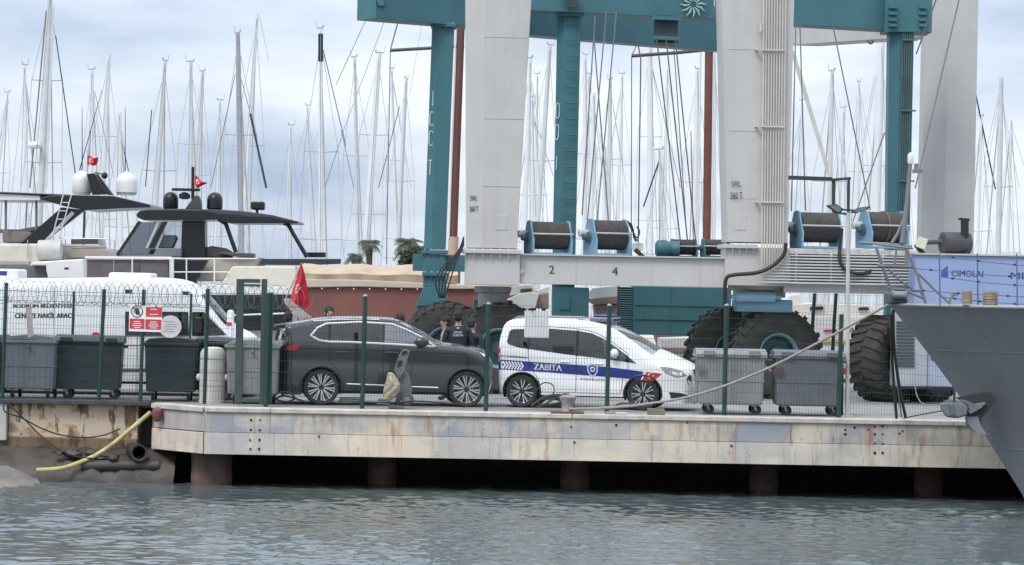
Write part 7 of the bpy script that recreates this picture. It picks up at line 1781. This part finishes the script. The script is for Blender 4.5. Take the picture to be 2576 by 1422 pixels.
for pts in ([(700, 480), (790, 465), (862, 515), (818, 562)], [(925, 545), (1000, 500), (1108, 486), (1080, 520), (980, 552)]):
    f_ = obj('floodlight', MB().prism([at('B5', u, v, YL - 0.08) for u, v in pts], (0, 0.26, 0)), dkf, lp, bevel=0.012)
    c0 = sum((at('B5', u, v, YL - 0.085) for u, v in pts), Vector()) / len(pts)
    obj('lens', MB().prism([c0 + (at('B5', u, v, YL - 0.085) - c0) * 0.72 for u, v in pts], (0, 0.003, 0)), mat('lens_grey', (0.16, 0.17, 0.17), 0.2), f_)
    obj('arm', MB().bar(c0 + Vector((0, 0.1, -0.02)), t_ + Vector((0, 0, 0.05)), 0.04, 0.035), dkf, lp)

# ------------------------------------------------------------------ flags
def turkish_flag(name, label, S_, nu, nv_, ec, er, staff=None):
    """S_(s,t) -> point; s along the fly, t down the hoist; ec/er emblem centre and radius in s,t"""
    root = thing(name, label, 'flag', S_(0, 0))
    obj('cloth', MB().grid([[S_(i / nu, j / nv_) for j in range(nv_ + 1)] for i in range(nu + 1)]), red_f, root, sharp=80)
    def onf(P, dy):
        return [Vector(S_(s, t)) + Vector((0, dy, 0)) for s, t in P]
    asp = er[1] / er[0]
    def patch(P, nm):
        V, T_, _ = cdt([densify(P, 0.05)], 0.05)
        for dy in (-0.012, 0.012):
            obj(nm, MB().add(onf([tuple(v) for v in V], dy), [tuple(q) for q in T_]), wht, root, keep=True)
    o = [(ec[0] + er[0] * math.cos(R(a)), ec[1] + er[1] * math.sin(R(a))) for a in np.linspace(40, 320, 16)] + [(ec[0] + er[0] * (0.25 + 0.8 * math.cos(R(a))), ec[1] + er[1] * 0.8 * math.sin(R(a))) for a in np.linspace(315, 45, 16)]
    patch(o, 'crescent')
    st = []
    for i in range(10):
        rr = 0.55 if i % 2 == 0 else 0.22; a = R(180 + 36 * i)
        st.append((ec[0] + er[0] * (1.35 + rr * math.cos(a)), ec[1] + er[1] * rr * math.sin(a)))
    patch(st, 'star')
    if staff: obj('staff', MB().tube(staff, 0.018, 8), mat('staff_wood', (0.4, 0.36, 0.3), 0.6), root)
    return root
def bil(k, q, Y, wave):
    c = [at(k, *p, Y) for p in q]        # top-hoist, top-fly, bottom-fly, bottom-hoist
    def S_(s, t):
        p = c[0].lerp(c[1], s).lerp(c[3].lerp(c[2], s), t)
        return p + Vector((0, wave * math.sin(s * 7 + t * 3) * s, 0.3 * wave * math.sin(s * 6 + 1)))
    return S_
turkish_flag('flag', 'small red crescent flag on a staff beside the white domes', bil('B1', [(915, 28), (1020, 45), (1015, 118), (910, 118)], Y1 + 0.85, 0.1), 14, 8, (0.33, 0.5), (0.16, 0.26))
turkish_flag('flag', 'red crescent flag blowing at the black yacht mast', bil('B2', [(250, 232), (385, 312), (300, 352), (250, 345)], Y2 + 1.1, 0.12), 14, 8, (0.3, 0.45), (0.13, 0.2))
def drape():
    YD = 14.0
    def S_(s, t):
        # t runs down from the staff top, s across the hanging cloth
        uL = 1120 - 135 * t - 0 * s; uR = 1130 + 95 * t ** 0.8
        v = -20 + 440 * t + 25 * s * t - 20 * math.sin(s * 3.1) * t
        u = uL + (uR - uL) * s
        return at('C2', u, v, YD) + Vector((0, 0.16 * math.sin(s * 7.5 + t * 3) * (0.25 + 0.75 * t) + 0.02 * math.sin(s * 17 + t * 7), 0))
    st = [at('C2', 960, 345, YD + 0.05), at('C2', 1131, -30, YD + 0.05)]
    return turkish_flag('flag', 'large red crescent flag hanging limp in front of the red boat', S_, 34, 16, (0.30, 0.56), (0.13, 0.10), st)
drape()
tag(obj('plank', MB().prism([at('C2', u, v, 13.6) for u, v in ((950, 330), (990, 318), (1230, 515), (1190, 545), (1120, 545), (965, 380))], (0, 0.3, 0)), mat('plank_grey', (0.36, 0.34, 0.31), 0.8, var=0.3, scale=6, bump=0.3), bevel=0.01), 'weathered grey gangplank slanting down below the hanging flag', 'plank')

# ------------------------------------------------------------------ people behind the SUV
def skin_cloth(name, skin, cloth, neck, trousers):
    m = bpy.data.materials.new(name); m.use_nodes = True
    N, L = m.node_tree.nodes, m.node_tree.links; b = N['Principled BSDF']; b.inputs['Roughness'].default_value = 0.75
    t = N.new('ShaderNodeTexCoord'); s = N.new('ShaderNodeSeparateXYZ'); L.new(t.outputs['Object'], s.inputs[0])
    def step(sock, thr, hi=True):
        q = N.new('ShaderNodeMath'); q.operation = 'GREATER_THAN' if hi else 'LESS_THAN'; q.inputs[1].default_value = thr; L.new(sock, q.inputs[0]); return q.outputs[0]
    def mixc(f, A, B_):
        x = N.new('ShaderNodeMix'); x.data_type = 'RGBA'; L.new(f, x.inputs['Factor'])
        for n_, v in (('A', A), ('B', B_)):
            if isinstance(v, tuple): x.inputs[n_].default_value = (*v, 1)
            else: L.new(v, x.inputs[n_])
        return x.outputs['Result']
    c = mixc(step(s.outputs['Z'], 0.95), trousers, cloth)
    c = mixc(step(s.outputs['Z'], neck), c, skin)
    ab = N.new('ShaderNodeMath'); ab.operation = 'ABSOLUTE'; L.new(s.outputs['X'], ab.inputs[0])
    mu = N.new('ShaderNodeMath'); mu.operation = 'MULTIPLY'; L.new(step(ab.outputs[0], 0.24), mu.inputs[0]); L.new(step(s.outputs['Z'], 0.84, False), mu.inputs[1])
    c = mixc(mu.outputs[0], c, skin)
    L.new(c, b.inputs['Base Color'])
    return m
skinc = (0.42, 0.25, 0.18)
hairm = mat('hair_dark', (0.018, 0.013, 0.011), 0.7, var=0.3, scale=20, bump=0.5, bscale=80)
eyem = mat('eye_dark', (0.02, 0.015, 0.012), 0.3)
def person(label, k, u, vtop, Y, face, cloth, shoulders=1.0, cap=False, trousers=(0.03, 0.03, 0.04), vest=None, neck=1.47):
    t = at(k, u, vtop, Y); S_ = t.z / 1.77
    root = thing('person', label, 'person', (t.x, Y, 0), local=True, rotz=face, group=None)
    root.scale = (S_, S_, S_)
    V = []; E = []; Rr = []
    def add(p, r, par=None):
        V.append(p); Rr.append(r)
        if par is not None: E.append((par, len(V) - 1))
        return len(V) - 1
    # front is local -Y
    pel = add((0, 0, 0.95), (0.16, 0.115)); wst = add((0, 0.0, 1.10), (0.145, 0.105), pel); ch = add((0, 0.0, 1.30), (0.17, 0.12), wst)
    nk0 = add((0, 0.01, 1.45), (0.09, 0.075), ch); nk = add((0, 0.0, 1.52), (0.055, 0.058), nk0)
    h0 = add((0, -0.015, 1.585), (0.062, 0.075), nk); h1 = add((0, -0.01, 1.66), (0.076, 0.095), h0); h2 = add((0, 0.0, 1.735), (0.062, 0.08), h1)
    add((0, -0.118, 1.625), (0.012, 0.014), h1)
    for s in (-1, 1):
        sh = add((s * 0.185 * shoulders, 0.01, 1.41), (0.07, 0.07), ch); el = add((s * 0.245 * shoulders, 0.03, 1.13), (0.048, 0.048), sh); wr = add((s * 0.265, -0.03, 0.89), (0.032, 0.032), el)
        pa = add((s * 0.268, -0.04, 0.82), (0.022, 0.036), wr)
        for fi, (dy, ln) in enumerate(((-0.035, 0.075), (-0.012, 0.085), (0.012, 0.078), (0.034, 0.062))):
            f0 = add((s * 0.268, -0.04 + dy, 0.775), (0.010, 0.010), pa); f1 = add((s * 0.262, -0.045 + dy, 0.775 - ln * 0.55), (0.009, 0.009), f0); add((s * 0.25, -0.05 + dy, 0.775 - ln), (0.008, 0.008), f1)
        t0_ = add((s * 0.255, -0.085, 0.815), (0.011, 0.011), pa); add((s * 0.25, -0.1, 0.775), (0.009, 0.009), t0_)
        hp = add((s * 0.09, 0, 0.88), (0.095, 0.1), pel); kn = add((s * 0.1, -0.01, 0.5), (0.062, 0.066), hp); an = add((s * 0.105, 0.02, 0.1), (0.042, 0.046), kn); add((s * 0.11, -0.12, 0.045), (0.042, 0.036), an)
    me = bpy.data.meshes.new('body'); me.from_pydata(V, E, [])
    o = bpy.data.objects.new('body', me); col.objects.link(o); o.parent = root
    sk = o.modifiers.new('skin', 'SKIN'); sk.use_smooth_shade = True
    for i, r in enumerate(Rr): me.skin_vertices[0].data[i].radius = r
    me.skin_vertices[0].data[0].use_root = True
    sb = o.modifiers.new('sub', 'SUBSURF'); sb.levels = 2; sb.render_levels = 2
    me.materials.append(skin_cloth('figure', skinc, cloth, neck, trousers))
    if cap:
        hr = obj('cap', MB().ball((0, 0.0, 1.685), 0.098, 0.115, 0.095, 18, 8, 0, 90).prism([(-0.075, -0.10, 1.69), (0.075, -0.10, 1.69), (0.05, -0.185, 1.672), (-0.05, -0.185, 1.672)], (0, 0, 0.012)), mat('cap_dark', (0.02, 0.022, 0.03), 0.8), root)
        obj('hair', MB().ball((0, 0.022, 1.655), 0.086, 0.1, 0.095, 16, 8, -50, 20), hairm, root)
    else:
        mb = MB().ball((0, 0.018, 1.69), 0.094, 0.112, 0.098, 20, 12, -14, 90)
        mb.ball((0, 0.05, 1.645), 0.084, 0.075, 0.085, 16, 8)
        g = random.Random(int(u)); mb.v = [(x + g.uniform(-.006, .006), y + g.uniform(-.006, .006), z + g.uniform(-.006, .008)) for x, y, z in mb.v]
        obj('hair', mb, hairm, root, sharp=60)
    for s in (-1, 1):
        obj('eye', MB().ball((s * 0.032, -0.098, 1.652), 0.011, 0.008, 0.008, 8, 6), eyem, root)
        obj('ear', MB().ball((s * 0.083, 0.005, 1.64), 0.012, 0.022, 0.034, 10, 6), mat('skin_plain', skinc, 0.6), root)
    obj('mouth', MB().ball((0, -0.092, 1.578), 0.024, 0.008, 0.006, 8, 5), mat('lip', (0.28, 0.10, 0.08), 0.6), root)
    if vest:
        P = []
        for z, wx, wy in ((1.0, 0.178, 0.135), (1.1, 0.17, 0.13), (1.25, 0.192, 0.146), (1.38, 0.20, 0.142), (1.445, 0.165, 0.115), (1.475, 0.10, 0.092)):
            P.append([(wx * math.cos(a) , wy * math.sin(a), z) for a in np.linspace(0, 2 * math.pi, 25)])
        vo = obj('vest', MB().grid(P), vest, root, sharp=60)
        for s_, z, h, w in (('BODRUM', 1.335, 0.035, 0.15), ('ZABITA', 1.275, 0.042, 0.2)):
            q = lettering(s_, (w / 2, 0.153, z), (-w, 0, 0), (0, 0, h), wht, vo)
        obj('vest_tab', MB().box((0, 0.125, 1.435), (0.05, 0.01, 0.018)), wht, vo)
    return root
navyv = mat('vest_navy', (0.012, 0.014, 0.026), 0.8, var=0.2)
person('officer in dark navy vest with white back lettering, seen from behind', 'C3', 1320, 232, 5.0, R(180), (0.012, 0.014, 0.025), 1.15, False, vest=navyv)
person('man facing left in pale green top beside the vested officer', 'C3', 1172, 300, 5.3, R(-80), (0.30, 0.33, 0.31), 0.95)
person('person in dark cap and jacket right of the vested officer', 'C3', 1475, 320, 5.15, R(150), (0.016, 0.018, 0.03), 1.1, True)
person('dark haired head showing over the SUV windscreen', 'C3', 660, 268, 5.6, R(200), (0.03, 0.03, 0.035))
person('dark haired man showing above the middle of the SUV roof', 'C2', 1405, 405, 6.0, R(20), (0.05, 0.05, 0.06))
person('dark haired head low beside the flag behind the SUV tail', 'C2', 1000, 452, 5.8, R(170), (0.02, 0.02, 0.025))
